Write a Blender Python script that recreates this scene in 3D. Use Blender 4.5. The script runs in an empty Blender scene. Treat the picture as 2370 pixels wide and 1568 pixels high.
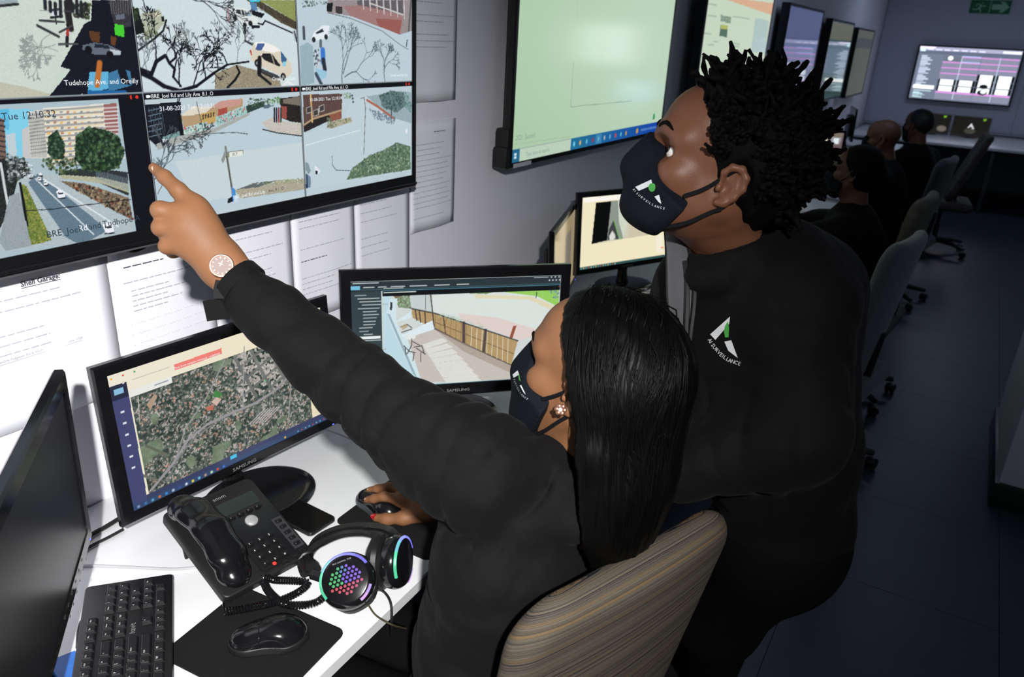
import bpy, bmesh, math, random
import numpy as np
from mathutils import Vector, Matrix
from mathutils.bvhtree import BVHTree

random.seed(7)
np.random.seed(7)
S = bpy.context.scene
COL = S.collection
PI = math.pi

# ------------------------------------------------------------------ camera
CAM_POS = np.array([1.40, 0.0, 1.70])
FPX, IW, IH = 1771.0, 2370, 1568
_y, _p, _r = [math.radians(a) for a in (-29.75, -21.997, 3.08)]
_f = np.array([math.sin(_y)*math.cos(_p), math.cos(_y)*math.cos(_p), math.sin(_p)])
_rt = np.cross(_f, [0, 0, 1.0]); _rt /= np.linalg.norm(_rt)
_up = np.cross(_rt, _f)
RT = math.cos(_r)*_rt + math.sin(_r)*_up
UP = -math.sin(_r)*_rt + math.cos(_r)*_up
FW = _f
cd = bpy.data.cameras.new('camera'); cam = bpy.data.objects.new('camera', cd); COL.objects.link(cam)
cd.sensor_fit = 'HORIZONTAL'; cd.sensor_width = 36.0; cd.lens = FPX/IW*36.0
cd.clip_start = 0.02; cd.clip_end = 60
cd.dof.use_dof = True; cd.dof.focus_distance = 1.3; cd.dof.aperture_fstop = 7.0
cam.matrix_world = Matrix(((RT[0], UP[0], -FW[0], CAM_POS[0]), (RT[1], UP[1], -FW[1], CAM_POS[1]),
                           (RT[2], UP[2], -FW[2], CAM_POS[2]), (0, 0, 0, 1)))
S.camera = cam

# ------------------------------------------------------------------ world, lamps, exposure
w = bpy.data.worlds.new('world'); S.world = w; w.use_nodes = True
w.node_tree.nodes['Background'].inputs[0].default_value = (0.10, 0.12, 0.2, 1)
w.node_tree.nodes['Background'].inputs[1].default_value = 0.05
S.view_settings.view_transform = 'Standard'; S.view_settings.look = 'None'
S.view_settings.exposure = 0.0; S.view_settings.gamma = 1.0; S.view_settings.use_curve_mapping = False

cy = S.cycles; cy.max_bounces = 5; cy.diffuse_bounces = 3; cy.glossy_bounces = 3; cy.transmission_bounces = 3; cy.transparent_max_bounces = 4
cy.caustics_reflective = False; cy.caustics_refractive = False; cy.sample_clamp_indirect = 4.0

def lamp(name, kind, loc, target, energy, color, size, **kw):
    l = bpy.data.lights.new(name, kind); o = bpy.data.objects.new(name, l); COL.objects.link(o)
    o.location = loc
    d = Vector(target)-Vector(loc); o.rotation_euler = d.to_track_quat('-Z', 'Y').to_euler()
    l.energy = energy; l.color = color
    if kind == 'AREA':
        l.shape = 'RECTANGLE'; l.size, l.size_y = size
    else:
        l.shadow_soft_size = size
    for k, v in kw.items(): setattr(l, k, v)
    return o
# the photographer's flash, held up above the camera and turned towards the screens
lamp('photo_flash', 'SPOT', (1.92, -0.55, 2.30), (0.0, 0.42, 0.82), 470.0, (1.0, 0.985, 0.965), 0.035, spot_size=math.radians(84), spot_blend=1.0)
# added cool fill lights under the ceiling, for dim bluish ambient
lamp('ceiling_lamp', 'AREA', (1.3, 9.6, 2.66), (1.3, 9.6, 0), 8.5, (0.60, 0.74, 1.0), (1.2, 0.3))
lamp('ceiling_lamp', 'AREA', (1.0, 5.4, 2.66), (1.0, 5.4, 0), 5.0, (0.60, 0.74, 1.0), (1.2, 0.3))

lamp('ceiling_lamp', 'AREA', (3.0, 1.9, 2.66), (3.0, 1.9, 0), 4.0, (0.60, 0.74, 1.0), (1.2, 0.3))  # extra fill, added to brighten the wall pier

# ------------------------------------------------------------------ helpers
def V(*a): return np.array(a, float)
def ray(x, y): return FW + RT*((x-IW/2)/FPX) - UP*((y-IH/2)/FPX)
def at(x, y, depth): return CAM_POS + ray(x, y)*depth
def onx(x, y, v=0.0):
    r = ray(x, y); return CAM_POS + r*(v-CAM_POS[0])/r[0]
def onz(x, y, v):
    r = ray(x, y); return CAM_POS + r*(v-CAM_POS[2])/r[2]
def nrm(v):
    v = np.array(v, float); return v/np.linalg.norm(v)
def lin(c):
    c = np.asarray(c, float)/255.0
    return np.where(c <= 0.04045, c/12.92, ((c+0.055)/1.055)**2.4)
def lc(r, g, b): return tuple(float(x) for x in lin((r, g, b)))+(1.0,)

MATS = {}
def mat(name, col, rough=0.5, metal=0.0, spec=0.5, var=0.0, vscale=20, bump=0.0, bscale=200, emit=None, estr=1.0, sheen=0.0,
        coat=0.0, trans=0.0, alpha=1.0, stretch=None, sss=0.0, folds=0.0, fscale=12):
    if name in MATS: return MATS[name]
    m = bpy.data.materials.new(name); m.use_nodes = True; nt = m.node_tree; b = nt.nodes['Principled BSDF']
    b.inputs['Base Color'].default_value = col if len(col) == 4 else tuple(col)+(1,)
    b.inputs['Roughness'].default_value = rough; b.inputs['Metallic'].default_value = metal
    b.inputs['Specular IOR Level'].default_value = spec
    b.inputs['Sheen Weight'].default_value = sheen; b.inputs['Coat Weight'].default_value = coat
    b.inputs['Transmission Weight'].default_value = trans; b.inputs['Alpha'].default_value = alpha
    if sss:
        b.inputs['Subsurface Weight'].default_value = sss; b.inputs['Subsurface Radius'].default_value = (0.006, 0.0025, 0.0015)
        b.inputs['Subsurface Scale'].default_value = 1.0
    if emit is not None:
        b.inputs['Emission Color'].default_value = emit if len(emit) == 4 else tuple(emit)+(1,)
        b.inputs['Emission Strength'].default_value = estr; m.cycles.emission_sampling = 'NONE'
    tc = nt.nodes.new('ShaderNodeTexCoord'); src = tc.outputs['Object']
    if stretch:
        mp = nt.nodes.new('ShaderNodeMapping'); mp.inputs['Scale'].default_value = stretch
        nt.links.new(src, mp.inputs[0]); src = mp.outputs[0]
    if var:
        n = nt.nodes.new('ShaderNodeTexNoise'); n.inputs['Scale'].default_value = vscale; n.inputs['Detail'].default_value = 4
        nt.links.new(src, n.inputs['Vector'])
        mx = nt.nodes.new('ShaderNodeMix'); mx.data_type = 'RGBA'
        c = b.inputs['Base Color'].default_value
        mx.inputs[6].default_value = tuple(max(0, x*(1-var)) for x in c[:3])+(1,)
        mx.inputs[7].default_value = tuple(min(1, x*(1+var)) for x in c[:3])+(1,)
        nt.links.new(n.outputs['Fac'], mx.inputs[0]); nt.links.new(mx.outputs[2], b.inputs['Base Color'])
    if bump:
        n = nt.nodes.new('ShaderNodeTexNoise'); n.inputs['Scale'].default_value = bscale; n.inputs['Detail'].default_value = 3
        nt.links.new(src, n.inputs['Vector'])
        bp = nt.nodes.new('ShaderNodeBump'); bp.inputs['Strength'].default_value = bump; bp.inputs['Distance'].default_value = 0.002
        nt.links.new(n.outputs['Fac'], bp.inputs['Height']); nt.links.new(bp.outputs[0], b.inputs['Normal'])
    if folds:
        n2 = nt.nodes.new('ShaderNodeTexNoise'); n2.inputs['Scale'].default_value = fscale; n2.inputs['Detail'].default_value = 2.5; n2.inputs['Distortion'].default_value = 1.2
        nt.links.new(src, n2.inputs['Vector'])
        b2 = nt.nodes.new('ShaderNodeBump'); b2.inputs['Strength'].default_value = folds; b2.inputs['Distance'].default_value = 0.02
        nt.links.new(n2.outputs['Fac'], b2.inputs['Height'])
        if bump: nt.links.new(b2.outputs[0], bp.inputs['Normal'])
        else: nt.links.new(b2.outputs[0], b.inputs['Normal'])
    MATS[name] = m
    return m

def screen_mat(name, strength=1.0, rough=0.12, spec=0.35):
    if name in MATS: return MATS[name]
    m = bpy.data.materials.new(name); m.use_nodes = True; nt = m.node_tree; b = nt.nodes['Principled BSDF']
    a = nt.nodes.new('ShaderNodeAttribute'); a.attribute_name = 'pic'
    b.inputs['Base Color'].default_value = (0.004, 0.004, 0.005, 1)
    b.inputs['Roughness'].default_value = rough; b.inputs['Specular IOR Level'].default_value = spec
    nt.links.new(a.outputs['Color'], b.inputs['Emission Color']); b.inputs['Emission Strength'].default_value = strength
    m.cycles.emission_sampling = 'NONE'
    MATS[name] = m
    return m

def tag(o, label=None, cat=None, group=None, kind=None):
    if label: o['label'] = label
    if cat: o['category'] = cat
    if group: o['group'] = group
    if kind: o['kind'] = kind
    return o
def empty(name, loc=(0, 0, 0), rz=0.0, label=None, cat=None, group=None, M=None):
    o = bpy.data.objects.new(name, None); COL.objects.link(o)
    o.empty_display_size = 0.05
    if M is not None: o.matrix_world = M
    else: o.location = loc; o.rotation_euler = (0, 0, rz)
    return tag(o, label, cat, group)
def link(name, me, m, parent=None, M=None, smooth=35):
    o = bpy.data.objects.new(name, me); COL.objects.link(o)
    if m is not None: me.materials.append(m)
    if parent is not None: o.parent = parent
    if M is not None: o.matrix_local = M
    if smooth and len(me.polygons):
        me.polygons.foreach_set('use_smooth', np.ones(len(me.polygons), bool))
        if smooth < 180: me.set_sharp_from_angle(angle=math.radians(smooth))
    return o
def obj(name, bm, m, parent=None, M=None, smooth=35):
    me = bpy.data.meshes.new(name); bmesh.ops.recalc_face_normals(bm, faces=bm.faces); bm.to_mesh(me); bm.free()
    return link(name, me, m, parent, M, smooth)
def copy_tree(o, parent=None):
    c = o.copy(); COL.objects.link(c); c.parent = parent
    for ch in o.children: copy_tree(ch, c)
    return c
def T(x, y, z): return Matrix.Translation((x, y, z))
def RZ(a): return Matrix.Rotation(a, 4, 'Z')
def RX(a): return Matrix.Rotation(a, 4, 'X')
def RY(a): return Matrix.Rotation(a, 4, 'Y')
def basis(o, x, y, z):
    return Matrix(((x[0], y[0], z[0], o[0]), (x[1], y[1], z[1], o[1]), (x[2], y[2], z[2], o[2]), (0, 0, 0, 1)))
def BM(): return bmesh.new()
def box(bm, c, s, bev=0.0, seg=2, M=None):
    r = bmesh.ops.create_cube(bm, size=1.0, matrix=T(*c) @ Matrix.Diagonal((s[0], s[1], s[2], 1)))
    vs = r['verts']
    if bev:
        es = list({e for v in vs for e in v.link_edges})
        rr = bmesh.ops.bevel(bm, geom=es, offset=min(bev, 0.49*min(s)), segments=seg, affect='EDGES', profile=0.5)
        vs = list({v for f in rr['faces'] for v in f.verts} | {v for v in vs if v.is_valid})
    if M is not None: bmesh.ops.transform(bm, matrix=M, verts=vs)
    return vs
def prism(bm, poly, z0, z1, bev=0.0, seg=2, M=None):
    vs = [bm.verts.new((x, y, z0)) for x, y in poly]
    f = bm.faces.new(vs)
    r = bmesh.ops.extrude_face_region(bm, geom=[f])
    nv = [g for g in r['geom'] if isinstance(g, bmesh.types.BMVert)]
    for v in nv: v.co.z = z1
    allv = vs+nv
    if bev:
        es = [e for v in nv for e in v.link_edges if all(abs(q.co.z-z1) < 1e-7 for q in e.verts)]
        rr = bmesh.ops.bevel(bm, geom=list(set(es)), offset=bev, segments=seg, affect='EDGES', profile=0.5)
        allv = list({v for f2 in rr['faces'] for v in f2.verts} | {v for v in allv if v.is_valid})
    if M is not None: bmesh.ops.transform(bm, matrix=M, verts=allv)
    return allv
def rrect(w, h, r, n=5):
    pts = []
    for cx, cy, a0 in ((w/2-r, h/2-r, 0), (-w/2+r, h/2-r, 90), (-w/2+r, -h/2+r, 180), (w/2-r, -h/2+r, 270)):
        for i in range(n+1):
            a = math.radians(a0+90*i/n); pts.append((cx+r*math.cos(a), cy+r*math.sin(a)))
    return pts
def tube(bm, pts, r, n=8, cap=True, closed=False):
    pts = [np.array(p, float) for p in pts]; N = len(pts)
    rr = [r(i/(N-1)) if callable(r) else (r[i] if hasattr(r, '__len__') else r) for i in range(N)]
    rings = []; prev = None
    for i, p in enumerate(pts):
        a = pts[(i-1) % N] if (closed or i) else p; b = pts[(i+1) % N] if (closed or i < N-1) else p
        t = nrm(b-a+1e-12)
        if prev is None:
            u = np.cross(t, [0, 0, 1.0])
            if np.linalg.norm(u) < 1e-3: u = np.cross(t, [1.0, 0, 0])
        else: u = prev-t*np.dot(prev, t)
        u = nrm(u); v = np.cross(t, u); prev = u
        rings.append([bm.verts.new(p+rr[i]*(math.cos(2*PI*k/n)*u+math.sin(2*PI*k/n)*v)) for k in range(n)])
    M = N if closed else N-1
    for i in range(M):
        A, B = rings[i], rings[(i+1) % N]
        for k in range(n): bm.faces.new((A[k], A[(k+1) % n], B[(k+1) % n], B[k]))
    if cap and not closed:
        bm.faces.new(rings[0][::-1]); bm.faces.new(rings[-1])
def lathe(bm, prof, n=24, M=None):
    rings = []
    for r, z in prof:
        if r < 1e-6: rings.append([bm.verts.new((0, 0, z))])
        else: rings.append([bm.verts.new((r*math.cos(2*PI*k/n), r*math.sin(2*PI*k/n), z)) for k in range(n)])
    for A, B in zip(rings, rings[1:]):
        for k in range(n):
            if len(A) == 1 and len(B) == 1: continue
            if len(A) == 1: bm.faces.new((A[0], B[k], B[(k+1) % n]))
            elif len(B) == 1: bm.faces.new((A[k], A[(k+1) % n], B[0]))
            else: bm.faces.new((A[k], A[(k+1) % n], B[(k+1) % n], B[k]))
    if M is not None: bmesh.ops.transform(bm, matrix=M, verts=[v for r in rings for v in r])
def spline(pts, n=12, closed=False):
    P = [np.array(p, float) for p in pts]; N = len(P); out = []
    for i in range(N if closed else N-1):
        p0 = P[(i-1) % N] if (closed or i) else P[i]; p1 = P[i]; p2 = P[(i+1) % N]
        p3 = P[(i+2) % N] if (closed or i < N-2) else P[i+1]
        for k in range(n):
            t = k/n
            out.append(0.5*((2*p1)+(-p0+p2)*t+(2*p0-5*p1+4*p2-p3)*t*t+(-p0+3*p1-3*p2+p3)*t**3))
    if not closed: out.append(P[-1])
    return out
def text_mesh(s, size, align='LEFT', extrude=0.0, res=2, bold=0.0, xs=1.0):
    cu = bpy.data.curves.new('t', 'FONT'); cu.body = s; cu.size = size; cu.align_x = align; cu.extrude = extrude
    cu.resolution_u = res; cu.offset = bold
    o = bpy.data.objects.new('t', cu); COL.objects.link(o)
    dg = bpy.context.evaluated_depsgraph_get(); dg.update()
    me = bpy.data.meshes.new_from_object(o.evaluated_get(dg))
    COL.objects.unlink(o); bpy.data.objects.remove(o); bpy.data.curves.remove(cu)
    if xs != 1.0:
        for v in me.vertices: v.co.x *= xs
    return me
TCACHE = {}
def add_text(bm, s, size, M, align='LEFT', bold=0.0, res=2, xs=1.0):
    key = (s, size, align, bold, res, xs)
    if key not in TCACHE: TCACHE[key] = text_mesh(s, size, align, res=res, bold=bold, xs=xs)
    me = TCACHE[key].copy(); me.transform(M); bm.from_mesh(me); bpy.data.meshes.remove(me)
def pymesh(name, vs, fs):
    me = bpy.data.meshes.new(name); me.from_pydata([tuple(map(float, v)) for v in vs], [], fs); me.update(); return me
def npmesh(name, v, q):
    me = bpy.data.meshes.new(name); v = np.asarray(v, np.float32); q = np.asarray(q, np.int32)
    me.vertices.add(len(v)); me.vertices.foreach_set('co', v.ravel())
    me.loops.add(q.size); me.loops.foreach_set('vertex_index', q.ravel())
    me.polygons.add(len(q)); me.polygons.foreach_set('loop_start', np.arange(0, q.size, q.shape[1], dtype=np.int32))
    me.update(calc_edges=True); me.validate(); return me

# ------------------------------------------------------------------ signed distance modelling, turned to mesh by surface nets
class SDF:
    def __init__(s, lo, hi, res):
        s.ax = [np.arange(lo[i]-2*res, hi[i]+2.5*res, res, dtype=np.float32) for i in range(3)]
        s.f = np.full([len(a) for a in s.ax], 1.0, np.float32); s.res = res
    def _sl(s, lo, hi):
        o = []
        for i in range(3):
            a = int(np.searchsorted(s.ax[i], lo[i])); b = int(np.searchsorted(s.ax[i], hi[i])); o.append(slice(max(a-1, 0), b+1))
        return tuple(o)
    def _pts(s, sl):
        return np.meshgrid(s.ax[0][sl[0]], s.ax[1][sl[1]], s.ax[2][sl[2]], indexing='ij', sparse=True)
    def _add(s, sl, d, k, sub=False):
        f = s.f[sl]
        if f.size == 0: return
        if sub:
            d = -d
            h = np.maximum(k-np.abs(f-d), 0)/k; s.f[sl] = np.maximum(f, d)+h*h*k*0.25
        else:
            h = np.maximum(k-np.abs(f-d), 0)/k; s.f[sl] = np.minimum(f, d)-h*h*k*0.25
    def cap(s, a, b, ra, rb=None, k=0.01, sub=False, flat=None):
        rb = ra if rb is None else rb; a = V(*a); b = V(*b); m = max(ra, rb)+max(0.03, 1.5*k)
        if flat: m *= 1.5
        sl = s._sl(np.minimum(a, b)-m, np.maximum(a, b)+m); X, Y, Z = s._pts(sl); ab = b-a; L = max(float(ab@ab), 1e-12)
        t = np.clip(((X-a[0])*ab[0]+(Y-a[1])*ab[1]+(Z-a[2])*ab[2])/L, 0, 1)
        dx, dy, dz = X-a[0]-t*ab[0], Y-a[1]-t*ab[1], Z-a[2]-t*ab[2]
        if flat is not None:      # (axis, factor): section squeezed along axis
            n = nrm(flat[0]); c = dx*n[0]+dy*n[1]+dz*n[2]
            q = c*(1/flat[1]-1); dx, dy, dz = dx+q*n[0], dy+q*n[1], dz+q*n[2]
        d = np.sqrt(dx*dx+dy*dy+dz*dz)-(ra+(rb-ra)*t)
        if flat is not None: d = d*min(1.0, flat[1])
        s._add(sl, d, k, sub)
    def chain(s, pts, rs, k=0.01, flat=None):
        for i in range(len(pts)-1): s.cap(pts[i], pts[i+1], rs[i] if hasattr(rs, '__len__') else rs, rs[i+1] if hasattr(rs, '__len__') else rs, k, flat=flat)
    def ell(s, c, r, k=0.01, rot=None, sub=False):
        c = V(*c); r = V(*r); m = max(r)+max(0.03, 1.5*k); sl = s._sl(c-m, c+m); X, Y, Z = s._pts(sl); X, Y, Z = X-c[0], Y-c[1], Z-c[2]
        if rot is not None:
            R = np.array(rot, float)   # columns = local axes
            X, Y, Z = X*R[0, 0]+Y*R[1, 0]+Z*R[2, 0], X*R[0, 1]+Y*R[1, 1]+Z*R[2, 1], X*R[0, 2]+Y*R[1, 2]+Z*R[2, 2]
        k0 = np.sqrt((X/r[0])**2+(Y/r[1])**2+(Z/r[2])**2)+1e-9; k1 = np.sqrt((X/r[0]**2)**2+(Y/r[1]**2)**2+(Z/r[2]**2)**2)+1e-9
        s._add(sl, k0*(k0-1)/k1, k, sub)
    def rbox(s, c, h, r, k=0.01, rot=None, sub=False):
        c = V(*c); h = V(*h); m = float(np.linalg.norm(h))+max(0.03, 1.5*k); sl = s._sl(c-m, c+m); X, Y, Z = s._pts(sl); X, Y, Z = X-c[0], Y-c[1], Z-c[2]
        if rot is not None:
            R = np.array(rot, float)
            X, Y, Z = X*R[0, 0]+Y*R[1, 0]+Z*R[2, 0], X*R[0, 1]+Y*R[1, 1]+Z*R[2, 1], X*R[0, 2]+Y*R[1, 2]+Z*R[2, 2]
        qx, qy, qz = np.abs(X)-h[0]+r, np.abs(Y)-h[1]+r, np.abs(Z)-h[2]+r
        d = np.sqrt(np.maximum(qx, 0)**2+np.maximum(qy, 0)**2+np.maximum(qz, 0)**2)+np.minimum(np.maximum(np.maximum(qx, qy), qz), 0)-r
        s._add(sl, d, k, sub)
    def plane(s, p, n, k=0.004):
        "keep the side the normal points away from"
        n = nrm(n); X, Y, Z = s._pts((slice(None),)*3)
        d = (X-p[0])*n[0]+(Y-p[1])*n[1]+(Z-p[2])*n[2]
        h = np.maximum(k-np.abs(s.f-d), 0)/k; s.f = np.maximum(s.f, d)+h*h*k*0.25
    def disp(s, fn):
        X, Y, Z = s._pts((slice(None),)*3); m = np.abs(s.f) < 0.03
        idx = np.nonzero(m)
        s.f[idx] += fn(s.ax[0][idx[0]], s.ax[1][idx[1]], s.ax[2][idx[2]]).astype(np.float32)
    def nets(s):
        f = s.f; ins = f < 0; nx, ny, nz = f.shape
        cnt = np.zeros((nx-1, ny-1, nz-1), np.int8)
        offs = [(i, j, k) for i in (0, 1) for j in (0, 1) for k in (0, 1)]
        for i, j, k in offs: cnt += ins[i:nx-1+i, j:ny-1+j, k:nz-1+k]
        act = (cnt > 0) & (cnt < 8); ci = np.argwhere(act); n = len(ci)
        idx = np.full(act.shape, -1, np.int32); idx[act] = np.arange(n)
        acc = np.zeros((n, 3)); num = np.zeros(n)
        cv = {o: f[ci[:, 0]+o[0], ci[:, 1]+o[1], ci[:, 2]+o[2]] for o in offs}
        for o in offs:
            for a in range(3):
                if o[a]: continue
                p = list(o); p[a] = 1; p = tuple(p); A, B = cv[o], cv[p]; m = (A < 0) != (B < 0)
                t = np.where(m, A/(A-B+1e-20), 0); q = np.tile(np.array(o, float), (n, 1)); q[:, a] += t
                acc[m] += q[m]; num[m] += 1
        loc = acc/num[:, None]
        v = np.stack([s.ax[a][ci[:, a]]+loc[:, a]*s.res for a in range(3)], 1)
        quads = []
        for a in range(3):
            b, c = (a+1) % 3, (a+2) % 3
            A = [slice(1, -1)]*3; A[a] = slice(0, f.shape[a]-1); B = list(A); B[a] = slice(1, f.shape[a])
            fa, fb = ins[tuple(A)], ins[tuple(B)]; e = np.argwhere(fa != fb)
            if not len(e): continue
            g = e+1; g[:, a] = e[:, a]
            def cell(db, dc):
                h = g.copy(); h[:, b] += db; h[:, c] += dc; return idx[h[:, 0], h[:, 1], h[:, 2]]
            q = np.stack([cell(-1, -1), cell(0, -1), cell(0, 0), cell(-1, 0)], 1)
            fl = ~fa[e[:, 0], e[:, 1], e[:, 2]]; q[fl] = q[fl][:, ::-1]
            quads.append(q)
        q = np.concatenate(quads); return v, q[(q >= 0).all(1)]
def relax(v, q, it=2, lam=0.5):
    e = np.concatenate([q[:, [0, 1]], q[:, [1, 2]], q[:, [2, 3]], q[:, [3, 0]]])
    deg = np.bincount(e.ravel(), minlength=len(v)).astype(float)
    for i in range(it):
        s = np.zeros_like(v)
        for a in range(3):
            s[:, a] = np.bincount(e[:, 0], v[e[:, 1], a], len(v))+np.bincount(e[:, 1], v[e[:, 0], a], len(v))
        v = v+lam*(s/np.maximum(deg, 1)[:, None]-v)
    return v
def xf(v, o, R, sc=1.0): return np.asarray(o)+(np.asarray(v)*sc) @ np.array(R).T
def wob(p, seed=0, sc=1.0):
    "smooth pseudo-random field from a few sines"
    r = np.random.RandomState(seed); x, y, z = p; o = 0
    for i in range(5):
        k = r.normal(size=3)*sc; o = o+np.sin(k[0]*x+k[1]*y+k[2]*z+r.uniform(0, 6.28))/(1+0.3*i)
    return o/3.0
# ------------------------------------------------------------------ pictures shown on screens: drawn as fine coloured meshes
class Pic:
    def __init__(s, xs, ys, col, conv=None):
        s.x = np.asarray(xs, float); s.y = np.asarray(ys, float); s.im = np.empty((len(ys), len(xs), 3)); s.im[:] = col
        s.conv = conv; s.z = None; s.rs = np.random.RandomState(3)
    def zoom(s, sc, ox, oy): s.z = (sc, ox, oy)
    def m(s, p):
        if s.z: p = (s.z[1]+p[0]/s.z[0], s.z[2]+p[1]/s.z[0])
        return s.conv(p) if s.conv else p
    def _box(s, P, pad=0):
        P = np.array(P); a = np.searchsorted(s.x, P[:, 0].min()-pad); b = np.searchsorted(s.x, P[:, 0].max()+pad)
        c = np.searchsorted(s.y, P[:, 1].min()-pad); d = np.searchsorted(s.y, P[:, 1].max()+pad)
        return slice(a, b), slice(c, d)
    def mask(s, P):
        bx, by = s._box(P); X = s.x[bx][None, :]; Y = s.y[by][:, None]; ins = np.zeros((Y.shape[0], X.shape[1]), bool)
        n = len(P)
        for i in range(n):
            (x0, y0), (x1, y1) = P[i], P[(i+1) % n]
            if y0 == y1: continue
            c = (y0 > Y) != (y1 > Y); ins ^= c & (X < (x1-x0)*(Y-y0)/(y1-y0)+x0)
        return bx, by, ins
    def _put(s, bx, by, a, col):
        r = s.im[by, bx]
        if r.size: s.im[by, bx] = r*(1-a[..., None])+np.array(col, float)*a[..., None]
    def poly(s, pts, col, al=1.0, noise=0.0, raw=False):
        P = pts if raw else [s.m(p) for p in pts]; bx, by, ins = s.mask(P); s._put(bx, by, ins*al, col)
        if noise and ins.any():
            n = s.rs.normal(size=ins.shape)*noise; s.im[by, bx] += (n*ins)[..., None]
    def rect(s, x0, y0, x1, y1, col, al=1.0, **k): s.poly([(x0, y0), (x1, y0), (x1, y1), (x0, y1)], col, al, **k)
    def line(s, pts, w, col, al=1.0, raw=False, w1=None):
        P = pts if raw else [s.m(p) for p in pts]; N = len(P)-1
        for i in range(N):
            p, q = P[i], P[i+1]; ww = w if w1 is None else w+(w1-w)*i/max(N-1, 1)
            bx, by = s._box([p, q], ww); X = s.x[bx][None, :]; Y = s.y[by][:, None]
            dx, dy = q[0]-p[0], q[1]-p[1]; L = dx*dx+dy*dy+1e-12
            t = np.clip(((X-p[0])*dx+(Y-p[1])*dy)/L, 0, 1); d = np.hypot(X-p[0]-t*dx, Y-p[1]-t*dy)
            s._put(bx, by, np.clip((ww-d)/(ww*0.5)+0.5, 0, 1)*al, col)
    def disc(s, c, rx, ry, col, al=1.0, soft=0.2, raw=False):
        c = c if raw else s.m(c); bx, by = s._box([(c[0]-rx, c[1]-ry), (c[0]+rx, c[1]+ry)]); X = s.x[bx][None, :]; Y = s.y[by][:, None]
        d = np.hypot((X-c[0])/rx, (Y-c[1])/ry); s._put(bx, by, np.clip((1-d)/soft, 0, 1)*al, col)
    def dots(s, pts, n, r0, r1, cols, al=0.9, asp=1.0):
        P = [s.m(p) for p in pts]; bx, by, ins = s.mask(P); ii = np.argwhere(ins)
        if not len(ii): return
        for k in range(n):
            j, i = ii[s.rs.randint(len(ii))]; r = s.rs.uniform(r0, r1)
            s.disc((s.x[bx][i], s.y[by][j]), r*asp, r, cols[s.rs.randint(len(cols))], al, 0.5, raw=True)
    def tree(s, p, ang, L, w, depth, col, al=1.0, spread=0.55):
        if depth == 0 or L < 0.0012: return
        q = p; pts = [p]; a = ang
        for i in range(3):
            a += s.rs.uniform(-0.25, 0.25); q = (q[0]+math.cos(a)*L/3, q[1]+math.sin(a)*L/3); pts.append(q)
        s.line(pts, w, col, al, raw=True)
        for i in range(2 if s.rs.rand() < 0.75 else 3):
            s.tree(q, a+s.rs.uniform(-spread, spread)*1.4, L*s.rs.uniform(0.62, 0.85), max(w*0.68, 0.0006), depth-1, col, al, spread)
    def build(s, name, parent, m, M=None):
        W, H = len(s.x), len(s.y); X, Y = np.meshgrid(s.x, s.y)
        v = np.stack([X.ravel(), np.zeros(W*H), Y.ravel()], 1)
        i = (np.arange(H-1)[:, None]*W+np.arange(W-1)[None, :]).ravel()
        me = npmesh(name, v, np.stack([i, i+1, i+W+1, i+W], 1))
        c = np.ones((W*H, 4), np.float32); c[:, :3] = lin(np.clip(s.im, 0, 255)).reshape(-1, 3)
        a = me.attributes.new('pic', 'FLOAT_COLOR', 'POINT'); a.data.foreach_set('color', c.ravel())
        return link(name, me, m, parent, M, smooth=0)

def ring(bm, w, h, bz, depth, lip=0.003, bev=0.004):
    "rectangular screen surround; front at y=0, screen window recessed by lip. bz=(left,right,top,bottom)"
    l, r, t, b = bz; x0, x1, z0, z1 = -w/2, w/2, -h/2, h/2
    def loop(dx0, dx1, dz0, dz1, y): return [bm.verts.new(p) for p in ((x0+dx0, y, z0+dz0), (x1-dx1, y, z0+dz0), (x1-dx1, y, z1-dz1), (x0+dx0, y, z1-dz1))]
    L = [loop(0.004, 0.004, 0.004, 0.004, depth), loop(0, 0, 0, 0, depth-0.004), loop(0, 0, 0, 0, bev), loop(bev, bev, bev, bev, 0),
         loop(l, r, b, t, 0), loop(l, r, b, t, lip)]
    for A, B in zip(L, L[1:]):
        for i in range(4): bm.faces.new((A[i], A[(i+1) % 4], B[(i+1) % 4], B[i]))
    bm.faces.new(L[0]); bm.faces.new(L[-1])

def screen_frame(c, yaw, tilt):
    n = V(math.cos(yaw)*math.cos(tilt), math.sin(yaw)*math.cos(tilt), math.sin(tilt)); r = V(-math.sin(yaw), math.cos(yaw), 0)
    u = np.cross(r, -n); u = u if u[2] > 0 else -u
    return V(*c), r, u, n
def conv_for(c, yaw, tilt):
    c, r, u, n = screen_frame(c, yaw, tilt)
    def f(p):
        d = ray(*p); P = CAM_POS+d*(np.dot(c-CAM_POS, n)/np.dot(d, n)); return (float(np.dot(P-c, r)), float(np.dot(P-c, u)))
    return f

GLOSS = mat('gloss_black_plastic', (0.006, 0.006, 0.007), 0.16, spec=0.5, var=0.1)
MATTE = mat('matte_black_plastic', (0.010, 0.010, 0.011), 0.45, spec=0.4, var=0.15, bump=0.08, bscale=900)
SATIN = mat('satin_black_plastic', (0.008, 0.008, 0.009), 0.3, spec=0.45, var=0.1)
GREYPRINT = mat('grey_print', (0.25, 0.25, 0.26), 0.5, var=0.05)
WHITEPRINT = mat('white_print', (0.8, 0.8, 0.8), 0.5, var=0.03)
BLUE_LED = mat('blue_led', (0.02, 0.02, 0.2), 0.3, emit=(0.1, 0.12, 1.0), estr=3.0)

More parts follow.
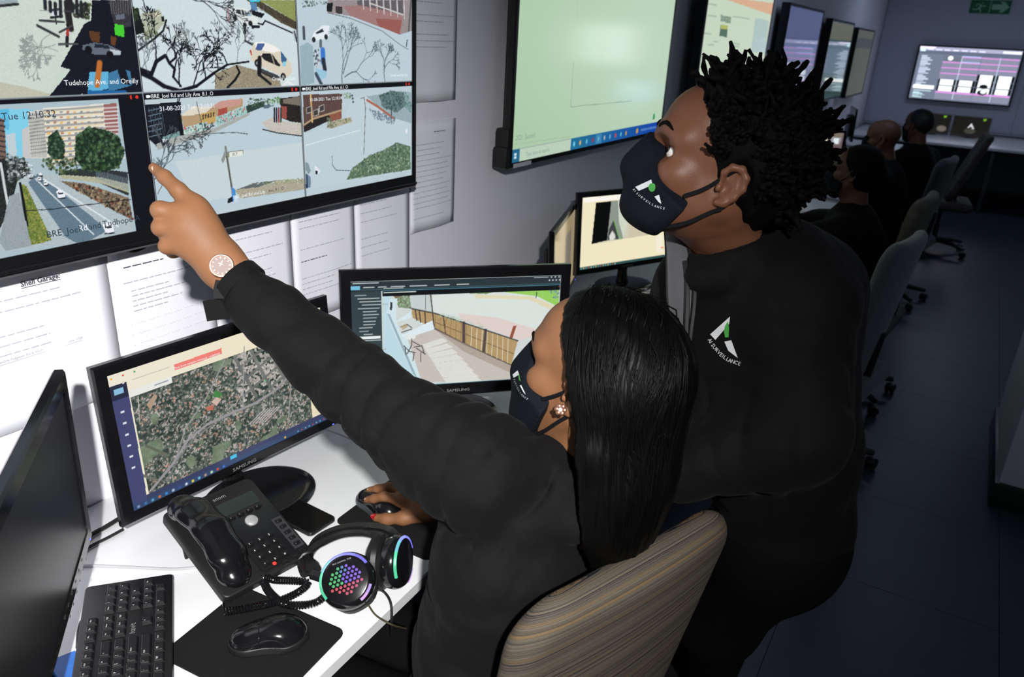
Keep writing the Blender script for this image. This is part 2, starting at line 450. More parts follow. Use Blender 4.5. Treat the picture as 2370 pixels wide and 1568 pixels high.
def monitor(name, label, c, yaw, tilt, w, h, bz, pic=None, desk=0.74, brand=None, base_r=(0.125, 0.09), group=None, frame=GLOSS, base_off=0.03, screen=None, led=True, base_shift=0.0):
    c, r, u, n = screen_frame(c, yaw, tilt)
    e = empty(name, (c[0]-n[0]*base_off, c[1]-n[1]*base_off, desk), yaw+PI/2, label, 'monitor', group)
    hz = c[2]-desk
    MH = T(0, -base_off, hz) @ RX(-tilt)
    bm = BM(); ring(bm, w, h, bz, 0.02); hd = obj('housing', bm, frame, e, MH)
    bm = BM(); box(bm, (0, 0.036, -h*0.06), (w*0.72, 0.032, h*0.62), 0.012, 3); obj('rear_shell', bm, MATTE, e, MH)
    bm = BM(); prof = [(0.020, 0), (0.020, 0.02)]
    tube(bm, [(0, 0.012, 0.012), (0, 0.016, 0.05), (0, 0.02, max(hz-h*0.28, 0.06))], [0.026, 0.02, 0.022], 14); obj('stand_neck', bm, GLOSS, e)
    bm = BM(); a, b = base_r
    lathe(bm, [(0, 0.012), (0.3, 0.0115), (0.8, 0.009), (0.96, 0.0065), (1.0, 0.003), (1.0, 0.0005), (0, 0.0005)], 40, T(0, base_shift, 0) @ Matrix.Diagonal((a, b, 1, 1)))
    obj('stand_base', bm, GLOSS, e)
    if pic is not None: pic.build('screen', e, screen or screen_mat('lit_screen'), MH @ T(0, 0.0022, 0))
    if brand:
        bm = BM(); add_text(bm, brand, 0.0105, MH @ T(0, -0.0004, -h/2+bz[3]*0.5-0.004) @ RX(PI/2), 'CENTER', xs=1.25); obj('brand_mark', bm, GREYPRINT, e, smooth=0)
    if led:
        bm = BM(); box(bm, (w/2-0.02, -0.0003, -h/2+0.006), (0.005, 0.001, 0.002)); obj('power_light', bm, BLUE_LED, e, MH)
    return e

def gridxy(w, h, px): return np.linspace(-w/2, w/2, max(4, int(w/px))), np.linspace(-h/2, h/2, max(4, int(h/px)))
# ================================================================== THE ROOM
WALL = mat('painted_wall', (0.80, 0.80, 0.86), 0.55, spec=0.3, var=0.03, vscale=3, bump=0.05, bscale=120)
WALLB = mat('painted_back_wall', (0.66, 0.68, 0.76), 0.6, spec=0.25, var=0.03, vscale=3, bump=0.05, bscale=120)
CEIL = mat('ceiling_paint', (0.5, 0.5, 0.54), 0.8, var=0.03)
FLOORM = mat('floor_vinyl', (0.030, 0.036, 0.052), 0.38, spec=0.4, var=0.25, vscale=6, bump=0.05, bscale=60)
FLOORJ = mat('floor_joint', (0.014, 0.016, 0.022), 0.7, var=0.1)
SKIRT = mat('dark_skirting', (0.012, 0.018, 0.016), 0.35, spec=0.5, var=0.2)
RX1, RY0, RY1, RZ1 = 4.6, -2.4, 11.8, 2.7
def structure(name, bm, m, parent=None, label=None):
    o = obj(name, bm, m, parent)
    if parent is None: tag(o, label, None, None, 'structure')
    return o
bm = BM(); box(bm, ((RX1)/2, (RY0+RY1)/2, -0.03), (RX1, RY1-RY0, 0.05)); floor = structure('floor', bm, FLOORJ, label='dark blue vinyl tile floor of the control room')
bm = BM(); box(bm, (0, 0, 0), (0.6088, 0.6088, 0.006), 0.0008, 1); tile_me = None
nx, ny = int(RX1/0.61)+1, int((RY1-RY0)/0.61)+1
for i in range(nx):
    for j in range(ny):
        cx, cy = 0.30+0.61*i, RY0+0.305+0.61*j
        if cx > RX1 or cy > RY1: continue
        if tile_me is None:
            t0 = obj('floor_tile', bm, FLOORM, floor); tile_me = t0.data; t0.location = (cx, cy, -0.003)
        else:
            o = bpy.data.objects.new('floor_tile', tile_me); COL.objects.link(o); o.parent = floor; o.location = (cx, cy, -0.003)
bm = BM(); box(bm, (RX1/2, (RY0+RY1)/2, RZ1+0.025), (RX1, RY1-RY0, 0.05)); structure('ceiling', bm, CEIL, label='plain ceiling of the control room')
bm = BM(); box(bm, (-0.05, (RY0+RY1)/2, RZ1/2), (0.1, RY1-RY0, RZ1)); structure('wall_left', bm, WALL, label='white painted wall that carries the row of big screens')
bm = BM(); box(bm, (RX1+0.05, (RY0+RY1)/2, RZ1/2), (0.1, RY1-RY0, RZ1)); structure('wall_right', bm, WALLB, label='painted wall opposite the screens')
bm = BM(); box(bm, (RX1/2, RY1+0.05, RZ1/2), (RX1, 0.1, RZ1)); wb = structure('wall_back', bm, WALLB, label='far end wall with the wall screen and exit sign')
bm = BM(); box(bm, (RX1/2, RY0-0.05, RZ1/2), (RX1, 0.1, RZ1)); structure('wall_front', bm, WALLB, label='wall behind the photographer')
PANEL = mat('wall_board', (0.62, 0.64, 0.74), 0.6, spec=0.25, var=0.03, vscale=3)
for x0, x1 in ((0.01, 1.745), (1.751, 3.2), (3.206, RX1)):
    bm = BM(); box(bm, ((x0+x1)/2, RY1-0.006, (0.78+RZ1)/2), (x1-x0, 0.012, RZ1-0.78-0.01), 0.002, 1); obj('wall_panel', bm, PANEL, wb)
LOWP = mat('lower_wall_board', (0.20, 0.21, 0.25), 0.6, var=0.06)
for k, (x0, x1) in enumerate(((0.02, 1.2), (1.206, 2.4), (2.406, RX1))):
    bm = BM(); box(bm, ((x0+x1)/2, RY1-0.006, 0.42), (x1-x0, 0.012, 0.68), 0.002, 1); obj('wall_panel', bm, LOWP, wb)
bm = BM(); box(bm, (RX1/2, RY1-0.012, 0.04), (RX1, 0.024, 0.08), 0.004); structure('baseboard_back', bm, SKIRT)
# wall end standing out at the right
bm = BM(); box(bm, (1.795+0.35, 3.31+0.4, RZ1/2), (0.7, 0.8, RZ1), 0.006); pil = structure('wall_pier', bm, WALLB, label='white wall pier with a dark skirting beside the aisle')
bm = BM(); box(bm, (1.795+0.35, 3.31+0.4, 0.055), (0.726, 0.826, 0.11), 0.004); obj('skirting', bm, SKIRT, pil)

# ------------------------------------------------------------------ desks along the wall
WHITE_TOP = mat('white_laminate', (0.80, 0.81, 0.83), 0.33, spec=0.4, var=0.02, vscale=8)
EDGE = mat('desk_edge_band', (0.60, 0.61, 0.62), 0.4, var=0.02)
LEG = mat('grey_desk_steel', (0.10, 0.10, 0.11), 0.4, metal=0.6, var=0.1)
def desk(name, label, x0, x1, y0, y1, z=0.74, group=None, skew=0.0):
    e = empty(name, (x0, y0, 0), 0, label, 'desk', group)
    L, W = y1-y0, x1-x0
    bm = BM(); prism(bm, [(0, 0), (W+skew, 0), (W, L), (0, L)], z-0.026, z, 0.002, 2); obj('worktop', bm, WHITE_TOP, e)
    bm = BM(); prism(bm, [(W+skew-0.001, 0.001), (W+skew+0.0012, 0.001), (W+0.0012, L-0.001), (W-0.001, L-0.001)], z-0.0255, z-0.003); obj('edge_band', bm, EDGE, e)
    for yy in (0.05, L-0.05):
        bm = BM(); box(bm, (W/2, yy, (z-0.026)/2), (W*0.8, 0.03, z-0.026), 0.003); obj('leg_panel', bm, LEG, e)
    bm = BM(); box(bm, (0.10, L/2, z*0.62), (0.018, L-0.14, 0.4), 0.002); obj('modesty_panel', bm, LEG, e)
    return e
DG = 'white desks along the screen wall'
desk('desk', 'white desk in front with the telephone, headset and keyboard on it', 0.002, 0.69, -0.55, 1.245, group=DG, skew=0.05)
desk('desk', 'white desk carrying the patio video monitor behind the pointing arm', 0.002, 0.69, 1.25, 2.35, group=DG)
desk('desk', 'white desk under the large pale green wall screen', 0.002, 0.69, 2.355, 4.2, group=DG)
desk('desk', 'white desk where the seated worker with glasses sits', 0.002, 0.72, 4.205, 6.6, group=DG)
desk('desk', 'white desk farthest along the screen wall, near the corner', 0.002, 0.72, 6.605, 9.6, group=DG)
bd = empty('desk', (0.05, 10.2, 0), 0, 'white desk across the far end wall under the wall screen', 'desk')
bm = BM(); box(bm, (1.75, 0.78, 0.725), (3.5, 1.56, 0.03), 0.002); obj('worktop', bm, WHITE_TOP, bd)
for xx in (0.1, 1.55, 2.5, 3.4):
    bm = BM(); box(bm, (xx, 0.12, 0.355), (0.04, 0.04, 0.71), 0.003); obj('leg', bm, LEG, bd)

# ------------------------------------------------------------------ paper sheets pinned to the wall
PAPER = mat('paper_in_sleeve', (0.83, 0.84, 0.90), 0.32, spec=0.35, var=0.015, vscale=5)
INK = mat('printed_ink', (0.05, 0.05, 0.07), 0.7, var=0.05)
INKG = mat('faint_ink', (0.42, 0.43, 0.50), 0.7, var=0.05)
PEN = mat('pencil_writing', (0.55, 0.56, 0.66), 0.7, var=0.05)
def sheet(label, y0, y1, z0, z1, rows=(), curl=0.0, texts=(), bold_rows=(), notes=()):
    e = empty('paper_sheet', (0.0015, y0, z0), 0, label, 'paper', 'sheets of paper on the wall under the big screen')
    W, H = y1-y0, z1-z0; n = 10; vs = []; fs = []
    def xo(u, v): return 0.0016+curl*(0.5+0.5*math.cos(u*9+1.0))*(1-v)*0.7+0.002*math.sin(u*PI)*(1-v*0.5)
    for j in range(n+1):
        for i in range(n+1): vs.append((xo(i/n, j/n), W*i/n, H*j/n))
    for j in range(n):
        for i in range(n): a = j*(n+1)+i; fs.append((a, a+1, a+n+2, a+n+1))
    me = pymesh('sheet', vs, fs); s = link('sheet', me, PAPER, e, smooth=180)
    md = s.modifiers.new('thick', 'SOLIDIFY'); md.thickness = 0.0004; md.offset = -1
    bm = BM(); rr = random.Random(int(y0*1000+z0*77))
    bmb = BM()
    for k, (v, u0, u1) in enumerate(rows):
        B = bmb if k in bold_rows else bm
        u = u0
        while u < u1:
            L = min(rr.uniform(0.025, 0.085), u1-u); y = u*W; yl = (u+L)*W; z = v*H; hh = 0.0011 if B is bmb else 0.0009
            q = [B.verts.new((xo(u, v)+0.0012, y, z-hh)), B.verts.new((xo(u+L, v)+0.0012, yl, z-hh)), B.verts.new((xo(u+L, v)+0.0012, yl, z+hh)), B.verts.new((xo(u, v)+0.0012, y, z+hh))]
            B.faces.new(q); u += L+rr.uniform(0.008, 0.016)
    if len(bm.verts): tag(obj('printed_lines', bm, INKG, e, smooth=0), kind='stuff')
    else: bm.free()
    if len(bmb.verts): tag(obj('bold_lines', bmb, INK, e, smooth=0), kind='stuff')
    else: bmb.free()
    if notes:
        bn = BM()
        for (v, u0, u1) in notes:
            tube(bn, [(xo(u0-.06, v)+.0012, (u0-.06)*W, v*H), (xo(u0-.055, v)+.0012, (u0-.055)*W, v*H)], .0009, 5)
            u = u0
            while u < u1:
                L = min(rr.uniform(.06, .14), u1-u); k = max(4, int(L*90)); tube(bn, [(xo(u+L*i/k, v)+.0012, (u+L*i/k)*W, v*H+.0022*math.sin(i*2.1+u*40)*rr.uniform(.5, 1.2)+.004*(u-u0)) for i in range(k+1)], .00035, 4); u += L+.03
        tag(obj('pencil_notes', bn, PEN, e, smooth=0), kind='stuff')
    for (s_, u, v, size, m, bold, under) in texts:
        bm = BM(); add_text(bm, s_, size, T(xo(u, v)+0.0014, u*W, v*H) @ RZ(PI/2) @ RX(PI/2), bold=bold)
        if under:
            ys = [q.co.y for q in bm.verts]
            box(bm, (xo(u, v)+0.0014, (min(ys)+max(ys))/2, v*H-0.003), (0.0002, max(ys)-min(ys), 0.001))
        tag(obj('lettering', bm, m, e, smooth=0), kind='stuff')
    return e
def body(v0, n, dv, u0=0.1, u1=0.9, seed=1, gaps=()):
    r = random.Random(seed); return [(v0-dv*k, u0, u0+(u1-u0)*r.uniform(0.55, 1.0)) for k in range(n) if k not in gaps]
sheet('paper sheet headed Shell Garage, under the left end of the big screen', 0.56, 0.838, 0.966, 1.285,
      body(0.78, 2, 0.06, 0.02, 0.98, 3)+body(0.58, 3, 0.055, 0.02, 0.6, 5), 0.002,
      [('Shell Garage:', 0.41, 0.835, 0.0135, INK, 0.0003, True), ('ADDRESS: Hendrik Potgieter Rd & Vlosheld Ave, Roodepoort, 1709', 0.06, 0.43, 0.0068, INKG, 0.00015, True)])
sheet('paper sheet with a bulleted list and pencil notes, left of the pointing hand', 0.842, 1.078, 0.966, 1.285,
      [(0.80, 0.12, 0.5), (0.70, 0.1, 0.85)]+body(0.64, 5, 0.034, 0.16, 0.72, 8), 0.003, [], (0,), [(.42, .18, .9), (.35, .18, .85), (.28, .18, .88)])
sheet('paper sheet partly behind the pointing hand and sleeve', 1.082, 1.318, 0.966, 1.285, body(0.86, 14, 0.055, 0.08, 0.9, 11, (2, 5, 9)), 0.003)
sheet('paper sheet with one bold line, above the patio monitor', 1.322, 1.548, 0.966, 1.285,
      body(0.88, 3, 0.055, 0.1, 0.85, 21)+[(0.60, 0.1, 0.8), (0.50, 0.1, 0.5)]+body(0.36, 4, 0.045, 0.1, 0.95, 22)+[(0.1, 0.1, 0.25), (0.04, 0.1, 0.35)], 0.004, [], (4,))
sheet('paper sheet with sparse lines, right of the one with a bold line', 1.552, 1.788, 0.966, 1.285,
      body(0.92, 8, 0.075, 0.08, 0.85, 31, (4,)), 0.004)
sheet('paper sheet right beside the lower corner of the big screen', 1.792, 2.02, 1.112, 1.437, [(0.9, 0.5, 0.75)]+body(0.80, 15, 0.048, 0.05, 0.98, 41, (13,)), 0.004, [], (0,))
sheet('paper sheet beside the upper right side of the big screen', 1.792, 2.016, 1.492, 1.815, body(0.93, 10, 0.052, 0.1, 0.98, 51, (3, 6)), 0.004)

def wp(x, y, d): q = onx(x, y, d); return (q[0], q[1], q[2])
P = spline([wp(276, 556, .03), wp(285, 575, .012), wp(312, 582, .01), wp(338, 570, .012), wp(348, 552, .03)], 8); o0 = np.array(P[0]); bm = BM(); tube(bm, [np.array(q)-o0 for q in P], .0035, 8)
o = obj('cable', bm, mat('black_wall_cable', (.012, .012, .013), .45, var=.1)); o.location = o0; tag(o, 'black cable looping below the big screen near the pointing hand', 'cable')
# ================================================================== WALL SCREENS
TVF = mat('tv_frame_black', (0.007, 0.007, 0.008), 0.22, spec=0.5, var=0.1)
def tv(name, label, c, yaw, w, h, bz, pic, thick=0.035, wall=0.1, group='large screens on the walls', mount=True, screen=None):
    c, r, u, n = screen_frame(c, yaw, 0.0)
    e = empty(name, c, yaw+PI/2, label, 'screen', group)
    bm = BM(); ring(bm, w, h, bz, thick, 0.004, 0.005); obj('frame', bm, TVF, e)
    if mount:
        d = wall-thick
        bm = BM(); box(bm, (0, thick+d/2, 0), (w*0.5, max(d, 0.004), h*0.5), 0.004); obj('wall_mount', bm, MATTE, e)
    pic.build('screen', e, screen or screen_mat('lit_screen'), T(0, 0.0032, 0))
    return e
def screen_text(e, items, m, y=0.0024):
    bm = BM()
    for s, p, size, al in items: add_text(bm, s, size, T(p[0], y, p[1]) @ RX(PI/2), al)
    return tag(obj('screen_text', bm, m, e, smooth=0), kind='stuff')
TXTW = mat('screen_text_white', (0, 0, 0), 0.5, emit=lc(240, 245, 248)); TXTB = mat('screen_text_dark', (0.01, 0.02, 0.03), 0.5, emit=lc(20, 30, 40))
TXTR = mat('screen_mark_red', (0, 0, 0), 0.5, emit=lc(225, 45, 30))
for _m in (TXTW, TXTB, TXTR): _m.cycles.emission_sampling = 'NONE'

# ---------------------------------------------------------------- nine-camera video wall
Y0, Y1, Z0, Z1 = 0.518, 1.718, 1.308, 1.985; XF = 0.07
TC = (XF, (Y0+Y1)/2+0.0, (1.272+2.0)/2)
cv = conv_for(TC, 0.0, 0.0)
def tvl(y, z): return (y-TC[1], z-TC[2])
sx = [Y0-TC[1]]
while sx[-1] < Y1-TC[1]: sx.append(sx[-1]+0.00115+0.0007*(len(sx)/800))
sy = [Z0-TC[2]]
while sy[-1] < Z1-TC[2]: sy.append(sy[-1]+(0.0014 if sy[-1] < 1.83-TC[2] else 0.004))
p = Pic(sx, sy, (12, 14, 18), cv)
ROAD = (196, 212, 218)
def cellclip(y0, y1, z0, z1):
    a, b = np.searchsorted(p.x, y0-TC[1]), np.searchsorted(p.x, y1-TC[1]); c, d = np.searchsorted(p.y, z0-TC[2]), np.searchsorted(p.y, z1-TC[2])
    return slice(c, d), slice(a, b)
keep = {}
def begin(y0, y1, z0, z1, col):
    sl = cellclip(y0, y1, z0, z1); keep['sl'] = sl; keep['im'] = p.im.copy(); p.im[sl] = col
def end():
    im = keep['im']; im[keep['sl']] = p.im[keep['sl']]; p.im = im
SEPZ, HDR = 1.558, 0.013
CB = [0.518, 0.918, 1.311, 1.718]
# -- lower left: avenue between tall blocks
begin(CB[0], 0.868, Z0, SEPZ-HDR+0.004, (170, 190, 200)); p.zoom(2.529, 0, 0)
p.poly([(0, 640), (200, 640), (200, 930), (0, 930)], (128, 205, 232))
p.poly([(0, 640), (60, 640), (60, 760), (0, 760)], (96, 186, 222))
p.poly([(40, 790), (95, 780), (105, 910), (60, 930)], (190, 205, 212)); p.poly([(135, 760), (180, 740), (185, 930), (140, 930)], (196, 196, 196))
p.poly([(168, 655), (260, 640), (285, 930), (185, 930)], (206, 204, 198))
for k in range(12): p.line([(172+k*1.5, 680+k*20), (255+k*2, 668+k*20)], 0.0009, (120, 122, 120), 0.8)
for k in range(9): p.line([(178+k*10, 665), (195+k*10, 920)], 0.0007, (140, 142, 140), 0.6)
p.poly([(258, 632), (615, 610), (625, 745), (740, 930), (290, 960)], (226, 224, 214))
for k in range(11):
    y = 650+k*31; p.line([(262+k*3, y), (640, y-28)], 0.0016, (150, 150, 148), 0.9); p.line([(262+k*3, y+12), (640, y-16)], 0.0012, (232, 214, 170), 0.7)
    for j in range(9): p.poly([(275+j*40+k*2, y+2), (292+j*40+k*2, y), (292+j*40+k*2, y+13), (275+j*40+k*2, y+15)], [(176, 120, 96), (228, 178, 96), (120, 130, 140)][(j+k) % 3], 0.8)
p.poly([(612, 612), (690, 605), (700, 790), (622, 760)], (150, 96, 92))
for k in range(8): p.line([(615, 635+k*22), (697, 630+k*22)], 0.0014, (225, 225, 225), 0.8)
p.poly([(0, 690), (30, 700), (45, 930), (0, 960)], (120, 96, 88))
for k in range(8): p.line([(0, 705+k*30), (35, 712+k*30)], 0.0012, (30, 34, 36), 0.8)
p.poly([(0, 930), (150, 930), (190, 1020), (120, 1100), (60, 1230), (30, 1320), (0, 1340)], (36, 42, 40), noise=10)
p.dots([(40, 900), (160, 920), (190, 1030), (60, 1080)], 160, 0.0012, 0.003, [(60, 80, 66), (180, 186, 190), (34, 50, 40), (110, 120, 124)])
p.poly([(110, 1060), (185, 1020), (350, 1020), (790, 1310), (790, 1400), (300, 1440), (0, 1480), (0, 1350), (60, 1240)], (176, 190, 196), noise=5)
p.poly([(170, 1070), (225, 1020), (285, 1060), (640, 1350), (480, 1440), (390, 1390)], (98, 122, 138), noise=4)
p.line([(215, 1050), (555, 1375)], 0.0010, (220, 230, 236)); p.line([(260, 1050), (700, 1330)], 0.0012, (225, 232, 236))
p.poly([(128, 1080), (160, 1090), (310, 1410), (180, 1440), (150, 1240)], (112, 128, 58), noise=14)
p.dots([(128, 1080), (160, 1090), (310, 1410), (180, 1440), (150, 1240)], 120, 0.001, 0.0028, [(150, 150, 60), (84, 110, 50), (170, 160, 90)])
p.line([(125, 1075), (165, 1320)], 0.0022, (14, 16, 16)); p.line([(10, 960), (60, 1250)], 0.002, (205, 212, 214))
p.poly([(355, 1060), (500, 1075), (760, 1160), (785, 1290), (700, 1250), (440, 1110)], (120, 104, 84), noise=20)
p.dots([(400, 1075), (560, 1090), (765, 1180), (785, 1290), (700, 1250), (460, 1120)], 200, 0.001, 0.0035, [(60, 52, 44), (170, 150, 120), (124, 60, 44), (90, 84, 74), (40, 36, 30)])
p.poly([(360, 1040), (560, 1060), (760, 1150), (755, 1010), (560, 985), (360, 1000)], (46, 52, 54)); p.poly([(360, 1045), (600, 1075), (760, 1130), (760, 1080), (600, 1040), (360, 1025)], (176, 176, 150), noise=8)
for k in range(24): p.line([(570+k*8, 1000+k*2), (572+k*8, 1050+k*3)], 0.0007, (120, 140, 150), 0.7)
tr = [(450, 800), (520, 745), (620, 760), (700, 800), (735, 900), (700, 985), (600, 1010), (500, 1000), (445, 930)]
p.poly(tr, (34, 56, 38), noise=9); p.dots(tr, 420, 0.0015, 0.0042, [(46, 76, 46), (26, 44, 30), (70, 96, 60), (20, 34, 24), (88, 116, 84)])
t2 = [(290, 800), (340, 765), (385, 840), (380, 930), (330, 940), (285, 900)]; p.poly(t2, (30, 52, 38)); p.dots(t2, 130, 0.0012, 0.0032, [(42, 70, 46), (24, 40, 30), (80, 104, 80)])
p.dots([(250, 930), (440, 930), (470, 1010), (350, 1025), (255, 980)], 160, 0.0012, 0.0032, [(50, 70, 44), (70, 92, 56), (28, 44, 30), (110, 124, 96)])
for cx, cy, s_ in ((360, 1140, 1.0), (272, 1075, 0.55), (237, 1050, 0.5), (186, 1036, 0.45), (245, 1025, 0.4), (150, 1020, 0.4), (640, 1340, 1.3)):
    p.poly([(cx-26*s_, cy-16*s_), (cx-6*s_, cy-28*s_), (cx+20*s_, cy-18*s_), (cx+28*s_, cy+16*s_), (cx-10*s_, cy+24*s_)], (236, 240, 242)); p.poly([(cx-16*s_, cy-10*s_), (cx+14*s_, cy-12*s_), (cx+18*s_, cy-2*s_), (cx-16*s_, cy)], (50, 62, 70)); p.line([(cx-14*s_, cy+24*s_), (cx+26*s_, cy+20*s_)], 0.0012, (20, 24, 26))
p.dots([(100, 960), (200, 960), (210, 1040), (110, 1050)], 60, 0.001, 0.0022, [(226, 230, 232), (200, 206, 210), (60, 66, 70)])
p.line([(0, 1245), (300, 1228), (770, 1170)], 0.0008, (30, 34, 36)); p.poly([(60, 1150), (118, 1130), (190, 1440), (40, 1470), (0, 1420)], (150, 162, 166), noise=5)
end()
# -- lower middle: Lily junction
begin(CB[1]+0.002, CB[2]-0.002, Z0, SEPZ-HDR, (190, 205, 212)); p.zoom(2.8, 300, 0)
p.poly([(140, 1060), (160, 950), (780, 720), (1010, 620), (1140, 880), (1150, 1260), (500, 1370), (170, 1320)], (186, 204, 214), noise=2)
p.poly([(300, 1050), (1150, 920), (1150, 1200), (420, 1320)], (198, 212, 216), noise=2)
p.poly([(100, 680), (340, 660), (340, 900), (180, 950), (130, 900)], (22, 26, 34), noise=5)
for k in range(6): p.line([(130, 720+k*34), (215, 700+k*34)], 0.0008, (120, 140, 160), 0.8); p.line([(130+k*16, 700), (160+k*16, 860)], 0.0006, (90, 110, 130), 0.7)
p.poly([(340, 745), (460, 690), (520, 700), (740, 640), (740, 690), (560, 760), (560, 800), (360, 830)], (178, 152, 118))
p.poly([(340, 748), (420, 690), (540, 695), (500, 735), (360, 755)], (222, 214, 196)); p.poly([(540, 690), (600, 655), (735, 640), (725, 680), (600, 705)], (200, 150, 138))
p.poly([(460, 740), (560, 720), (565, 790), (465, 810)], (196, 162, 96)); p.poly([(580, 710), (640, 695), (640, 740), (580, 760)], (166, 78, 66))
for k in range(5): p.poly([(478+k*17, 745-k*4), (488+k*17, 743-k*4), (488+k*17, 775-k*5), (478+k*17, 778-k*5)], (70, 64, 58))
p.poly([(350, 830), (510, 790), (520, 840), (350, 895)], (176, 206, 198)); p.dots([(350, 830), (510, 790), (520, 840), (350, 895)], 70, 0.001, 0.0028, [(190, 70, 70), (40, 60, 90), (230, 235, 230), (70, 130, 110)])
p.poly([(565, 760), (760, 690), (770, 735), (570, 820)], (160, 196, 190)); p.dots([(565, 760), (760, 690), (770, 735), (570, 820)], 80, 0.001, 0.0026, [(230, 236, 232), (90, 140, 130), (200, 96, 110), (60, 90, 110)])
p.poly([(220, 890), (350, 845), (350, 885), (240, 930)], (120, 160, 158)); p.poly([(760, 690), (880, 655), (880, 690), (770, 735)], (50, 66, 64))
p.dots([(760, 640), (910, 640), (900, 700), (780, 700)], 80, 0.001, 0.003, [(60, 84, 56), (34, 50, 40), (110, 140, 120)])
p.line([(330, 760), (350, 905)], 0.0045, (16, 18, 20)); p.tree(p.m((332, 790)), 1.7, 0.03, 0.0016, 4, (16, 18, 20)); p.line([(440, 660), (490, 870)], 0.0008, (50, 54, 58))
p.poly([(180, 935), (300, 890), (560, 830), (780, 730), (790, 745), (560, 860), (190, 975)], (168, 172, 168), noise=6)
p.line([(400, 880), (560, 865), (700, 860), (770, 870)], 0.0009, (70, 76, 80), 0.9)
for k in range(6): p.tree(p.m((330+k*28, 900-k*5)), -0.4+0.2*k, 0.014, 0.0007, 4, (60, 64, 68), 0.8)
p.poly([(205, 915), (250, 895), (262, 920), (225, 950)], (30, 34, 40)); p.poly([(215, 905), (250, 898), (255, 912), (225, 925)], (210, 218, 222))
p.poly([(860, 800), (930, 760), (1010, 790), (1130, 800), (1130, 880), (920, 850)], (196, 192, 182), noise=5); p.line([(870, 840), (960, 862), (1130, 884)], 0.0013, (40, 40, 44))
p.poly([(975, 640), (1130, 620), (1130, 800), (1050, 790), (1000, 770)], (40, 34, 32), noise=6); p.poly([(985, 690), (1025, 690), (1025, 770), (985, 770)], (150, 76, 70)); p.poly([(1000, 645), (1120, 625), (1120, 688), (1000, 670)], (120, 112, 100))
p.dots([(900, 650), (990, 625), (985, 680), (905, 690)], 70, 0.001, 0.003, [(80, 124, 70), (50, 84, 50), (130, 170, 120)])
for k in range(4): p.line([(945+k*14, 705), (945+k*14, 790)], 0.0022, [(20, 22, 26), (36, 40, 60), (150, 40, 40), (30, 60, 50)][k]); p.disc((945+k*14, 700), 0.0016, 0.0016, (30, 24, 22))
p.poly([(870, 690), (905, 678), (930, 690), (900, 705)], (90, 110, 124)); p.tree(p.m((150, 1120)), 0.35, 0.030, 0.0011, 6, (72, 82, 88), 0.85, 0.45); p.tree(p.m((150, 1190)), 0.6, 0.028, 0.0011, 6, (72, 82, 88), 0.85, 0.45); p.tree(p.m((190, 1260)), 0.8, 0.022, 0.001, 6, (90, 100, 106), 0.7)
p.line([(628, 955), (655, 1130), (680, 1290)], 0.0026, (120, 120, 112)); p.line([(632, 1000), (672, 1240)], 0.0008, (60, 60, 58))
p.poly([(640, 990), (740, 975), (742, 1008), (645, 1022)], (226, 230, 220)); p.poly([(640, 990), (652, 988), (655, 1020), (645, 1022)], (130, 140, 110)); p.line([(640, 990), (740, 975), (742, 1008), (645, 1022)], 0.0005, (90, 96, 90)); p.poly([(600, 1040), (628, 965), (634, 1010), (612, 1065)], (140, 148, 146))
p.poly([(690, 1235), (800, 1190), (960, 1170), (1140, 1160), (1140, 1230), (720, 1290)], (170, 166, 146), noise=9); p.poly([(700, 1230), (830, 1185), (960, 1172), (840, 1215)], (96, 104, 108), noise=8)
p.dots([(800, 1190), (1140, 1150), (1140, 1185), (900, 1200)], 130, 0.0007, 0.002, [(110, 130, 70), (150, 150, 120), (90, 100, 80), (222, 226, 220), (130, 180, 80)])
p.poly([(668, 1210), (690, 1230), (705, 1310), (670, 1310)], (74, 140, 205)); p.poly([(690, 1270), (706, 1280), (706, 1312), (680, 1312)], (200, 215, 230)); p.poly([(645, 1290), (672, 1275), (676, 1310), (640, 1320)], (24, 28, 34)); p.poly([(490, 1330), (520, 1320), (526, 1350), (500, 1354)], (220, 170, 180))
end()
# -- lower right: Fife junction
begin(CB[2]+0.002, CB[3], Z0, SEPZ-HDR, (186, 202, 210)); p.zoom(2.8, 300, 0)
p.poly([(1130, 880), (1380, 790), (1450, 640), (1600, 600), (1830, 800), (1830, 1110), (1150, 1230)], (190, 206, 214), noise=2)
p.poly([(1130, 615), (1385, 608), (1380, 745), (1200, 800), (1135, 860)], (92, 70, 66), noise=6); p.poly([(1135, 800), (1380, 715), (1380, 745), (1140, 860)], (40, 36, 36)); p.poly([(1300, 745), (1380, 720), (1382, 770), (1310, 790)], (140, 86, 68), noise=8)
p.line([(1130, 815), (1200, 770), (1380, 715)], 0.0022, (176, 152, 120)); p.line([(1180, 615), (1190, 790)], 0.0026, (206, 170, 110))
for (a, b) in ((1232, 690), (1195, 718), (1150, 700)): p.poly([(a, b), (a+36, b-14), (a+38, b+30), (a+3, b+40)], (170, 168, 160)); p.poly([(a+5, b+3), (a+31, b-8), (a+33, b+25), (a+7, b+34)], (64, 58, 58))
p.poly([(1280, 830), (1310, 790), (1440, 760), (1450, 790), (1320, 835)], (176, 170, 150), noise=8); p.dots([(1280, 820), (1310, 790), (1440, 765), (1440, 785), (1320, 830)], 70, 0.001, 0.0026, [(120, 130, 84), (150, 150, 120), (90, 96, 70)]); p.dots([(1285, 760), (1315, 755), (1315, 820), (1290, 825)], 50, 0.001, 0.003, [(130, 140, 110), (90, 100, 76)])
p.line([(1145, 945), (1300, 900), (1500, 845)], 0.0008, (232, 238, 240), 0.9); p.dots([(1390, 605), (1440, 605), (1440, 640), (1390, 640)], 30, 0.001, 0.003, [(84, 120, 70), (130, 160, 110)])
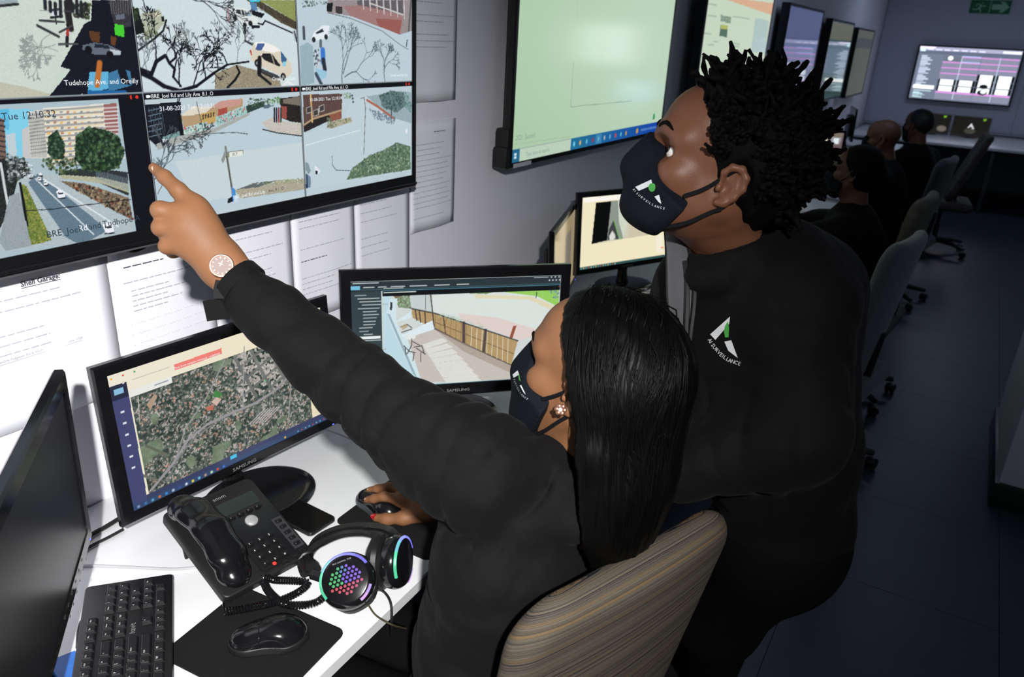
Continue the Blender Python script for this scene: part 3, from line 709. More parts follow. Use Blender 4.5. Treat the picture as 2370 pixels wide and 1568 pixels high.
p.poly([(1540, 625), (1760, 590), (1830, 600), (1830, 800), (1700, 760)], (150, 170, 178), noise=4); p.line([(1545, 650), (1610, 690), (1720, 770)], 0.0028, (170, 96, 70))
tr = [(1620, 620), (1700, 590), (1780, 600), (1800, 680), (1740, 730), (1650, 700)]; p.poly(tr, (80, 104, 104), 0.8); p.dots(tr, 220, 0.0015, 0.004, [(70, 98, 92), (52, 78, 72), (110, 136, 130)]); p.dots([(1790, 600), (1830, 640), (1830, 730), (1790, 700)], 60, 0.0015, 0.004, [(110, 150, 140), (84, 124, 116)])
p.line([(1705, 690), (1700, 780)], 0.0016, (60, 66, 66)); p.dots([(1560, 705), (1730, 760), (1720, 810), (1590, 770)], 150, 0.0014, 0.0036, [(120, 134, 150), (104, 118, 134)], 0.8)
p.line([(1525, 630), (1535, 700), (1524, 1000)], 0.0011, (96, 92, 86)); p.line([(1500, 640), (1530, 632)], 0.0008, (96, 92, 86))
for (a, b) in ((1452, 640), (1455, 662), (1448, 620)): p.disc((a, b), 0.004, 0.003, (70, 80, 90))
p.line([(1318, 1020), (1320, 1070), (1345, 1105), (1440, 1108)], 0.0010, (80, 84, 88)); p.disc((1318, 1018), 0.0018, 0.0028, (40, 44, 48))
tr = [(1450, 1090), (1560, 1010), (1660, 970), (1740, 925), (1825, 950), (1828, 1100), (1460, 1160), (1410, 1170)]; p.poly(tr, (92, 116, 96), noise=8); p.dots(tr, 520, 0.0014, 0.004, [(110, 136, 104), (70, 94, 74), (140, 160, 130), (54, 76, 60), (160, 180, 150)])
p.disc((1800, 850), 0.005, 0.007, (226, 232, 236)); p.poly([(1205, 1070), (1225, 1090), (1245, 1115), (1222, 1130), (1208, 1110)], (226, 230, 236)); p.poly([(1210, 1105), (1228, 1112), (1222, 1132), (1210, 1130)], (30, 34, 44)); p.poly([(1145, 1050), (1165, 1060), (1180, 1110), (1165, 1130), (1145, 1100)], (130, 150, 160)); p.poly([(1150, 1120), (1180, 1150), (1180, 1215), (1152, 1225)], (110, 134, 156)); p.poly([(1150, 1130), (1160, 1140), (1162, 1220), (1150, 1222)], (40, 60, 90))
end()
# -- upper left: pavement in shade
begin(CB[0], CB[1]-0.002, SEPZ+0.002, 1.815, (198, 212, 202)); p.zoom(2.529, 0, 0)
p.poly([(0, 0), (560, 0), (480, 170), (360, 390), (290, 560), (0, 580)], (202, 214, 204), noise=3); p.poly([(0, 480), (150, 510), (330, 560), (0, 600)], (190, 190, 172), noise=4)
p.poly([(545, 0), (790, 0), (845, 560), (290, 570), (420, 410), (360, 390), (500, 140), (540, 120)], (16, 20, 32), noise=4)
p.poly([(640, 0), (770, 0), (775, 160), (680, 160)], (54, 52, 58), noise=8)
for k in range(9): p.line([(655+k*14, 0), (660+k*14, 80)], 0.0008, (110, 110, 112), 0.7)
p.poly([(676, 140), (732, 150), (735, 218), (680, 205)], (70, 205, 50)); p.poly([(680, 90), (735, 80), (735, 110), (690, 118)], (120, 130, 150), 0.7); p.poly([(525, 180), (590, 190), (590, 250), (540, 240)], (110, 66, 30), 0.8); p.poly([(655, 210), (690, 220), (680, 270), (655, 260)], (120, 70, 34), 0.8)
p.poly([(490, 265), (560, 250), (640, 262), (715, 300), (710, 325), (560, 320), (490, 290)], (96, 106, 120)); p.poly([(650, 288), (715, 300), (712, 322), (655, 318)], (186, 196, 205)); p.disc((525, 292), 0.007, 0.007, (10, 12, 16)); p.disc((650, 318), 0.007, 0.006, (10, 12, 16)); p.poly([(560, 256), (640, 266), (650, 285), (560, 280)], (30, 38, 50))
p.poly([(530, 420), (640, 420), (640, 520), (520, 550)], (96, 176, 216)); p.poly([(640, 430), (720, 400), (770, 420), (780, 500), (640, 540)], (62, 120, 160)); p.poly([(690, 400), (740, 400), (770, 500), (720, 490)], (16, 20, 28)); p.line([(590, 370), (575, 500)], 0.005, (190, 110, 46)); p.poly([(520, 530), (740, 530), (760, 552), (520, 556)], (30, 100, 160))
p.line([(410, 0), (405, 70), (420, 165)], 0.006, (36, 34, 36)); p.poly([(395, 160), (412, 165), (410, 225), (392, 225)], (170, 50, 44)); p.line([(400, 220), (398, 270)], 0.0028, (24, 24, 28)); p.disc((402, 150), 0.003, 0.003, (30, 24, 24))
p.line([(225, 150), (350, 215)], 0.0022, (50, 54, 56)); p.line([(240, 120), (380, 130)], 0.0018, (60, 64, 64)); p.line([(355, 190), (430, 150)], 0.0016, (60, 62, 64)); p.line([(350, 260), (460, 258)], 0.0016, (70, 74, 76)); p.line([(330, 60), (335, 140)], 0.0014, (60, 64, 66)); p.line([(240, 60), (500, 70)], 0.0008, (90, 96, 98), .5)
p.poly([(300, 40), (355, 35), (370, 90), (310, 105)], (216, 224, 226)); p.poly([(308, 50), (350, 48), (355, 64), (312, 68)], (70, 80, 84)); p.line([(305, 104), (370, 94)], 0.0018, (30, 34, 36)); p.poly([(0, 0), (112, 0), (112, 22), (0, 34)], (150, 166, 170)); p.line([(0, 36), (112, 24)], 0.002, (40, 44, 46))
p.dots([(430, 30), (540, 20), (530, 110), (440, 100)], 110, 0.0014, 0.0036, [(70, 84, 50), (110, 120, 80), (40, 44, 40), (20, 22, 26)])
for k in range(9): p.line([(270+k*30 if k < 5 else 300+k*26, 5+k % 3*8), (272+k*30 if k < 5 else 302+k*26, 50+k % 4*16)], 0.0028, (34, 36, 42))
for a, b, g in ((330, 260, 3.4), (330, 330, 3.0), (300, 200, 3.6), (345, 300, 2.8), (300, 350, 3.2)): p.tree(p.m((a, b)), g, 0.018, 0.0009, 6, (140, 152, 148), 0.6, 0.5)
p.disc((485, 555), 0.001, 0.0018, (230, 230, 230))
end()
# -- upper middle: Oreilly and Lily
begin(CB[1]+0.002, CB[2]-0.002, SEPZ+0.002, 1.815, (206, 220, 222)); p.zoom(2.8, 300, 0)
p.poly([(60, 320), (0, 0), (1110, 0), (1110, 560), (100, 610)], (206, 220, 222), noise=3)
p.poly([(800, 0), (1090, 0), (1096, 150), (880, 20)], (140, 150, 90), noise=6); p.poly([(760, 0), (840, 0), (1098, 150), (1098, 200), (990, 150), (860, 60)], (86, 80, 62), noise=8)
for k in range(34): p.line([(842+k*7.5, 5+k*4.3), (846+k*7.5, 60+k*3.9)], 0.0007, (44, 40, 34), 0.9)
p.poly([(780, 0), (850, 0), (850, 12), (790, 14)], (60, 190, 220)); p.poly([(788, 20), (830, 20), (836, 70), (794, 74)], (90, 130, 170)); p.poly([(800, 65), (885, 90), (860, 118), (800, 96)], (22, 26, 30))
p.line([(840, 152), (870, 160), (885, 135), (1065, 215)], 0.0016, (20, 24, 28)); p.poly([(1062, 200), (1095, 190), (1104, 260), (1075, 270)], (186, 196, 200)); p.line([(1075, 205), (1090, 270)], 0.002, (60, 66, 72))
p.poly([(670, 75), (700, 50), (760, 55), (800, 95), (838, 120), (835, 150), (780, 155), (680, 115)], (222, 228, 226)); p.poly([(700, 60), (752, 68), (792, 104), (740, 100), (696, 84)], (48, 56, 60)); p.line([(728, 62), (735, 98)], 0.001, (222, 228, 226)); p.line([(748, 66), (760, 104)], 0.001, (222, 228, 226)); p.poly([(765, 78), (800, 98), (785, 108), (762, 98)], (150, 180, 200))
for a, b in ((690, 116), (790, 152)): p.disc((a, b), 0.006, 0.006, (30, 32, 34))
p.poly([(790, 160), (850, 165), (850, 185), (800, 185)], (28, 30, 34)); p.line([(645, 60), (650, 120), (655, 140)], 0.0028, (190, 160, 170)); p.line([(655, 140), (690, 155)], 0.001, (40, 44, 48)); p.line([(752, 160), (754, 210)], 0.004, (26, 28, 32)); p.line([(752, 210), (756, 262)], 0.0018, (90, 76, 70)); p.disc((752, 155), 0.0025, 0.003, (30, 24, 22)); p.line([(756, 265), (800, 290)], 0.002, (40, 44, 48))
p.poly([(20, 60), (60, 50), (110, 210), (40, 230)], (24, 28, 26)); p.dots([(25, 50), (70, 60), (60, 130), (30, 130)], 60, 0.0012, 0.003, [(60, 74, 46), (40, 52, 36)]); p.poly([(80, 90), (200, 60), (240, 140), (190, 200), (110, 230)], (178, 184, 164), noise=4); p.poly([(130, 90), (190, 80), (215, 100), (160, 120)], (206, 202, 180)); p.dots([(100, 210), (170, 190), (190, 220), (110, 260)], 90, 0.001, 0.003, [(120, 130, 100), (150, 156, 130), (90, 100, 80)])
p.line([(245, 130), (225, 200), (170, 250), (60, 330)], 0.0018, (30, 34, 34)); p.poly([(210, 110), (228, 105), (232, 140), (216, 142)], (26, 30, 32)); p.line([(95, 0), (108, 60)], 0.0012, (60, 66, 68)); p.poly([(285, 240), (320, 200), (405, 195), (370, 250)], (170, 180, 178)); p.disc((348, 222), 0.007, 0.0055, (222, 228, 226))
for a, b, g, L in ((470, 0, 0.4, 0.03), (560, 30, 0.1, 0.03), (420, 0, 0.2, 0.03)): p.tree(p.m((a, b)), -g, L, 0.0011, 6, (60, 64, 66), 0.9, 0.4)
p.poly([(560, 480), (700, 420), (880, 470), (980, 520), (990, 560), (560, 590)], (150, 140, 118), noise=12)
BR = (16, 18, 22)
p.line([(75, 470), (140, 500), (230, 560), (330, 590), (440, 560), (560, 470), (640, 420), (780, 400)], 0.0046, BR, w1=0.0018); p.line([(75, 450), (150, 480), (180, 400), (240, 360), (265, 410), (300, 450), (290, 500), (340, 560)], 0.0038, BR, w1=0.0022); p.line([(265, 410), (300, 380), (320, 330), (400, 300)], 0.002, BR, w1=0.001); p.line([(700, 430), (720, 470), (690, 520), (640, 570)], 0.0024, BR)
for a, b, g, L, d in ((180, 400, 1.6, 0.032, 7), (240, 360, 1.0, 0.026, 6), (330, 560, 1.7, 0.034, 7), (420, 565, 1.4, 0.036, 7), (500, 510, 1.5, 0.036, 7), (580, 455, 1.3, 0.034, 7), (640, 420, 1.9, 0.03, 7), (700, 410, 1.2, 0.03, 6), (290, 470, 1.2, 0.03, 7), (640, 540, -1.0, 0.02, 6), (130, 480, 2.0, 0.026, 6), (90, 440, 1.2, 0.024, 6), (560, 300, 1.0, 0.02, 6), (460, 420, 1.8, .03, 6), (380, 380, 1.4, .026, 6)):
    p.tree(p.m((a, b)), g, L*.8, 0.0015 if d == 7 else 0.0009, d-1, BR if d == 7 else (80, 88, 90), 0.9 if d == 7 else .55, 0.6)
car = [(790, 335), (815, 275), (870, 270), (940, 300), (1000, 350), (1050, 410), (1062, 470), (1020, 508), (960, 480), (860, 430), (795, 390)]
p.poly(car, (216, 206, 188)); p.poly([(815, 275), (870, 270), (950, 300), (985, 330), (940, 345), (880, 330), (830, 330)], (240, 238, 232)); p.poly([(838, 280), (885, 285), (862, 328), (820, 325)], (70, 96, 150)); p.poly([(870, 345), (930, 350), (985, 425), (975, 432), (880, 390), (860, 365)], (34, 32, 34)); p.line([(925, 350), (945, 415)], 0.001, (200, 190, 170)); p.poly([(985, 330), (1025, 380), (1018, 430), (990, 400)], (60, 96, 140)); p.poly([(1000, 400), (1022, 400), (1018, 432), (998, 430)], (140, 205, 225))
for a, b in ((835, 410), (1002, 498)): p.disc((a, b), 0.0085, 0.0085, (24, 24, 26)); p.disc((a, b), 0.004, 0.004, (150, 150, 146))
p.line([(790, 330), (796, 355)], 0.0018, (190, 50, 40)); p.poly([(850, 440), (960, 485), (1010, 515), (930, 510), (850, 470)], (30, 30, 32), 0.8); p.line([(850, 380), (846, 480)], 0.0055, (26, 26, 30)); p.disc((850, 372), 0.003, 0.0034, (40, 30, 26)); p.line([(846, 485), (890, 520), (920, 545)], 0.003, (24, 26, 30)); p.line([(1000, 560), (1030, 530), (1070, 555)], 0.003, (226, 230, 230))
end()
# -- upper right: corner building
begin(CB[2]+0.002, CB[3], SEPZ+0.002, 1.815, (190, 206, 216)); p.zoom(2.8, 300, 0)
p.poly([(1100, 0), (1840, 0), (1840, 540), (1115, 560)], (188, 204, 214), noise=3); p.poly([(1110, 300), (1160, 275), (1195, 300), (1205, 540), (1120, 555)], (150, 176, 186), noise=3)
p.poly([(1290, 0), (1840, 0), (1835, 200), (1760, 225), (1440, 105), (1290, 80)], (150, 140, 142), noise=6); p.poly([(1390, 40), (1600, 30), (1780, 110), (1760, 225), (1440, 105)], (158, 120, 118), noise=5); p.poly([(1600, 120), (1770, 130), (1755, 225), (1620, 170)], (150, 84, 76), 0.8)
for k in range(7): p.poly([(1480+k*44, 0), (1512+k*44, 0), (1516+k*44, 40+k*9), (1484+k*44, 32+k*9)], (96, 92, 98)); p.line([(1520+k*44, 0), (1524+k*44, 60+k*10)], 0.0014, (210, 210, 210))
p.line([(1560, 20), (1780, 96)], 0.0016, (205, 200, 198)); p.poly([(1285, 20), (1325, 18), (1318, 78), (1285, 75)], (26, 30, 34)); p.poly([(1340, 40), (1386, 42), (1384, 92), (1342, 84)], (60, 56, 58)); p.dots([(1120, 0), (1290, 0), (1280, 30), (1130, 50)], 80, 0.001, 0.003, [(110, 130, 130), (70, 84, 84), (200, 206, 206)])
p.line([(1290, 82), (1440, 120), (1640, 200), (1760, 290), (1810, 320)], 0.001, (110, 118, 124)); p.poly([(1185, 250), (1200, 210), (1235, 185), (1255, 165), (1300, 168), (1310, 215), (1290, 250), (1230, 262), (1190, 265)], (226, 234, 238)); p.poly([(1210, 212), (1255, 185), (1268, 205), (1220, 222)], (44, 54, 62))
for a, b in ((1200, 258), (1280, 240)): p.disc((a, b), 0.0065, 0.0065, (40, 44, 48))
p.line([(1245, 265), (1245, 300)], 0.004, (90, 100, 110)); p.line([(1258, 330), (1262, 400)], 0.008, (60, 120, 200)); p.line([(1262, 390), (1272, 450)], 0.006, (40, 48, 60)); p.dots([(1200, 330), (1240, 320), (1245, 420), (1205, 430)], 50, 0.0014, 0.0036, [(80, 90, 104), (210, 216, 220), (50, 60, 74)]); p.poly([(1210, 440), (1280, 460), (1285, 500), (1230, 530)], (150, 196, 220), 0.9); p.line([(1215, 480), (1250, 548)], 0.0045, (60, 76, 92)); p.line([(1135, 180), (1138, 250)], 0.004, (70, 80, 90))
for a, b, g, L in ((1385, 545, 1.55, 0.05), (1390, 480, 1.0, 0.04), (1400, 500, 0.4, 0.05), (1660, 530, 1.7, 0.036), (1655, 470, 1.2, 0.03)): p.tree(p.m((a, b)), g, L*.85, 0.0016, 6, (84, 100, 108), 0.75, 0.55)
p.line([(1805, 260), (1800, 300)], 0.002, (70, 76, 80)); p.line([(1830, 0), (1815, 200)], 0.003, (60, 70, 74), 0.7)
end(); p.z = None
# -- top row, mostly above the frame
for k in range(3):
    begin(CB[k]+0.002, CB[k+1]-0.002, 1.817, Z1-0.012, (120, 134, 140)); sl = keep['sl']; src = cellclip(*((CB[1]+.004, CB[2]-.004), (CB[2]+.004, CB[3]-.004), (CB[1]+.004, CB[2]-.004))[k], *((Z0, SEPZ-.016), (Z0, SEPZ-.016), (SEPZ+.004, 1.812))[k])
    sp = keep['im'][src]; H_, W_ = p.im[sl].shape[:2]; ii = np.linspace(0, sp.shape[0]-1, H_).astype(int); jj = np.linspace(sp.shape[1]-1, 0, W_).astype(int); p.im[sl] = sp[ii][:, jj]; end()
LN = (150, 160, 165)
p.line([tvl(Y0, SEPZ), tvl(Y1, SEPZ)], 0.0009, LN, raw=True)
for yb in CB[1:3]: p.line([tvl(yb, Z0), tvl(yb, Z1)], 0.0007, LN, raw=True)
tv1 = tv('video_wall_screen', 'large wall screen showing nine street camera feeds, touched by the pointing finger', TC, 0.0, 1.24, 0.728, (0.02, 0.02, 0.015, 0.036), p, 0.04, XF)
bm = BM(); box(bm, (0, -0.001, -0.352), (1.236, 0.004, 0.008), 0.0018, 2); obj('frame_ridge', bm, TVF, tv1)
hy = SEPZ-0.0105
screen_text(tv1, [('BRE_Joel Rd and Lily Ave_8.1_O', tvl(0.934, hy), 0.0105, 'LEFT'), ('BRE_Joel Rd and Fife Ave_6.1_O', tvl(1.327, hy), 0.0105, 'LEFT'),
    ('31-08-2021 Tue 12:10:31', tvl(0.948, 1.5235), 0.0125, 'LEFT'), ('31-08-2021 Tue 12:10:34', tvl(1.338, 1.523), 0.0105, 'LEFT'),
    ('Tudehope Ave. and Oreilly', tvl(0.912, 1.575), 0.0125, 'RIGHT'), ('Oreilly and Lily', tvl(1.298, 1.571), 0.011, 'RIGHT'), ('Oreilly and Fife Ave', tvl(1.70, 1.571), 0.009, 'RIGHT'),
    ('Rd', cv((184, 537)), 0.0155, 'LEFT'), ('BRE_Joel Rd and Lily', tvl(1.10, 1.334), 0.0105, 'LEFT')], TXTW)
screen_text(tv1, [('Tue 12:10:32', cv((6, 279)), 0.0165, 'LEFT'), ('BRE_Joel', cv((110, 552)), 0.0165, 'LEFT'), ('and', cv((208, 533)), 0.0165, 'LEFT'), ('Tudhope A', cv((240, 527)), 0.0165, 'LEFT'), ('LILY', cv((538, 361)), 0.0085, 'LEFT'), ('Ave_8.1_O', tvl(1.197, 1.334), 0.010, 'LEFT')], TXTB, 0.0022)
bm = BM()
for yy, zz in ((0.905, SEPZ-0.007), (1.298, SEPZ-0.007), (1.705, SEPZ-0.007)):
    a, b = tvl(yy, zz); lathe(bm, [(0, 0), (0.0032, 0)], 12, T(a, 0.0024, b) @ RX(PI/2)); box(bm, (a-0.012, 0.0024, b), (0.003, 0.0004, 0.007))
tag(obj('record_marks', bm, TXTR, tv1, smooth=0), kind='stuff')
bm = BM()
for yy in (0.924, 1.317):
    a, b = tvl(yy+0.003, SEPZ-0.007); box(bm, (a, 0.0024, b), (0.006, 0.0004, 0.005)); box(bm, (a+0.0045, 0.0024, b), (0.0022, 0.0004, 0.004))
tag(obj('camera_marks', bm, TXTW, tv1, smooth=0), kind='stuff')

# ---------------------------------------------------------------- pale green desktop screen
T2 = (0.08, 2.946, 1.675); p = Pic(*gridxy(1.40, 0.79, 0.0026), (176, 204, 174), conv_for(T2, 0, 0))
X, Y = np.meshgrid(p.x, p.y); p.im += (np.sin(X*2.2+0.6)*7+np.cos(Y*5)*4)[..., None]*np.array((1.0, 0.6, 1.2))
for k in range(60): p.im[:, p.rs.randint(len(p.x))] -= p.rs.uniform(0, 3)
p.zoom(3.118, 1140, 0)
bot = p.y[0]
p.poly([(p.x[0], bot), (p.x[-1], bot), (p.x[-1], bot+0.045), (p.x[0], bot+0.045)], (186, 206, 186), raw=True)
tb = bot+0.045
def barx(px): return p.m((px, 1000))[0]
x570, x1190 = barx(572), p.x[-1]; nn = 12
for k in range(40):
    a = x570+(x1190-x570)*k/40; b = x570+(x1190-x570)*(k+1)/40; t = k/40
    p.poly([(a, bot), (b+0.002, bot), (b+0.002, tb), (a, tb)], (34-14*t, 112-48*t, 150+18*t), raw=True)
p.poly([(p.x[0], bot), (barx(207), bot), (barx(207), tb), (p.x[0], tb)], (40, 104, 140), raw=True)
p.line([(barx(207), tb), (x570, tb)], 0.0018, (150, 160, 160), raw=True)
cols = [(120, 210, 235), (225, 180, 90), (110, 190, 220), (170, 40, 50), (120, 190, 220), (180, 180, 170), (110, 170, 210), (220, 70, 50), (100, 190, 200), (210, 160, 60)]
for k, px in enumerate((597, 640, 686, 730, 770, 812, 851, 890, 928, 964)): p.disc((barx(px), bot+0.0225), 0.010, 0.0125, cols[k], raw=True, soft=0.5)
p.poly([(barx(750), bot+0.004), (barx(792), bot+0.004), (barx(792), tb-0.003), (barx(750), tb-0.003)], (90, 160, 196), 0.5, raw=True); p.disc((barx(1042), bot+0.0225), 0.013, 0.013, (200, 160, 60), raw=True)
for k in range(9): p.poly([(barx(1070+k*12), bot+0.017), (barx(1078+k*12), bot+0.017), (barx(1078+k*12), bot+0.028), (barx(1070+k*12), bot+0.028)], (90, 130, 190), raw=True)
for k in range(4):
    a, b = divmod(k, 2); p.poly([(barx(168)+a*0.008, bot+0.014+b*0.010), (barx(168)+a*0.008+0.007, bot+0.014+b*0.010), (barx(168)+a*0.008+0.007, bot+0.023+b*0.010), (barx(168)+a*0.008, bot+0.023+b*0.010)], (200, 230, 240), raw=True)
p.line([(590, 450), (570, 772), (1010, 730)], 0.0016, (130, 150, 130), 0.7); p.line([(163, 1045), (570, 985)], 0.0012, (150, 170, 150), 0.6)
p.line([(620, 0), (615, 150)], 0.001, (150, 176, 160), 0.5); p.poly([(1165, 825), (1176, 820), (1174, 860), (1160, 866)], (40, 140, 80))
tv2 = tv('wall_screen', 'large wall screen with a pale green desktop and a blue taskbar', T2, 0.0, 1.435, 0.825, (0.017, 0.017, 0.014, 0.02), p, 0.03, 0.08)
screen_text(tv2, [('Type here to search', (barx(250), bot+0.015), 0.021, 'LEFT'), ('2021  Second', (p.x[0]+0.02, bot+0.075), 0.024, 'LEFT')], mat('screen_text_grey', (0, 0, 0), 0.5, emit=lc(130, 150, 140)))
bm = BM(); box(bm, (-0.70, 0.03, -0.345), (0.05, 0.05, 0.13), 0.006, 2); box(bm, (-0.72, 0.03, -0.375), (0.03, 0.055, 0.07), 0.006, 2); obj('speaker_bracket', bm, MATTE, tv2)
bm = BM(); box(bm, (-0.63, -0.0006, -0.4035), (0.12, 0.001, 0.014)); obj('sticker', bm, mat('white_sticker', (0.6, 0.6, 0.66), 0.5, var=0.03), tv2)

# ---------------------------------------------------------------- browser page screen
T3 = (0.1, 4.715, 1.63); p = Pic(*gridxy(1.32, 0.75, 0.004), (196, 212, 190), conv_for(T3, 0, 0)); p.zoom(3.118, 1140, 0)
p.poly([(1560, -40), (2080, 30), (2080, 130), (1700, 0), (1560, -40)], (214, 172, 140)); p.poly([(1900, 130), (1995, 150), (1975, 390), (1868, 372)], (172, 194, 190)); p.poly([(1650, 108), (1727, 120), (1722, 168), (1650, 155)], (130, 150, 130), noise=24); p.poly([(1650, 180), (1702, 185), (1695, 270), (1640, 260)], (80, 110, 96)); p.poly([(1652, 180), (1702, 186), (1700, 215), (1650, 208)], (172, 180, 96))
for a, b, c in ((1560, 30, 60), (1720, 310, 70), (1560, 110, 60), (1740, 120, 120), (1530, 240, 50), (1560, 320, 40), (1600, 300, 30), (1720, 330, 60)): p.line([(a, b), (a+c, b+c*0.15)], 0.004, (150, 170, 150), 0.7)
tv('wall_screen', 'wall screen showing a pale web page with an orange band, above the standing person', T3, 0, 1.36, 0.79, (0.02, 0.02, 0.02, 0.02), p, 0.05, 0.1)
# ---------------------------------------------------------------- three dim screens further along
p = Pic(*gridxy(1.2, 0.66, 0.01), (78, 84, 122)); p.poly([(-.6, 0.0), (.6, 0.0), (.6, .33), (-.6, .33)], (84, 92, 132), raw=True)
tv('wall_screen', 'dim bluish wall screen, third from the far corner', (0.1, 6.475, 1.615), 0, 1.245, 0.70, (0.015, 0.015, 0.015, 0.015), p, 0.06, 0.1, screen=screen_mat('glossy_dim_screen', 0.85, 0.035, 1.0))
p = Pic(*gridxy(1.2, 0.66, 0.01), (58, 82, 92)); p.poly([(-.6, .18), (.6, .18), (.6, .33), (-.6, .33)], (96, 98, 82), raw=True); p.poly([(-.6, -.33), (.6, -.33), (.6, -.1), (-.6, -.1)], (48, 72, 66), raw=True)
tv('wall_screen', 'dim grey green wall screen, second from the far corner', (0.1, 8.17, 1.575), 0, 1.25, 0.70, (0.015, 0.015, 0.015, 0.015), p, 0.06, 0.1, screen=screen_mat('glossy_dim_screen', 0.85, 0.035, 1.0))
p = Pic(*gridxy(1.2, 0.66, 0.01), (82, 84, 72)); p.poly([(-.6, .15), (.6, .15), (.6, .25), (-.6, .25)], (60, 66, 66), raw=True)
tv('wall_screen', 'dim olive wall screen nearest the far corner', (0.1, 9.74, 1.545), 0, 1.26, 0.70, (0.015, 0.015, 0.015, 0.015), p, 0.06, 0.1, screen=screen_mat('glossy_dim_screen', 0.85, 0.035, 1.0))

# ---------------------------------------------------------------- end wall screen with camera grid
TB = (1.07, 11.70, 1.445); cvb = conv_for(TB, -PI/2, 0); p = Pic(*gridxy(1.13, 0.635, 0.006), (96, 104, 122), cvb)
def R_(u0, v0, u1, v1, col, al=1.0): p.poly([((u0-.5)*1.13, (.5-v0)*.635), ((u1-.5)*1.13, (.5-v0)*.635), ((u1-.5)*1.13, (.5-v1)*.635), ((u0-.5)*1.13, (.5-v1)*.635)], col, al, raw=True)
R_(0, 0, 1, .07, (150, 150, 176)); R_(0, .07, 1, .14, (84, 92, 112)); R_(0, 0, .16, .03, (236, 220, 245)); R_(.01, .02, .06, .09, (200, 236, 240)); R_(.82, .02, .99, .06, (225, 230, 245))
for k in range(7): R_(.08+.085*k, .045, .14+.085*k, .065, (215, 215, 235))
for k in range(16):
    wv = .06+.06*((k*7) % 5)/4; R_(.035, .17+k*.036, .035+wv, .195+k*.036, (176, 186, 205))
R_(.02, .74, .235, .80, (250, 255, 255)); R_(.03, .83, .21, .85, (170, 190, 200))
for k in range(5): R_(.03, .87+k*.022, .1+.03*(k % 3), .885+k*.022, (170, 200, 205))
GX = [.255, .445, .63, .815, .995]; GY = [.15, .26, .365, .47, .595, .715, .83, .98]
for r_ in range(7):
    for c_ in range(4):
        a, b, u, v = GX[c_], GX[c_+1], GY[r_], GY[r_+1]; R_(a+.004, u+.008, b-.004, v-.004, (116, 120, 140)); R_(a+.004, u+.006, b-.004, u+.028, (200, 130, 200))
for r_, cs in ((3, (2, 3)), (4, (0, 1, 2, 3)), (5, (0, 1, 2, 3))):
    for c_ in cs:
        a, b, u, v = GX[c_], GX[c_+1], GY[r_], GY[r_+1]; R_(a+.004, u+.006, b-.004, v-.004, (12, 12, 16)); R_(a+.028, u+.01, b-.03, v-.008, (240, 248, 248))
R_(GX[0]+.004, GY[0]+.006, GX[1]-.004, GY[1]-.004, (90, 98, 112)); p.disc(((.33-.5)*1.13, (.5-.2)*.635), .032, .028, (245, 250, 250), raw=True); R_(GX[1], GY[0], GX[2], GY[0]+.006, (130, 200, 230)); R_(GX[1], GY[1]-.006, GX[2], GY[1], (130, 200, 230))
p.disc(((.72-.5)*1.13, (.5-.69)*.635), .05, .03, (20, 20, 24), raw=True); p.disc(((.72-.5)*1.13, (.5-.8)*.635), .06, .035, (16, 16, 20), raw=True); p.disc(((.73-.5)*1.13, (.5-.785)*.635), .035, .025, (240, 245, 245), raw=True)
for k in range(4): R_(GX[k]-.003, .15, GX[k]+.001, .98, (190, 205, 220))
p.im *= 1.0
tv('wall_screen', 'bright wall screen with a grid of camera tiles on the far end wall', TB, -PI/2, 1.17, 0.67, (0.016, 0.016, 0.014, 0.016), p, 0.05, 0.1, screen=screen_mat('bright_screen', 1.6))
p = Pic(*gridxy(0.95, 0.55, 0.02), (238, 240, 244)); p.poly([(-.45, .2), (.45, .2), (.45, .25), (-.45, .25)], (250, 252, 252), raw=True); p.poly([(-.05, -.15), (.02, -.15), (.02, 0), (-.05, 0)], (150, 150, 190), raw=True); p.poly([(.06, -.1), (.3, -.1), (.3, .02), (.06, .02)], (190, 200, 196), raw=True); p.disc((.1, .17), .05, .03, (180, 190, 200), raw=True)
tv('wall_screen', 'white wall screen on the far wall, seen only reflected in the green screen', (4.08, 11.70, 1.56), -PI/2, 0.98, 0.60, (0.014, 0.014, 0.014, 0.014), p, 0.05, 0.1, screen=screen_mat('reflection_screen', 2.6))  # added out of view, only for its bright reflection in the pale green screen
# exit sign
e = empty('exit_sign', (1.163, 11.775, 2.245), 0, 'green running man exit sign with an arrow on the far end wall', 'sign')
GRN = mat('exit_sign_green', (0.004, 0.05, 0.022), 0.5, var=0.1, emit=(0.0, 0.008, 0.003)); SGW = mat('exit_sign_pale', (0.18, 0.34, 0.26), 0.5, var=0.05, emit=(0.010, 0.026, 0.018))
for sx_ in (-.11, .11): bm = BM(); box(bm, (sx_, 0, 0), (.212, .012, .15), .003); obj('plate', bm, GRN, e)
bm = BM(); box(bm, (0, -.001, 0), (.008, .014, .15)); obj('divider', bm, SGW, e)
bm = BM(); A = [(.02, .03), (.13, .03), (.10, .06), (.145, .06), (.205, 0), (.145, -.06), (.10, -.06), (.13, -.03), (.02, -.03)]
prism(bm, A[:], 0, .003, M=T(0, -.0062, 0) @ RX(PI/2)); obj('arrow', bm, SGW, e)
bm = BM()
for a, b, r_ in (((-.10, .012), (-.115, -.02), .016), ((-.115, -.02), (-.09, -.045), .01), ((-.09, -.045), (-.105, -.07), .008), ((-.115, -.02), (-.15, -.035), .01), ((-.15, -.035), (-.185, -.03), .008), ((-.10, .02), (-.065, .0), .008), ((-.065, .0), (-.045, .015), .007), ((-.105, .02), (-.14, .03), .008), ((-.14, .03), (-.155, .005), .007)):
    tube(bm, [(a[0], -.007, a[1]), (b[0], -.007, b[1])], r_*.8, 8)
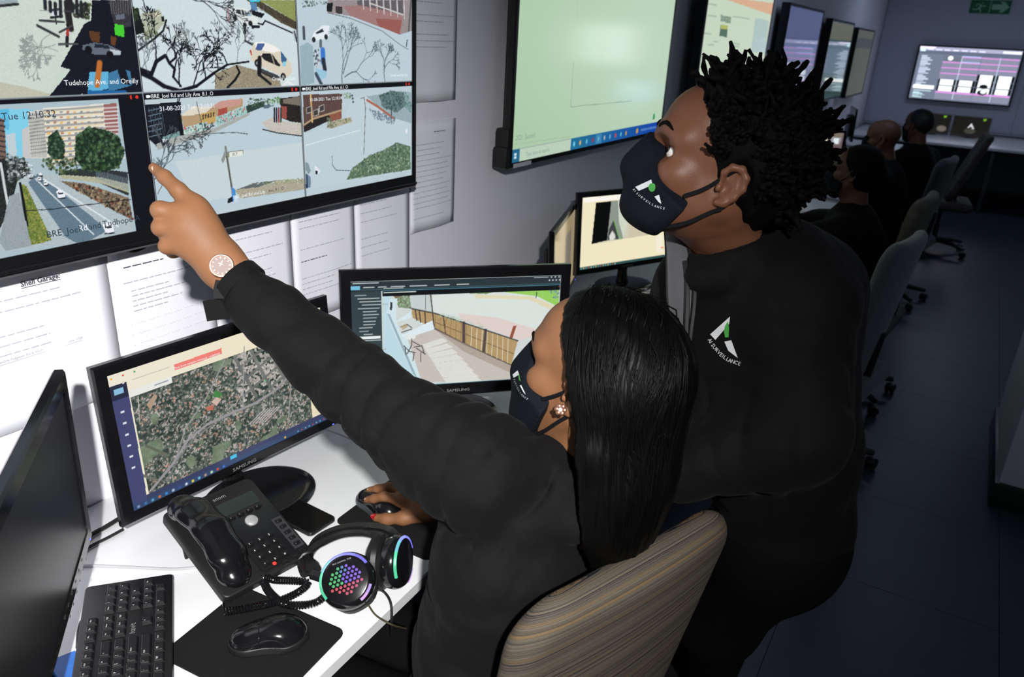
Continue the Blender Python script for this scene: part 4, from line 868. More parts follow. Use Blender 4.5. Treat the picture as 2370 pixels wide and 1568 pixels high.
lathe(bm, [(0, -.012), (.014, -.007), (0, 0)], 12, T(-.088, -.003, .048)); obj('running_figure', bm, SGW, e)
# ================================================================== MONITORS ON THE DESKS
MG = 'computer monitors on the white desks'
def vnoise(X, Y, sc, seed):
    r = np.random.RandomState(seed); g = r.rand(64, 64); x = X*sc; y = Y*sc; i = np.floor(x).astype(int); j = np.floor(y).astype(int); fx = x-i; fy = y-j
    fx = fx*fx*(3-2*fx); fy = fy*fy*(3-2*fy); i %= 64; j %= 64; a = (i+1) % 64; b = (j+1) % 64
    return (g[j, i]*(1-fx)+g[j, a]*fx)*(1-fy)+(g[b, i]*(1-fx)+g[b, a]*fx)*fy
# ---- satellite map
mc = ((0.199, 0.9527, 0.9513), -0.0733, 0.0693); w_, h_ = 0.497, 0.279
p = Pic(*gridxy(w_, h_, 0.00098), (236, 228, 205), conv_for(*mc)); X, Y = np.meshgrid(p.x, p.y)
for i in range(3): p.im[..., i] += np.clip(-(X+0.1)*40, -4, 18)*(0, 0.2, 1)[i]
p.zoom(3.136, 200, 740)
mp = [p.m(q) for q in ((245, 545), (1330, 160), (1490, 405), (1612, 520), (1612, 735), (370, 1290))]
mp = [(-0.213, 0.098), (0.195, 0.098), (0.195, -0.118), (-0.213, -0.118)]
bx, by, ins = p.mask(mp); XX, YY = X[by, bx]+3, Y[by, bx]+3
n1 = vnoise(XX, YY, 26, 1); n2 = vnoise(XX, YY, 230, 2); n3 = vnoise(XX, YY, 480, 3); n4 = vnoise(XX, YY, 60, 4)
blk = ((n2*0.6+n3*0.4))
base = np.empty(XX.shape+(3,)); base[:] = (88, 100, 90); base += ((n3-0.5)*46)[..., None]
dk = (n2 < 0.34); base[dk] = np.array((40, 56, 50))+((n3[dk]-0.5)*24)[:, None]
roof = (blk > 0.63-0.10*(n1-0.5)); base[roof] = np.array((178, 170, 164))+((n3[roof]-0.6)*120)[:, None]
pk = roof & (vnoise(XX, YY, 130, 7) > 0.66); base[pk] = np.array((196, 150, 132))+((n3[pk]-0.6)*90)[:, None]
gr = (vnoise(XX, YY, 34, 9) > 0.80); base[gr] = np.array((112, 132, 104))+((n3[gr]-0.5)*30)[:, None]
ct = (XX-3 > 0.01) & (YY-3 > -0.012)                 # blocks of the town centre
g1 = (np.abs(((XX*0.93+YY*0.35)*26) % 1-0.5) > 0.40) | (np.abs(((-XX*0.35+YY*0.93)*34) % 1-0.5) > 0.40)
cb = ct & (n2 > 0.40); base[cb] = np.array((198, 190, 182))+((n3[cb]-0.5)*110)[:, None]
base[ct & g1] = (120, 122, 120)
p.im[by, bx] = base*0.74+np.array((104, 106, 100))*0.26+((n4-.5)*26)[..., None]
RD = (150, 148, 150)
p.line([(480, 1235), (640, 1040), (740, 880), (880, 765), (1060, 680), (1230, 610), (1370, 520), (1480, 410)], 0.0030, RD); p.line([(590, 1180), (660, 1030), (770, 880), (900, 780)], 0.0016, (120, 124, 122)); p.line([(655, 1010), (720, 800), (880, 560), (1010, 290)], 0.0014, (150, 150, 148)); p.line([(1150, 200), (1140, 640)], 0.0012, (160, 158, 156)); p.line([(1490, 450), (1470, 760)], 0.0016, (150, 148, 146)); p.line([(1060, 640), (1075, 700)], 0.0014, RD)
p.line([(380, 560), (390, 740)], 0.001, (180, 176, 160)); p.line([(440, 920), (600, 990)], 0.0028, (96, 104, 88)); p.line([(340, 1110), (520, 1170)], 0.0028, (110, 112, 100)); p.poly([(440, 620), (500, 540), (520, 560), (470, 660)], (176, 150, 130)); p.poly([(920, 560), (940, 515), (995, 540), (970, 575)], (70, 130, 70)); p.poly([(910, 600), (950, 565), (985, 580), (950, 630)], (206, 176, 166)); p.poly([(870, 640), (930, 620), (925, 660), (880, 665)], (190, 110, 90))
for k in range(6): p.line([(1190+k*22, 760-k*3), (1300+k*22, 650-k*3)], 0.0012, (186, 180, 176)); p.line([(1200+k*22, 765-k*3), (1308+k*22, 656-k*3)], 0.0008, (110, 110, 116))
p.poly([(640, 330), (985, 208), (990, 250), (645, 372)], (238, 128, 118))
L0 = -w_/2; B0 = -h_/2
p.poly([(L0, B0), (L0+0.031, B0), (L0+0.034, 0.118), (L0, 0.118)], (66, 72, 112), raw=True); p.poly([(L0, 0.090), (L0+0.034, 0.090), (L0+0.034, 0.118), (L0, 0.118)], (40, 44, 66), raw=True)
for k in range(6): p.poly([(L0+0.013, 0.062-k*0.023), (L0+0.020, 0.062-k*0.023), (L0+0.020, 0.066-k*0.023), (L0+0.013, 0.066-k*0.023)], (220, 224, 236), raw=True)
p.poly([(L0+0.008, 0.100), (L0+0.026, 0.100), (L0+0.026, 0.110), (L0+0.008, 0.110)], (140, 190, 220), raw=True)
p.poly([(0.195, -0.118), (w_/2, -0.118), (w_/2, 0.098), (0.195, 0.098)], (230, 222, 190), raw=True)
for k in range(9): p.line([(0.202, -0.02-k*0.011), (0.238, -0.02-k*0.011)], 0.0006, (196, 190, 164), raw=True)
p.poly([(L0+0.034, 0.086), (L0+0.12, 0.086), (L0+0.12, 0.100), (L0+0.034, 0.100)], (232, 232, 226), raw=True); p.line([(L0+0.085, 0.093), (L0+0.112, 0.093)], 0.0012, (150, 156, 170), raw=True)
p.poly([(L0, B0), (w_/2, B0), (w_/2, B0+0.012), (L0, B0+0.012)], (52, 72, 108), raw=True); p.poly([(L0+0.031, B0+0.012), (w_/2, B0+0.012), (w_/2, B0+0.022), (L0+0.031, B0+0.022)], (58, 64, 98), raw=True)
cs = [(130, 150, 190), (70, 120, 170), (90, 160, 190), (200, 110, 70), (60, 140, 210), (180, 190, 210), (70, 80, 150), (210, 220, 230), (225, 215, 60), (110, 190, 220), (190, 150, 110), (200, 230, 200), (215, 80, 60), (60, 120, 220)]
for k, c in enumerate(cs): p.disc((L0+0.012+k*0.0145, B0+0.006), 0.0042, 0.0042, c, raw=True, soft=0.6)
p.poly([(-0.030, B0+0.0135), (-0.014, B0+0.0135), (-0.014, B0+0.0215), (-0.030, B0+0.0215)], (70, 190, 230), raw=True); p.disc((0.113, B0+0.006), 0.0028, 0.0028, (230, 180, 50), raw=True)
for k in range(8): p.disc((0.15+k*0.011, B0+0.006), 0.0022, 0.002, [(120, 180, 210), (190, 60, 70), (160, 170, 190)][k % 3], raw=True)
for k, c in enumerate(((230, 170, 40), (210, 80, 60), (60, 160, 90))): p.disc((L0+0.008+k*0.022, 0.132), 0.0022, 0.002, c, raw=True)
p.line([(L0+0.045, 0.118), (L0+0.12, 0.118)], 0.0008, (190, 188, 180), raw=True); p.disc((L0+0.028, 0.118), 0.0026, 0.0026, (180, 180, 176), raw=True); p.disc((L0+0.028, 0.118), 0.0018, 0.0018, (240, 236, 222), raw=True)
for a, b, c in ((0.190, 0.112, (210, 90, 170)), (0.176, 0.106, (150, 110, 170)), (0.182, 0.117, (190, 110, 90)), (0.196, 0.104, (150, 120, 190)), (0.10, 0.112, (120, 130, 120))): p.disc((a, b), 0.0024, 0.0018, c, raw=True)
p.disc(p.m((1303, 447)), 0.002, 0.002, (40, 210, 120), raw=True)
mm = monitor('monitor', 'monitor with a satellite map of a suburb, under the pointing arm', *mc, 0.545, 0.325, (0.025, 0.025, 0.022, 0.024), p, 0.74, 'SAMSUNG', (0.125, 0.105), MG, base_shift=-0.085)
ban = conv_for(*mc)((200+810/3.136, 740+300/3.136))
bm = BM(); add_text(bm, 'Plots from samples removed   undefined', 0.0062, T(0, -0.03, 0.9513-0.74) @ RX(-0.0693) @ T(ban[0], -0.0004+0.0022, ban[1]-0.002) @ RX(PI/2), 'CENTER'); tag(obj('banner_text', bm, TXTW, mm, smooth=0), kind='stuff')
# ---- patio camera feed
fc = ((0.4041, 1.4744, 0.9898), -0.7737, 0.0578); w_, h_ = 0.522, 0.281
p = Pic(*gridxy(w_, h_, 0.0013), (200, 214, 212), conv_for(*fc)); p.zoom(3.825, 760, 590); L0, R0, B0, T0 = -w_/2, w_/2, -h_/2, h_/2
vx = p.m((485, 700))[0]; vt = p.m((1200, 335))[1]; vt2 = p.m((1200, 310))[1]
p.poly([(490, 350), (1400, 320), (2045, 300), (2010, 700), (1640, 1110), (760, 1140), (490, 1000)], (206, 214, 212), noise=2)
p.poly([(920, 340), (2045, 300), (2030, 560), (1930, 690), (1400, 590), (930, 510)], (216, 224, 220), noise=2); p.poly([(1150, 520), (1500, 560), (1940, 690), (1700, 760), (1180, 580)], (222, 206, 200)); p.poly([(1300, 355), (1800, 370), (2040, 470), (2035, 520), (1780, 400), (1300, 385)], (222, 214, 180)); p.poly([(1500, 325), (2045, 300), (2040, 465), (1850, 370)], (150, 205, 96), noise=5); p.poly([(1230, 345), (1500, 325), (1400, 350)], (120, 150, 96)); p.dots([(1950, 310), (2045, 300), (2040, 400), (1990, 380)], 40, 0.001, 0.003, [(90, 120, 130), (130, 160, 170)])
p.line([(1846, 330), (1846, 355), (1838, 385)], 0.001, (60, 66, 70)); p.poly([(610, 380), (720, 355), (735, 480), (620, 470)], (130, 150, 120)); p.dots([(610, 380), (720, 360), (735, 480), (620, 470)], 60, 0.001, 0.003, [(90, 140, 80), (170, 186, 170), (110, 100, 84)]); p.poly([(735, 360), (910, 345), (925, 510), (740, 480)], (196, 206, 204)); p.line([(860, 345), (862, 490)], 0.001, (90, 90, 88))
p.poly([(740, 480), (940, 520), (1200, 600), (1680, 760), (1620, 985), (1200, 790), (940, 660), (745, 560)], (178, 150, 106), noise=4)
for a, b, c, d in ((770, 490, 785, 585), (805, 495, 818, 600), (855, 505, 862, 620), (905, 340, 940, 660), (1020, 550, 1040, 710)): p.line([(a, b), (c, d)], 0.0014, (70, 60, 56))
for a, b, c, d in ((1200, 605, 1200, 790), (1395, 670, 1375, 870)): p.line([(a, b), (c, d)], 0.0038, (84, 72, 70))
p.line([(740, 480), (940, 520), (1200, 605), (1680, 765)], 0.0016, (60, 62, 66)); p.line([(945, 600), (1200, 700), (1640, 880)], 0.0009, (110, 90, 66)); p.line([(940, 655), (1200, 790), (1625, 985)], 0.0022, (96, 84, 80))
for k in range(15): a = 950+k*46; p.line([(a, 535+k*15), (a-8, 655+k*22)], 0.0007, (140, 114, 78) if k < 7 else (225, 220, 200))
p.poly([(1640, 630), (1668, 632), (1632, 742), (1605, 735)], (150, 84, 60)); p.dots([(960, 510), (1380, 620), (1380, 660), (960, 540)], 70, 0.0008, 0.0022, [(150, 180, 140), (190, 206, 180)])
p.poly([(490, 355), (560, 380), (545, 560), (640, 760), (820, 1135), (760, 1145), (490, 1000)], (188, 216, 226)); p.poly([(545, 400), (605, 390), (600, 580), (640, 700), (700, 720), (825, 1130), (780, 1140), (560, 640), (520, 520)], (206, 226, 232)); p.poly([(520, 520), (545, 530), (790, 1100), (750, 1060)], (150, 176, 188)); p.poly([(600, 590), (730, 510), (735, 560), (610, 600)], (214, 230, 236)); p.poly([(640, 720), (920, 585), (940, 660), (700, 740)], (220, 234, 240)); p.poly([(560, 360), (700, 350), (600, 390)], (120, 106, 90))
p.poly([(700, 740), (940, 665), (1200, 800), (1630, 990), (1640, 1105), (830, 1135)], (196, 190, 182), noise=3)
for k in range(9): p.poly([(830+k*26, 800+k*42), (1010+k*42, 740+k*48), (1060+k*46, 770+k*52), (860+k*26, 840+k*42)], (226, 228, 222), 0.75)
p.poly([(940, 660), (1000, 690), (1640, 1000), (1640, 1060), (1200, 860)], (166, 150, 138), 0.7, noise=5); p.poly([(550, 420), (568, 425), (565, 495), (545, 490)], (50, 56, 60))
p.disc((727, 730), 0.015, 0.0085, (226, 230, 228)); IR = (76, 74, 76)
for q in (((740, 745), (740, 800), (700, 880)), ((745, 770), (810, 805)), ((670, 810), (720, 860), (770, 870)), ((760, 820), (830, 810), (850, 880)), ((760, 870), (750, 940)), ((820, 870), (820, 950)), ((680, 830), (690, 890)), ((780, 830), (860, 885)), ((640, 640), (700, 620), (740, 650)), ((650, 690), (740, 660))): p.line(list(q), 0.0012, IR)
p.poly([(640, 640), (690, 610), (705, 640), (660, 670)], (180, 160, 120), 0.8)
tp = p.m((1200, 335))
def lx(px, py=240): return p.m((px, py))[0]
p.poly([(vx, vt-0.003), (R0, vt-0.003), (R0, vt+0.010), (vx, vt+0.010)], (14, 20, 22), raw=True)
DK = (52, 66, 68)
p.poly([(L0, B0), (vx-0.002, B0), (vx-0.002, T0), (L0, T0)], DK, raw=True); p.poly([(L0, vt+0.010), (R0, vt+0.010), (R0, T0), (L0, T0)], (42, 54, 58), raw=True); p.line([(vx, vt+0.0102), (R0, vt+0.0102)], 0.0007, (96, 160, 190), raw=True); p.line([(vx-0.001, B0), (vx-0.001, vt+0.01)], 0.0006, (60, 110, 130), raw=True)
p.poly([(L0, T0-0.020), (L0+0.022, T0-0.020), (L0+0.022, T0-0.011), (L0, T0-0.011)], (120, 190, 220), raw=True); p.line([(L0, T0-0.0215), (R0, T0-0.0215)], 0.0007, (70, 110, 120), raw=True); p.poly([(L0, B0), (R0, B0), (R0, B0+0.006), (L0, B0+0.006)], (24, 40, 44), raw=True); p.line([(L0, B0+0.006), (R0, B0+0.006)], 0.0006, (80, 130, 150), raw=True)
for k, (a, b) in enumerate(((.03, .03), (.065, .022), (.095, .04), (.14, .05), (.2, .045), (.255, .036))): p.line([(L0+a, T0-0.0155), (L0+a+b*0.8, T0-0.0155)], 0.0014, (186, 196, 196), raw=True)
p.line([(L0+0.006, T0-0.005), (L0+0.065, T0-0.005)], 0.0014, (180, 192, 194), raw=True); p.line([(R0-0.07, T0-0.004), (R0-0.034, T0-0.004)], 0.0012, (200, 208, 208), raw=True)
for k in range(3): p.disc((R0-0.025+k*0.01, T0-0.004), 0.0022, 0.002, (190, 200, 200), raw=True)
for k in range(4): p.disc((R0-0.03+k*0.009, T0-0.012), 0.0022, 0.002, (200, 206, 206), raw=True)
p.line([(vx+0.004, vt+0.006), (vx+0.08, vt+0.006)], 0.0012, (190, 200, 196), raw=True); p.line([(vx+0.004, vt+0.0165), (vx+0.05, vt+0.0165)], 0.001, (160, 172, 172), raw=True)
rows = [(.006, .025, 0), (.012, .05, 0), (.016, .05, 0), (.022, .06, 0), (.012, .05, 0), (.024, .03, 0), (.024, .035, 0), (.024, .03, 0), (.024, .028, 0), (.024, .026, 0), (.014, .03, 0), (.014, .02, 0), (.024, .02, 0), (.0, .07, 1), (.024, .04, 0), (.014, .025, 0), (.02, .03, 0), (.026, .05, 0), (.02, .02, 0)]
for k, (a, b, hl) in enumerate(rows):
    z = T0-0.034-k*0.0082
    if hl: p.poly([(L0+0.003, z-0.0032), (vx-0.006, z-0.0032), (vx-0.006, z+0.0032), (L0+0.003, z+0.0032)], (232, 240, 238), raw=True)
    else: p.line([(L0+0.004+a, z), (L0+0.004+a+b, z)], 0.0013, (170, 182, 182), raw=True)
for z in (-0.055, -0.075): p.line([(L0, z), (vx-0.003, z)], 0.0012, (30, 38, 40), raw=True); p.line([(L0, z+0.002), (vx-0.003, z+0.002)], 0.0006, (96, 120, 124), raw=True)
p.disc((R0-0.003, vt+0.006), 0.0014, 0.0014, (200, 40, 40), raw=True)
monitor('monitor', 'monitor playing a patio camera feed beside a dark menu list', *fc, 0.575, 0.337, (0.024, 0.026, 0.026, 0.032), p, 0.74, 'SAMSUNG', (0.12, 0.10), MG, base_off=0.05, base_shift=0.015)
# ---- monitor behind the two people
m4 = ((0.2828, 2.8635, 0.9772), -0.4414, 0.0696); w_, h_ = 0.50, 0.283; p = Pic(*gridxy(w_, h_, 0.002), (240, 230, 196), conv_for(*m4)); p.zoom(4.9, 1270, 400)
p.poly([(400, 290), (940, 235), (1300, 190), (1300, 260), (400, 340)], (250, 246, 236)); p.poly([(540, 340), (1240, 260), (1235, 690), (490, 815)], (206, 204, 180)); p.poly([(540, 340), (715, 322), (665, 770), (490, 812)], (10, 12, 12)); p.poly([(715, 322), (790, 315), (800, 540), (850, 750), (665, 770)], (140, 150, 140)); p.poly([(790, 315), (900, 305), (890, 600), (850, 740), (800, 560)], (206, 214, 196)); p.poly([(905, 330), (950, 300), (940, 460), (920, 460), (915, 540), (895, 540)], (110, 220, 50)); p.poly([(740, 540), (690, 640), (670, 765), (690, 765), (725, 650), (760, 700), (765, 760), (800, 755)], (62, 66, 68)); p.poly([(725, 660), (760, 725), (740, 765), (695, 765), (690, 720)], (220, 220, 214)); p.line([(740, 535), (800, 720), (830, 760)], 0.0014, (110, 190, 60)); p.poly([(950, 300), (1240, 270), (1240, 690), (900, 740)], (206, 196, 170), noise=3); p.poly([(1100, 560), (1240, 540), (1238, 690), (1110, 710)], (190, 184, 160)); p.poly([(1225, 720), (1300, 710), (1290, 900), (1220, 905)], (244, 236, 214)); p.line([(1280, 850), (1300, 850)], 0.003, (230, 150, 100))
p.poly([(-w_/2, -h_/2), (w_/2, -h_/2), (w_/2, -h_/2+0.011), (-w_/2, -h_/2+0.011)], (52, 84, 84), raw=True)
for k in range(15): p.disc((-w_/2+0.008+k*0.0125, -h_/2+0.0055), 0.004, 0.0045, [(120, 190, 180), (220, 200, 120), (90, 160, 190), (200, 90, 60), (190, 200, 200)][k % 5], raw=True, soft=.6)
monitor('monitor', 'cream-lit monitor in front of the standing person chest, past the patio monitor', *m4, 0.545, 0.325, (0.022, 0.024, 0.02, 0.022), p, 0.74, 'SAMSUNG', (0.13, 0.105), MG, base_off=0.0)
# ---- side monitor seen edge on
p = Pic(*gridxy(0.50, 0.283, 0.01), (150, 134, 104)); p.poly([(-.02, -.05), (.12, -.05), (.12, .08), (-.02, .08)], (120, 112, 100), raw=True)
monitor('monitor', 'brownish monitor seen almost edge on, left of the cream-lit one', (0.208, 2.455, 0.93), math.radians(18), 0.05, 0.545, 0.325, (0.022, 0.022, 0.02, 0.022), p, 0.74, None, (0.12, 0.09), MG)
# ---- dark monitor at the left edge
p = Pic(*gridxy(0.49, 0.272, 0.01), (7, 7, 9))
lm = monitor('monitor', 'switched-off black monitor at the left edge beside the keyboard', (0.4212, 0.4342, 0.9891), 0.8591, -0.0171, 0.545, 0.325, (0.028, 0.028, 0.028, 0.026), p, 0.74, None, (0.12, 0.09), MG, frame=GLOSS, base_shift=0.10, screen=screen_mat('matte_dark_screen', 1.0, 0.32, 0.5))
for k in range(6): bm = BM(); box(bm, (0.05+0.028*k, -0.0304, 0.9891-0.74-0.1625+0.010), (0.006, 0.0008, 0.004)); obj('menu_button', bm, GREYPRINT, lm)
# ---- far monitors
p = Pic(*gridxy(0.49, 0.28, 0.02), (6, 7, 9)); monitor('monitor', 'black monitor behind the standing person head, nearest of the far desk', (0.45, 4.92, 0.985), math.radians(-72), 0.03, 0.52, 0.31, (0.02, 0.02, 0.02, 0.02), p, 0.74, None, (0.11, 0.09), MG)
fm = ((0.34, 6.04, 0.985), math.radians(-70), 0.04); p = Pic(*gridxy(0.49, 0.275, 0.005), (110, 92, 96), conv_for(*fm)); p.zoom(5.6, 1840, 240)
p.poly([(280, 380), (620, 390), (615, 440), (280, 440)], (120, 110, 100)); p.poly([(470, 440), (600, 440), (580, 530), (460, 520)], (150, 150, 160)); p.poly([(505, 450), (570, 455), (560, 525), (500, 515)], (225, 232, 236)); p.poly([(280, 470), (420, 470), (450, 575), (300, 560)], (222, 206, 180), noise=26); p.poly([(100, 430), (280, 440), (300, 540), (120, 500)], (244, 232, 214), noise=20); p.poly([(420, 640), (560, 650), (540, 870), (385, 880)], (240, 226, 208)); p.poly([(530, 650), (565, 655), (558, 700), (530, 690)], (235, 60, 70)); p.poly([(440, 580), (590, 560), (570, 640), (430, 630)], (104, 74, 80)); p.line([(430, 725), (480, 755)], 0.006, (60, 50, 46)); p.disc((510, 775), 0.008, 0.01, (40, 36, 36)); p.line([(395, 825), (470, 850)], 0.008, (70, 66, 54)); p.poly([(490, 850), (545, 800), (545, 880), (480, 880)], (110, 110, 100))
monitor('monitor', 'bright photo-lit monitor behind the black one on the far desk', *fm, 0.52, 0.31, (0.014, 0.014, 0.016, 0.016), p, 0.74, None, (0.11, 0.09), MG)
p = Pic(*gridxy(0.49, 0.28, 0.02), (96, 92, 88)); monitor('monitor', 'dim grey monitor by the far corner, taller in view', (0.26, 8.85, 0.97), math.radians(14), 0.03, 0.52, 0.32, (0.02, 0.02, 0.02, 0.02), p, 0.74, None, (0.11, 0.09), MG)
p = Pic(*gridxy(0.49, 0.28, 0.02), (70, 70, 72)); monitor('monitor', 'small dim monitor between the bright photo-lit one and the far corner', (0.20, 7.75, 0.97), math.radians(16), 0.03, 0.52, 0.32, (0.02, 0.02, 0.02, 0.02), p, 0.74, None, (0.11, 0.09), MG)
for k, cx in enumerate((0.87, 1.30)):
    p = Pic(*gridxy(0.40, 0.235, 0.008), (22, 22, 20)); p.im += p.rs.rand(*p.im.shape[:2])[..., None]*10; p.disc((0.13, 0.095), 0.02, 0.014, (120, 180, 40), raw=True)
    if k: p.poly([(-.03, -.01), (0, .045), (.04, -.02), (.02, -.02), (0, .01), (-.015, -.01)], (225, 230, 230), raw=True); p.disc((0, -.05), .07, .035, (66, 66, 58), raw=True)
    else: p.disc((0.12, -.05), .06, .04, (110, 104, 96), raw=True); p.disc((-.08, .05), .1, .06, (60, 54, 26), raw=True)
    monitor('monitor', ('dark desktop monitor left under the far wall screen', 'dark desktop monitor with a small white emblem under the far wall screen')[k], (cx, 11.2, 0.87), -PI/2, 0.02, 0.42, 0.255, (0.01, 0.01, 0.01, 0.01), p, 0.74, None, (0.09, 0.07), MG, frame=mat('grey_bezel', (0.3, 0.3, 0.32), 0.4, var=.05))

p = Pic(*gridxy(0.50, 0.28, 0.02), (90, 170, 240)); p.poly([(.0, -.02), (.22, -.02), (.22, .1), (.0, .1)], (220, 235, 240), raw=True)
monitor('monitor', 'blue-lit monitor on the far desk, seen only reflected in the green screen', (3.30, 11.3, 0.93), -PI/2, 0.02, 0.52, 0.30, (0.01, 0.01, 0.01, 0.01), p, 0.74, None, (0.09, 0.07), MG, screen=screen_mat('reflection_screen', 2.6))  # unseen monitor added as source of the blue reflected patch

# ================================================================== KEYBOARDS
KEYM = mat('keycap_black', (0.010, 0.010, 0.012), 0.4, spec=0.45, var=0.1); KB = mat('keyboard_case', (0.007, 0.007, 0.008), 0.35, spec=0.45, var=0.1)
def key_mesh(wu):
    bm = BM(); w = 0.0185*wu-0.0012; d = 0.0173; vs = []
    for (a, b, z) in ((w/2, d/2, 0.0), (w/2-0.0022, d/2-0.0026, 0.0062)): vs.append([bm.verts.new((x*a, y*b+(0.0006 if z else 0), z-(0.0004 if z and y < 0 else 0))) for x, y in ((-1, -1), (1, -1), (1, 1), (-1, 1))])
    for i in range(4): bm.faces.new((vs[0][i], vs[0][(i+1) % 4], vs[1][(i+1) % 4], vs[1][i]))
    bm.faces.new(vs[1]); bm.faces.new(vs[0][::-1])
    bmesh.ops.bevel(bm, geom=[e for e in bm.edges if any(v.co.z > 0.003 for v in e.verts)], offset=0.0009, segments=1, affect='EDGES')
    me = bpy.data.meshes.new('key'); bmesh.ops.recalc_face_normals(bm, faces=bm.faces); bm.to_mesh(me); bm.free(); me.materials.append(KEYM); return me
KM = {}
ROWS = [(5.3, [(0, 'Esc'), (2, 'F1'), (3, 'F2'), (4, 'F3'), (5, 'F4'), (6.5, 'F5'), (7.5, 'F6'), (8.5, 'F7'), (9.5, 'F8'), (11, 'F9'), (12, 'F10'), (13, 'F11'), (14, 'F12'), (15.3, 'Prt'), (16.3, 'Scr'), (17.3, 'Pau')]),
        (4.05, [(i, c) for i, c in enumerate('`1234567890-=')]+[(13, '<-', 2), (15.3, 'Ins'), (16.3, 'Hom'), (17.3, 'PgU'), (18.6, 'Num'), (19.6, '/'), (20.6, '*'), (21.6, '-')]),
        (3.05, [(0, 'Tab', 1.5)]+[(1.5+i, c) for i, c in enumerate('QWERTYUIOP[]')]+[(13.5, '\\', 1.5), (15.3, 'Del'), (16.3, 'End'), (17.3, 'PgD'), (18.6, '7'), (19.6, '8'), (20.6, '9'), (21.6, '+')]),
        (2.05, [(0, 'Caps', 1.75)]+[(1.75+i, c) for i, c in enumerate("ASDFGHJKL;'")]+[(12.75, 'Enter', 2.25), (18.6, '4'), (19.6, '5'), (20.6, '6')]),
        (1.05, [(0, 'Shift', 2.25)]+[(2.25+i, c) for i, c in enumerate('ZXCVBNM,./')]+[(12.25, 'Shift', 2.75), (16.3, '^'), (18.6, '1'), (19.6, '2'), (20.6, '3'), (21.6, 'Ent')]),
        (0.05, [(0, 'Ctrl', 1.25), (1.25, 'W', 1.25), (2.5, 'Alt', 1.25), (3.75, '', 6.25), (10, 'Alt', 1.25), (11.25, 'W', 1.25), (12.5, 'M', 1.25), (13.75, 'Ctrl', 1.25), (15.3, '<'), (16.3, 'v'), (17.3, '>'), (18.6, '0', 2), (20.6, '.')])]
def keyboard(label, loc, rz, tilt=0.0, legends=True, brand=None):
    e = empty('keyboard', loc, rz, label, 'keyboard', 'black keyboards on the desks'); U = 0.0185
    LX = 22.6*U; M0 = RX(tilt)
    bm = BM(); prism(bm, rrect(LX+0.020, 0.140, 0.008), 0.0, 0.016, 0.003, 2); obj('case', bm, KB, e, T(0, 0, 0.003) @ M0)
    bl = BM()
    for sx_ in (-1, 1): bm = BM(); box(bm, (sx_*LX*0.42, 0.055, 0.0035), (0.02, 0.012, 0.006), 0.001); obj('foot', bm, KB, e)
    for ry, keys in ROWS:
        for kk in keys:
            x0, s_ = kk[0], kk[1]; wu = kk[2] if len(kk) > 2 else 1.0
            if wu not in KM: KM[wu] = key_mesh(wu)
            o = bpy.data.objects.new('key', KM[wu]); COL.objects.link(o); o.parent = e
            x = (x0+wu/2)*U-LX/2; y = (ry-2.65)*0.0193; o.matrix_local = T(0, 0, 0.003) @ M0 @ T(x, y, 0.0155)
            if legends and s_:
                add_text(bl, s_, 0.0052 if len(s_) == 1 else 0.0036, T(0, 0, 0.003) @ M0 @ T(x-wu*U/2+0.005, y+0.001, 0.0155+0.0063))
    if len(bl.verts): tag(obj('key_legends', bl, WHITEPRINT, e, smooth=0), kind='stuff')
    else: bl.free()
    if brand:
        bm = BM(); add_text(bm, brand, 0.013, T(0, 0, 0.003) @ M0 @ T((15.5*U)-LX/2, (2.05-2.65)*0.0193-0.002, 0.0163)); obj('brand_mark', bm, GREYPRINT, e, smooth=0)
    return e
la = math.atan2(0.602, -0.799)            # keyboard +x end is the number pad, towards the wall
ld = V(math.cos(la), math.sin(la)); fe = V(0.292, 0.618)
kc = fe-ld*0.219
keyboard('black full-size keyboard with white legends at the left front of the desk', (kc[0], kc[1], 0.741), la, 0.05, True, 'havit')
keyboard('black keyboard in front of the patio monitor, mostly hidden', (0.560, 1.50, 0.741), math.radians(46), 0.05, False)
keyboard('black keyboard before the cream-lit monitor', (0.50, 2.74, 0.741), math.radians(66), 0.05, False)

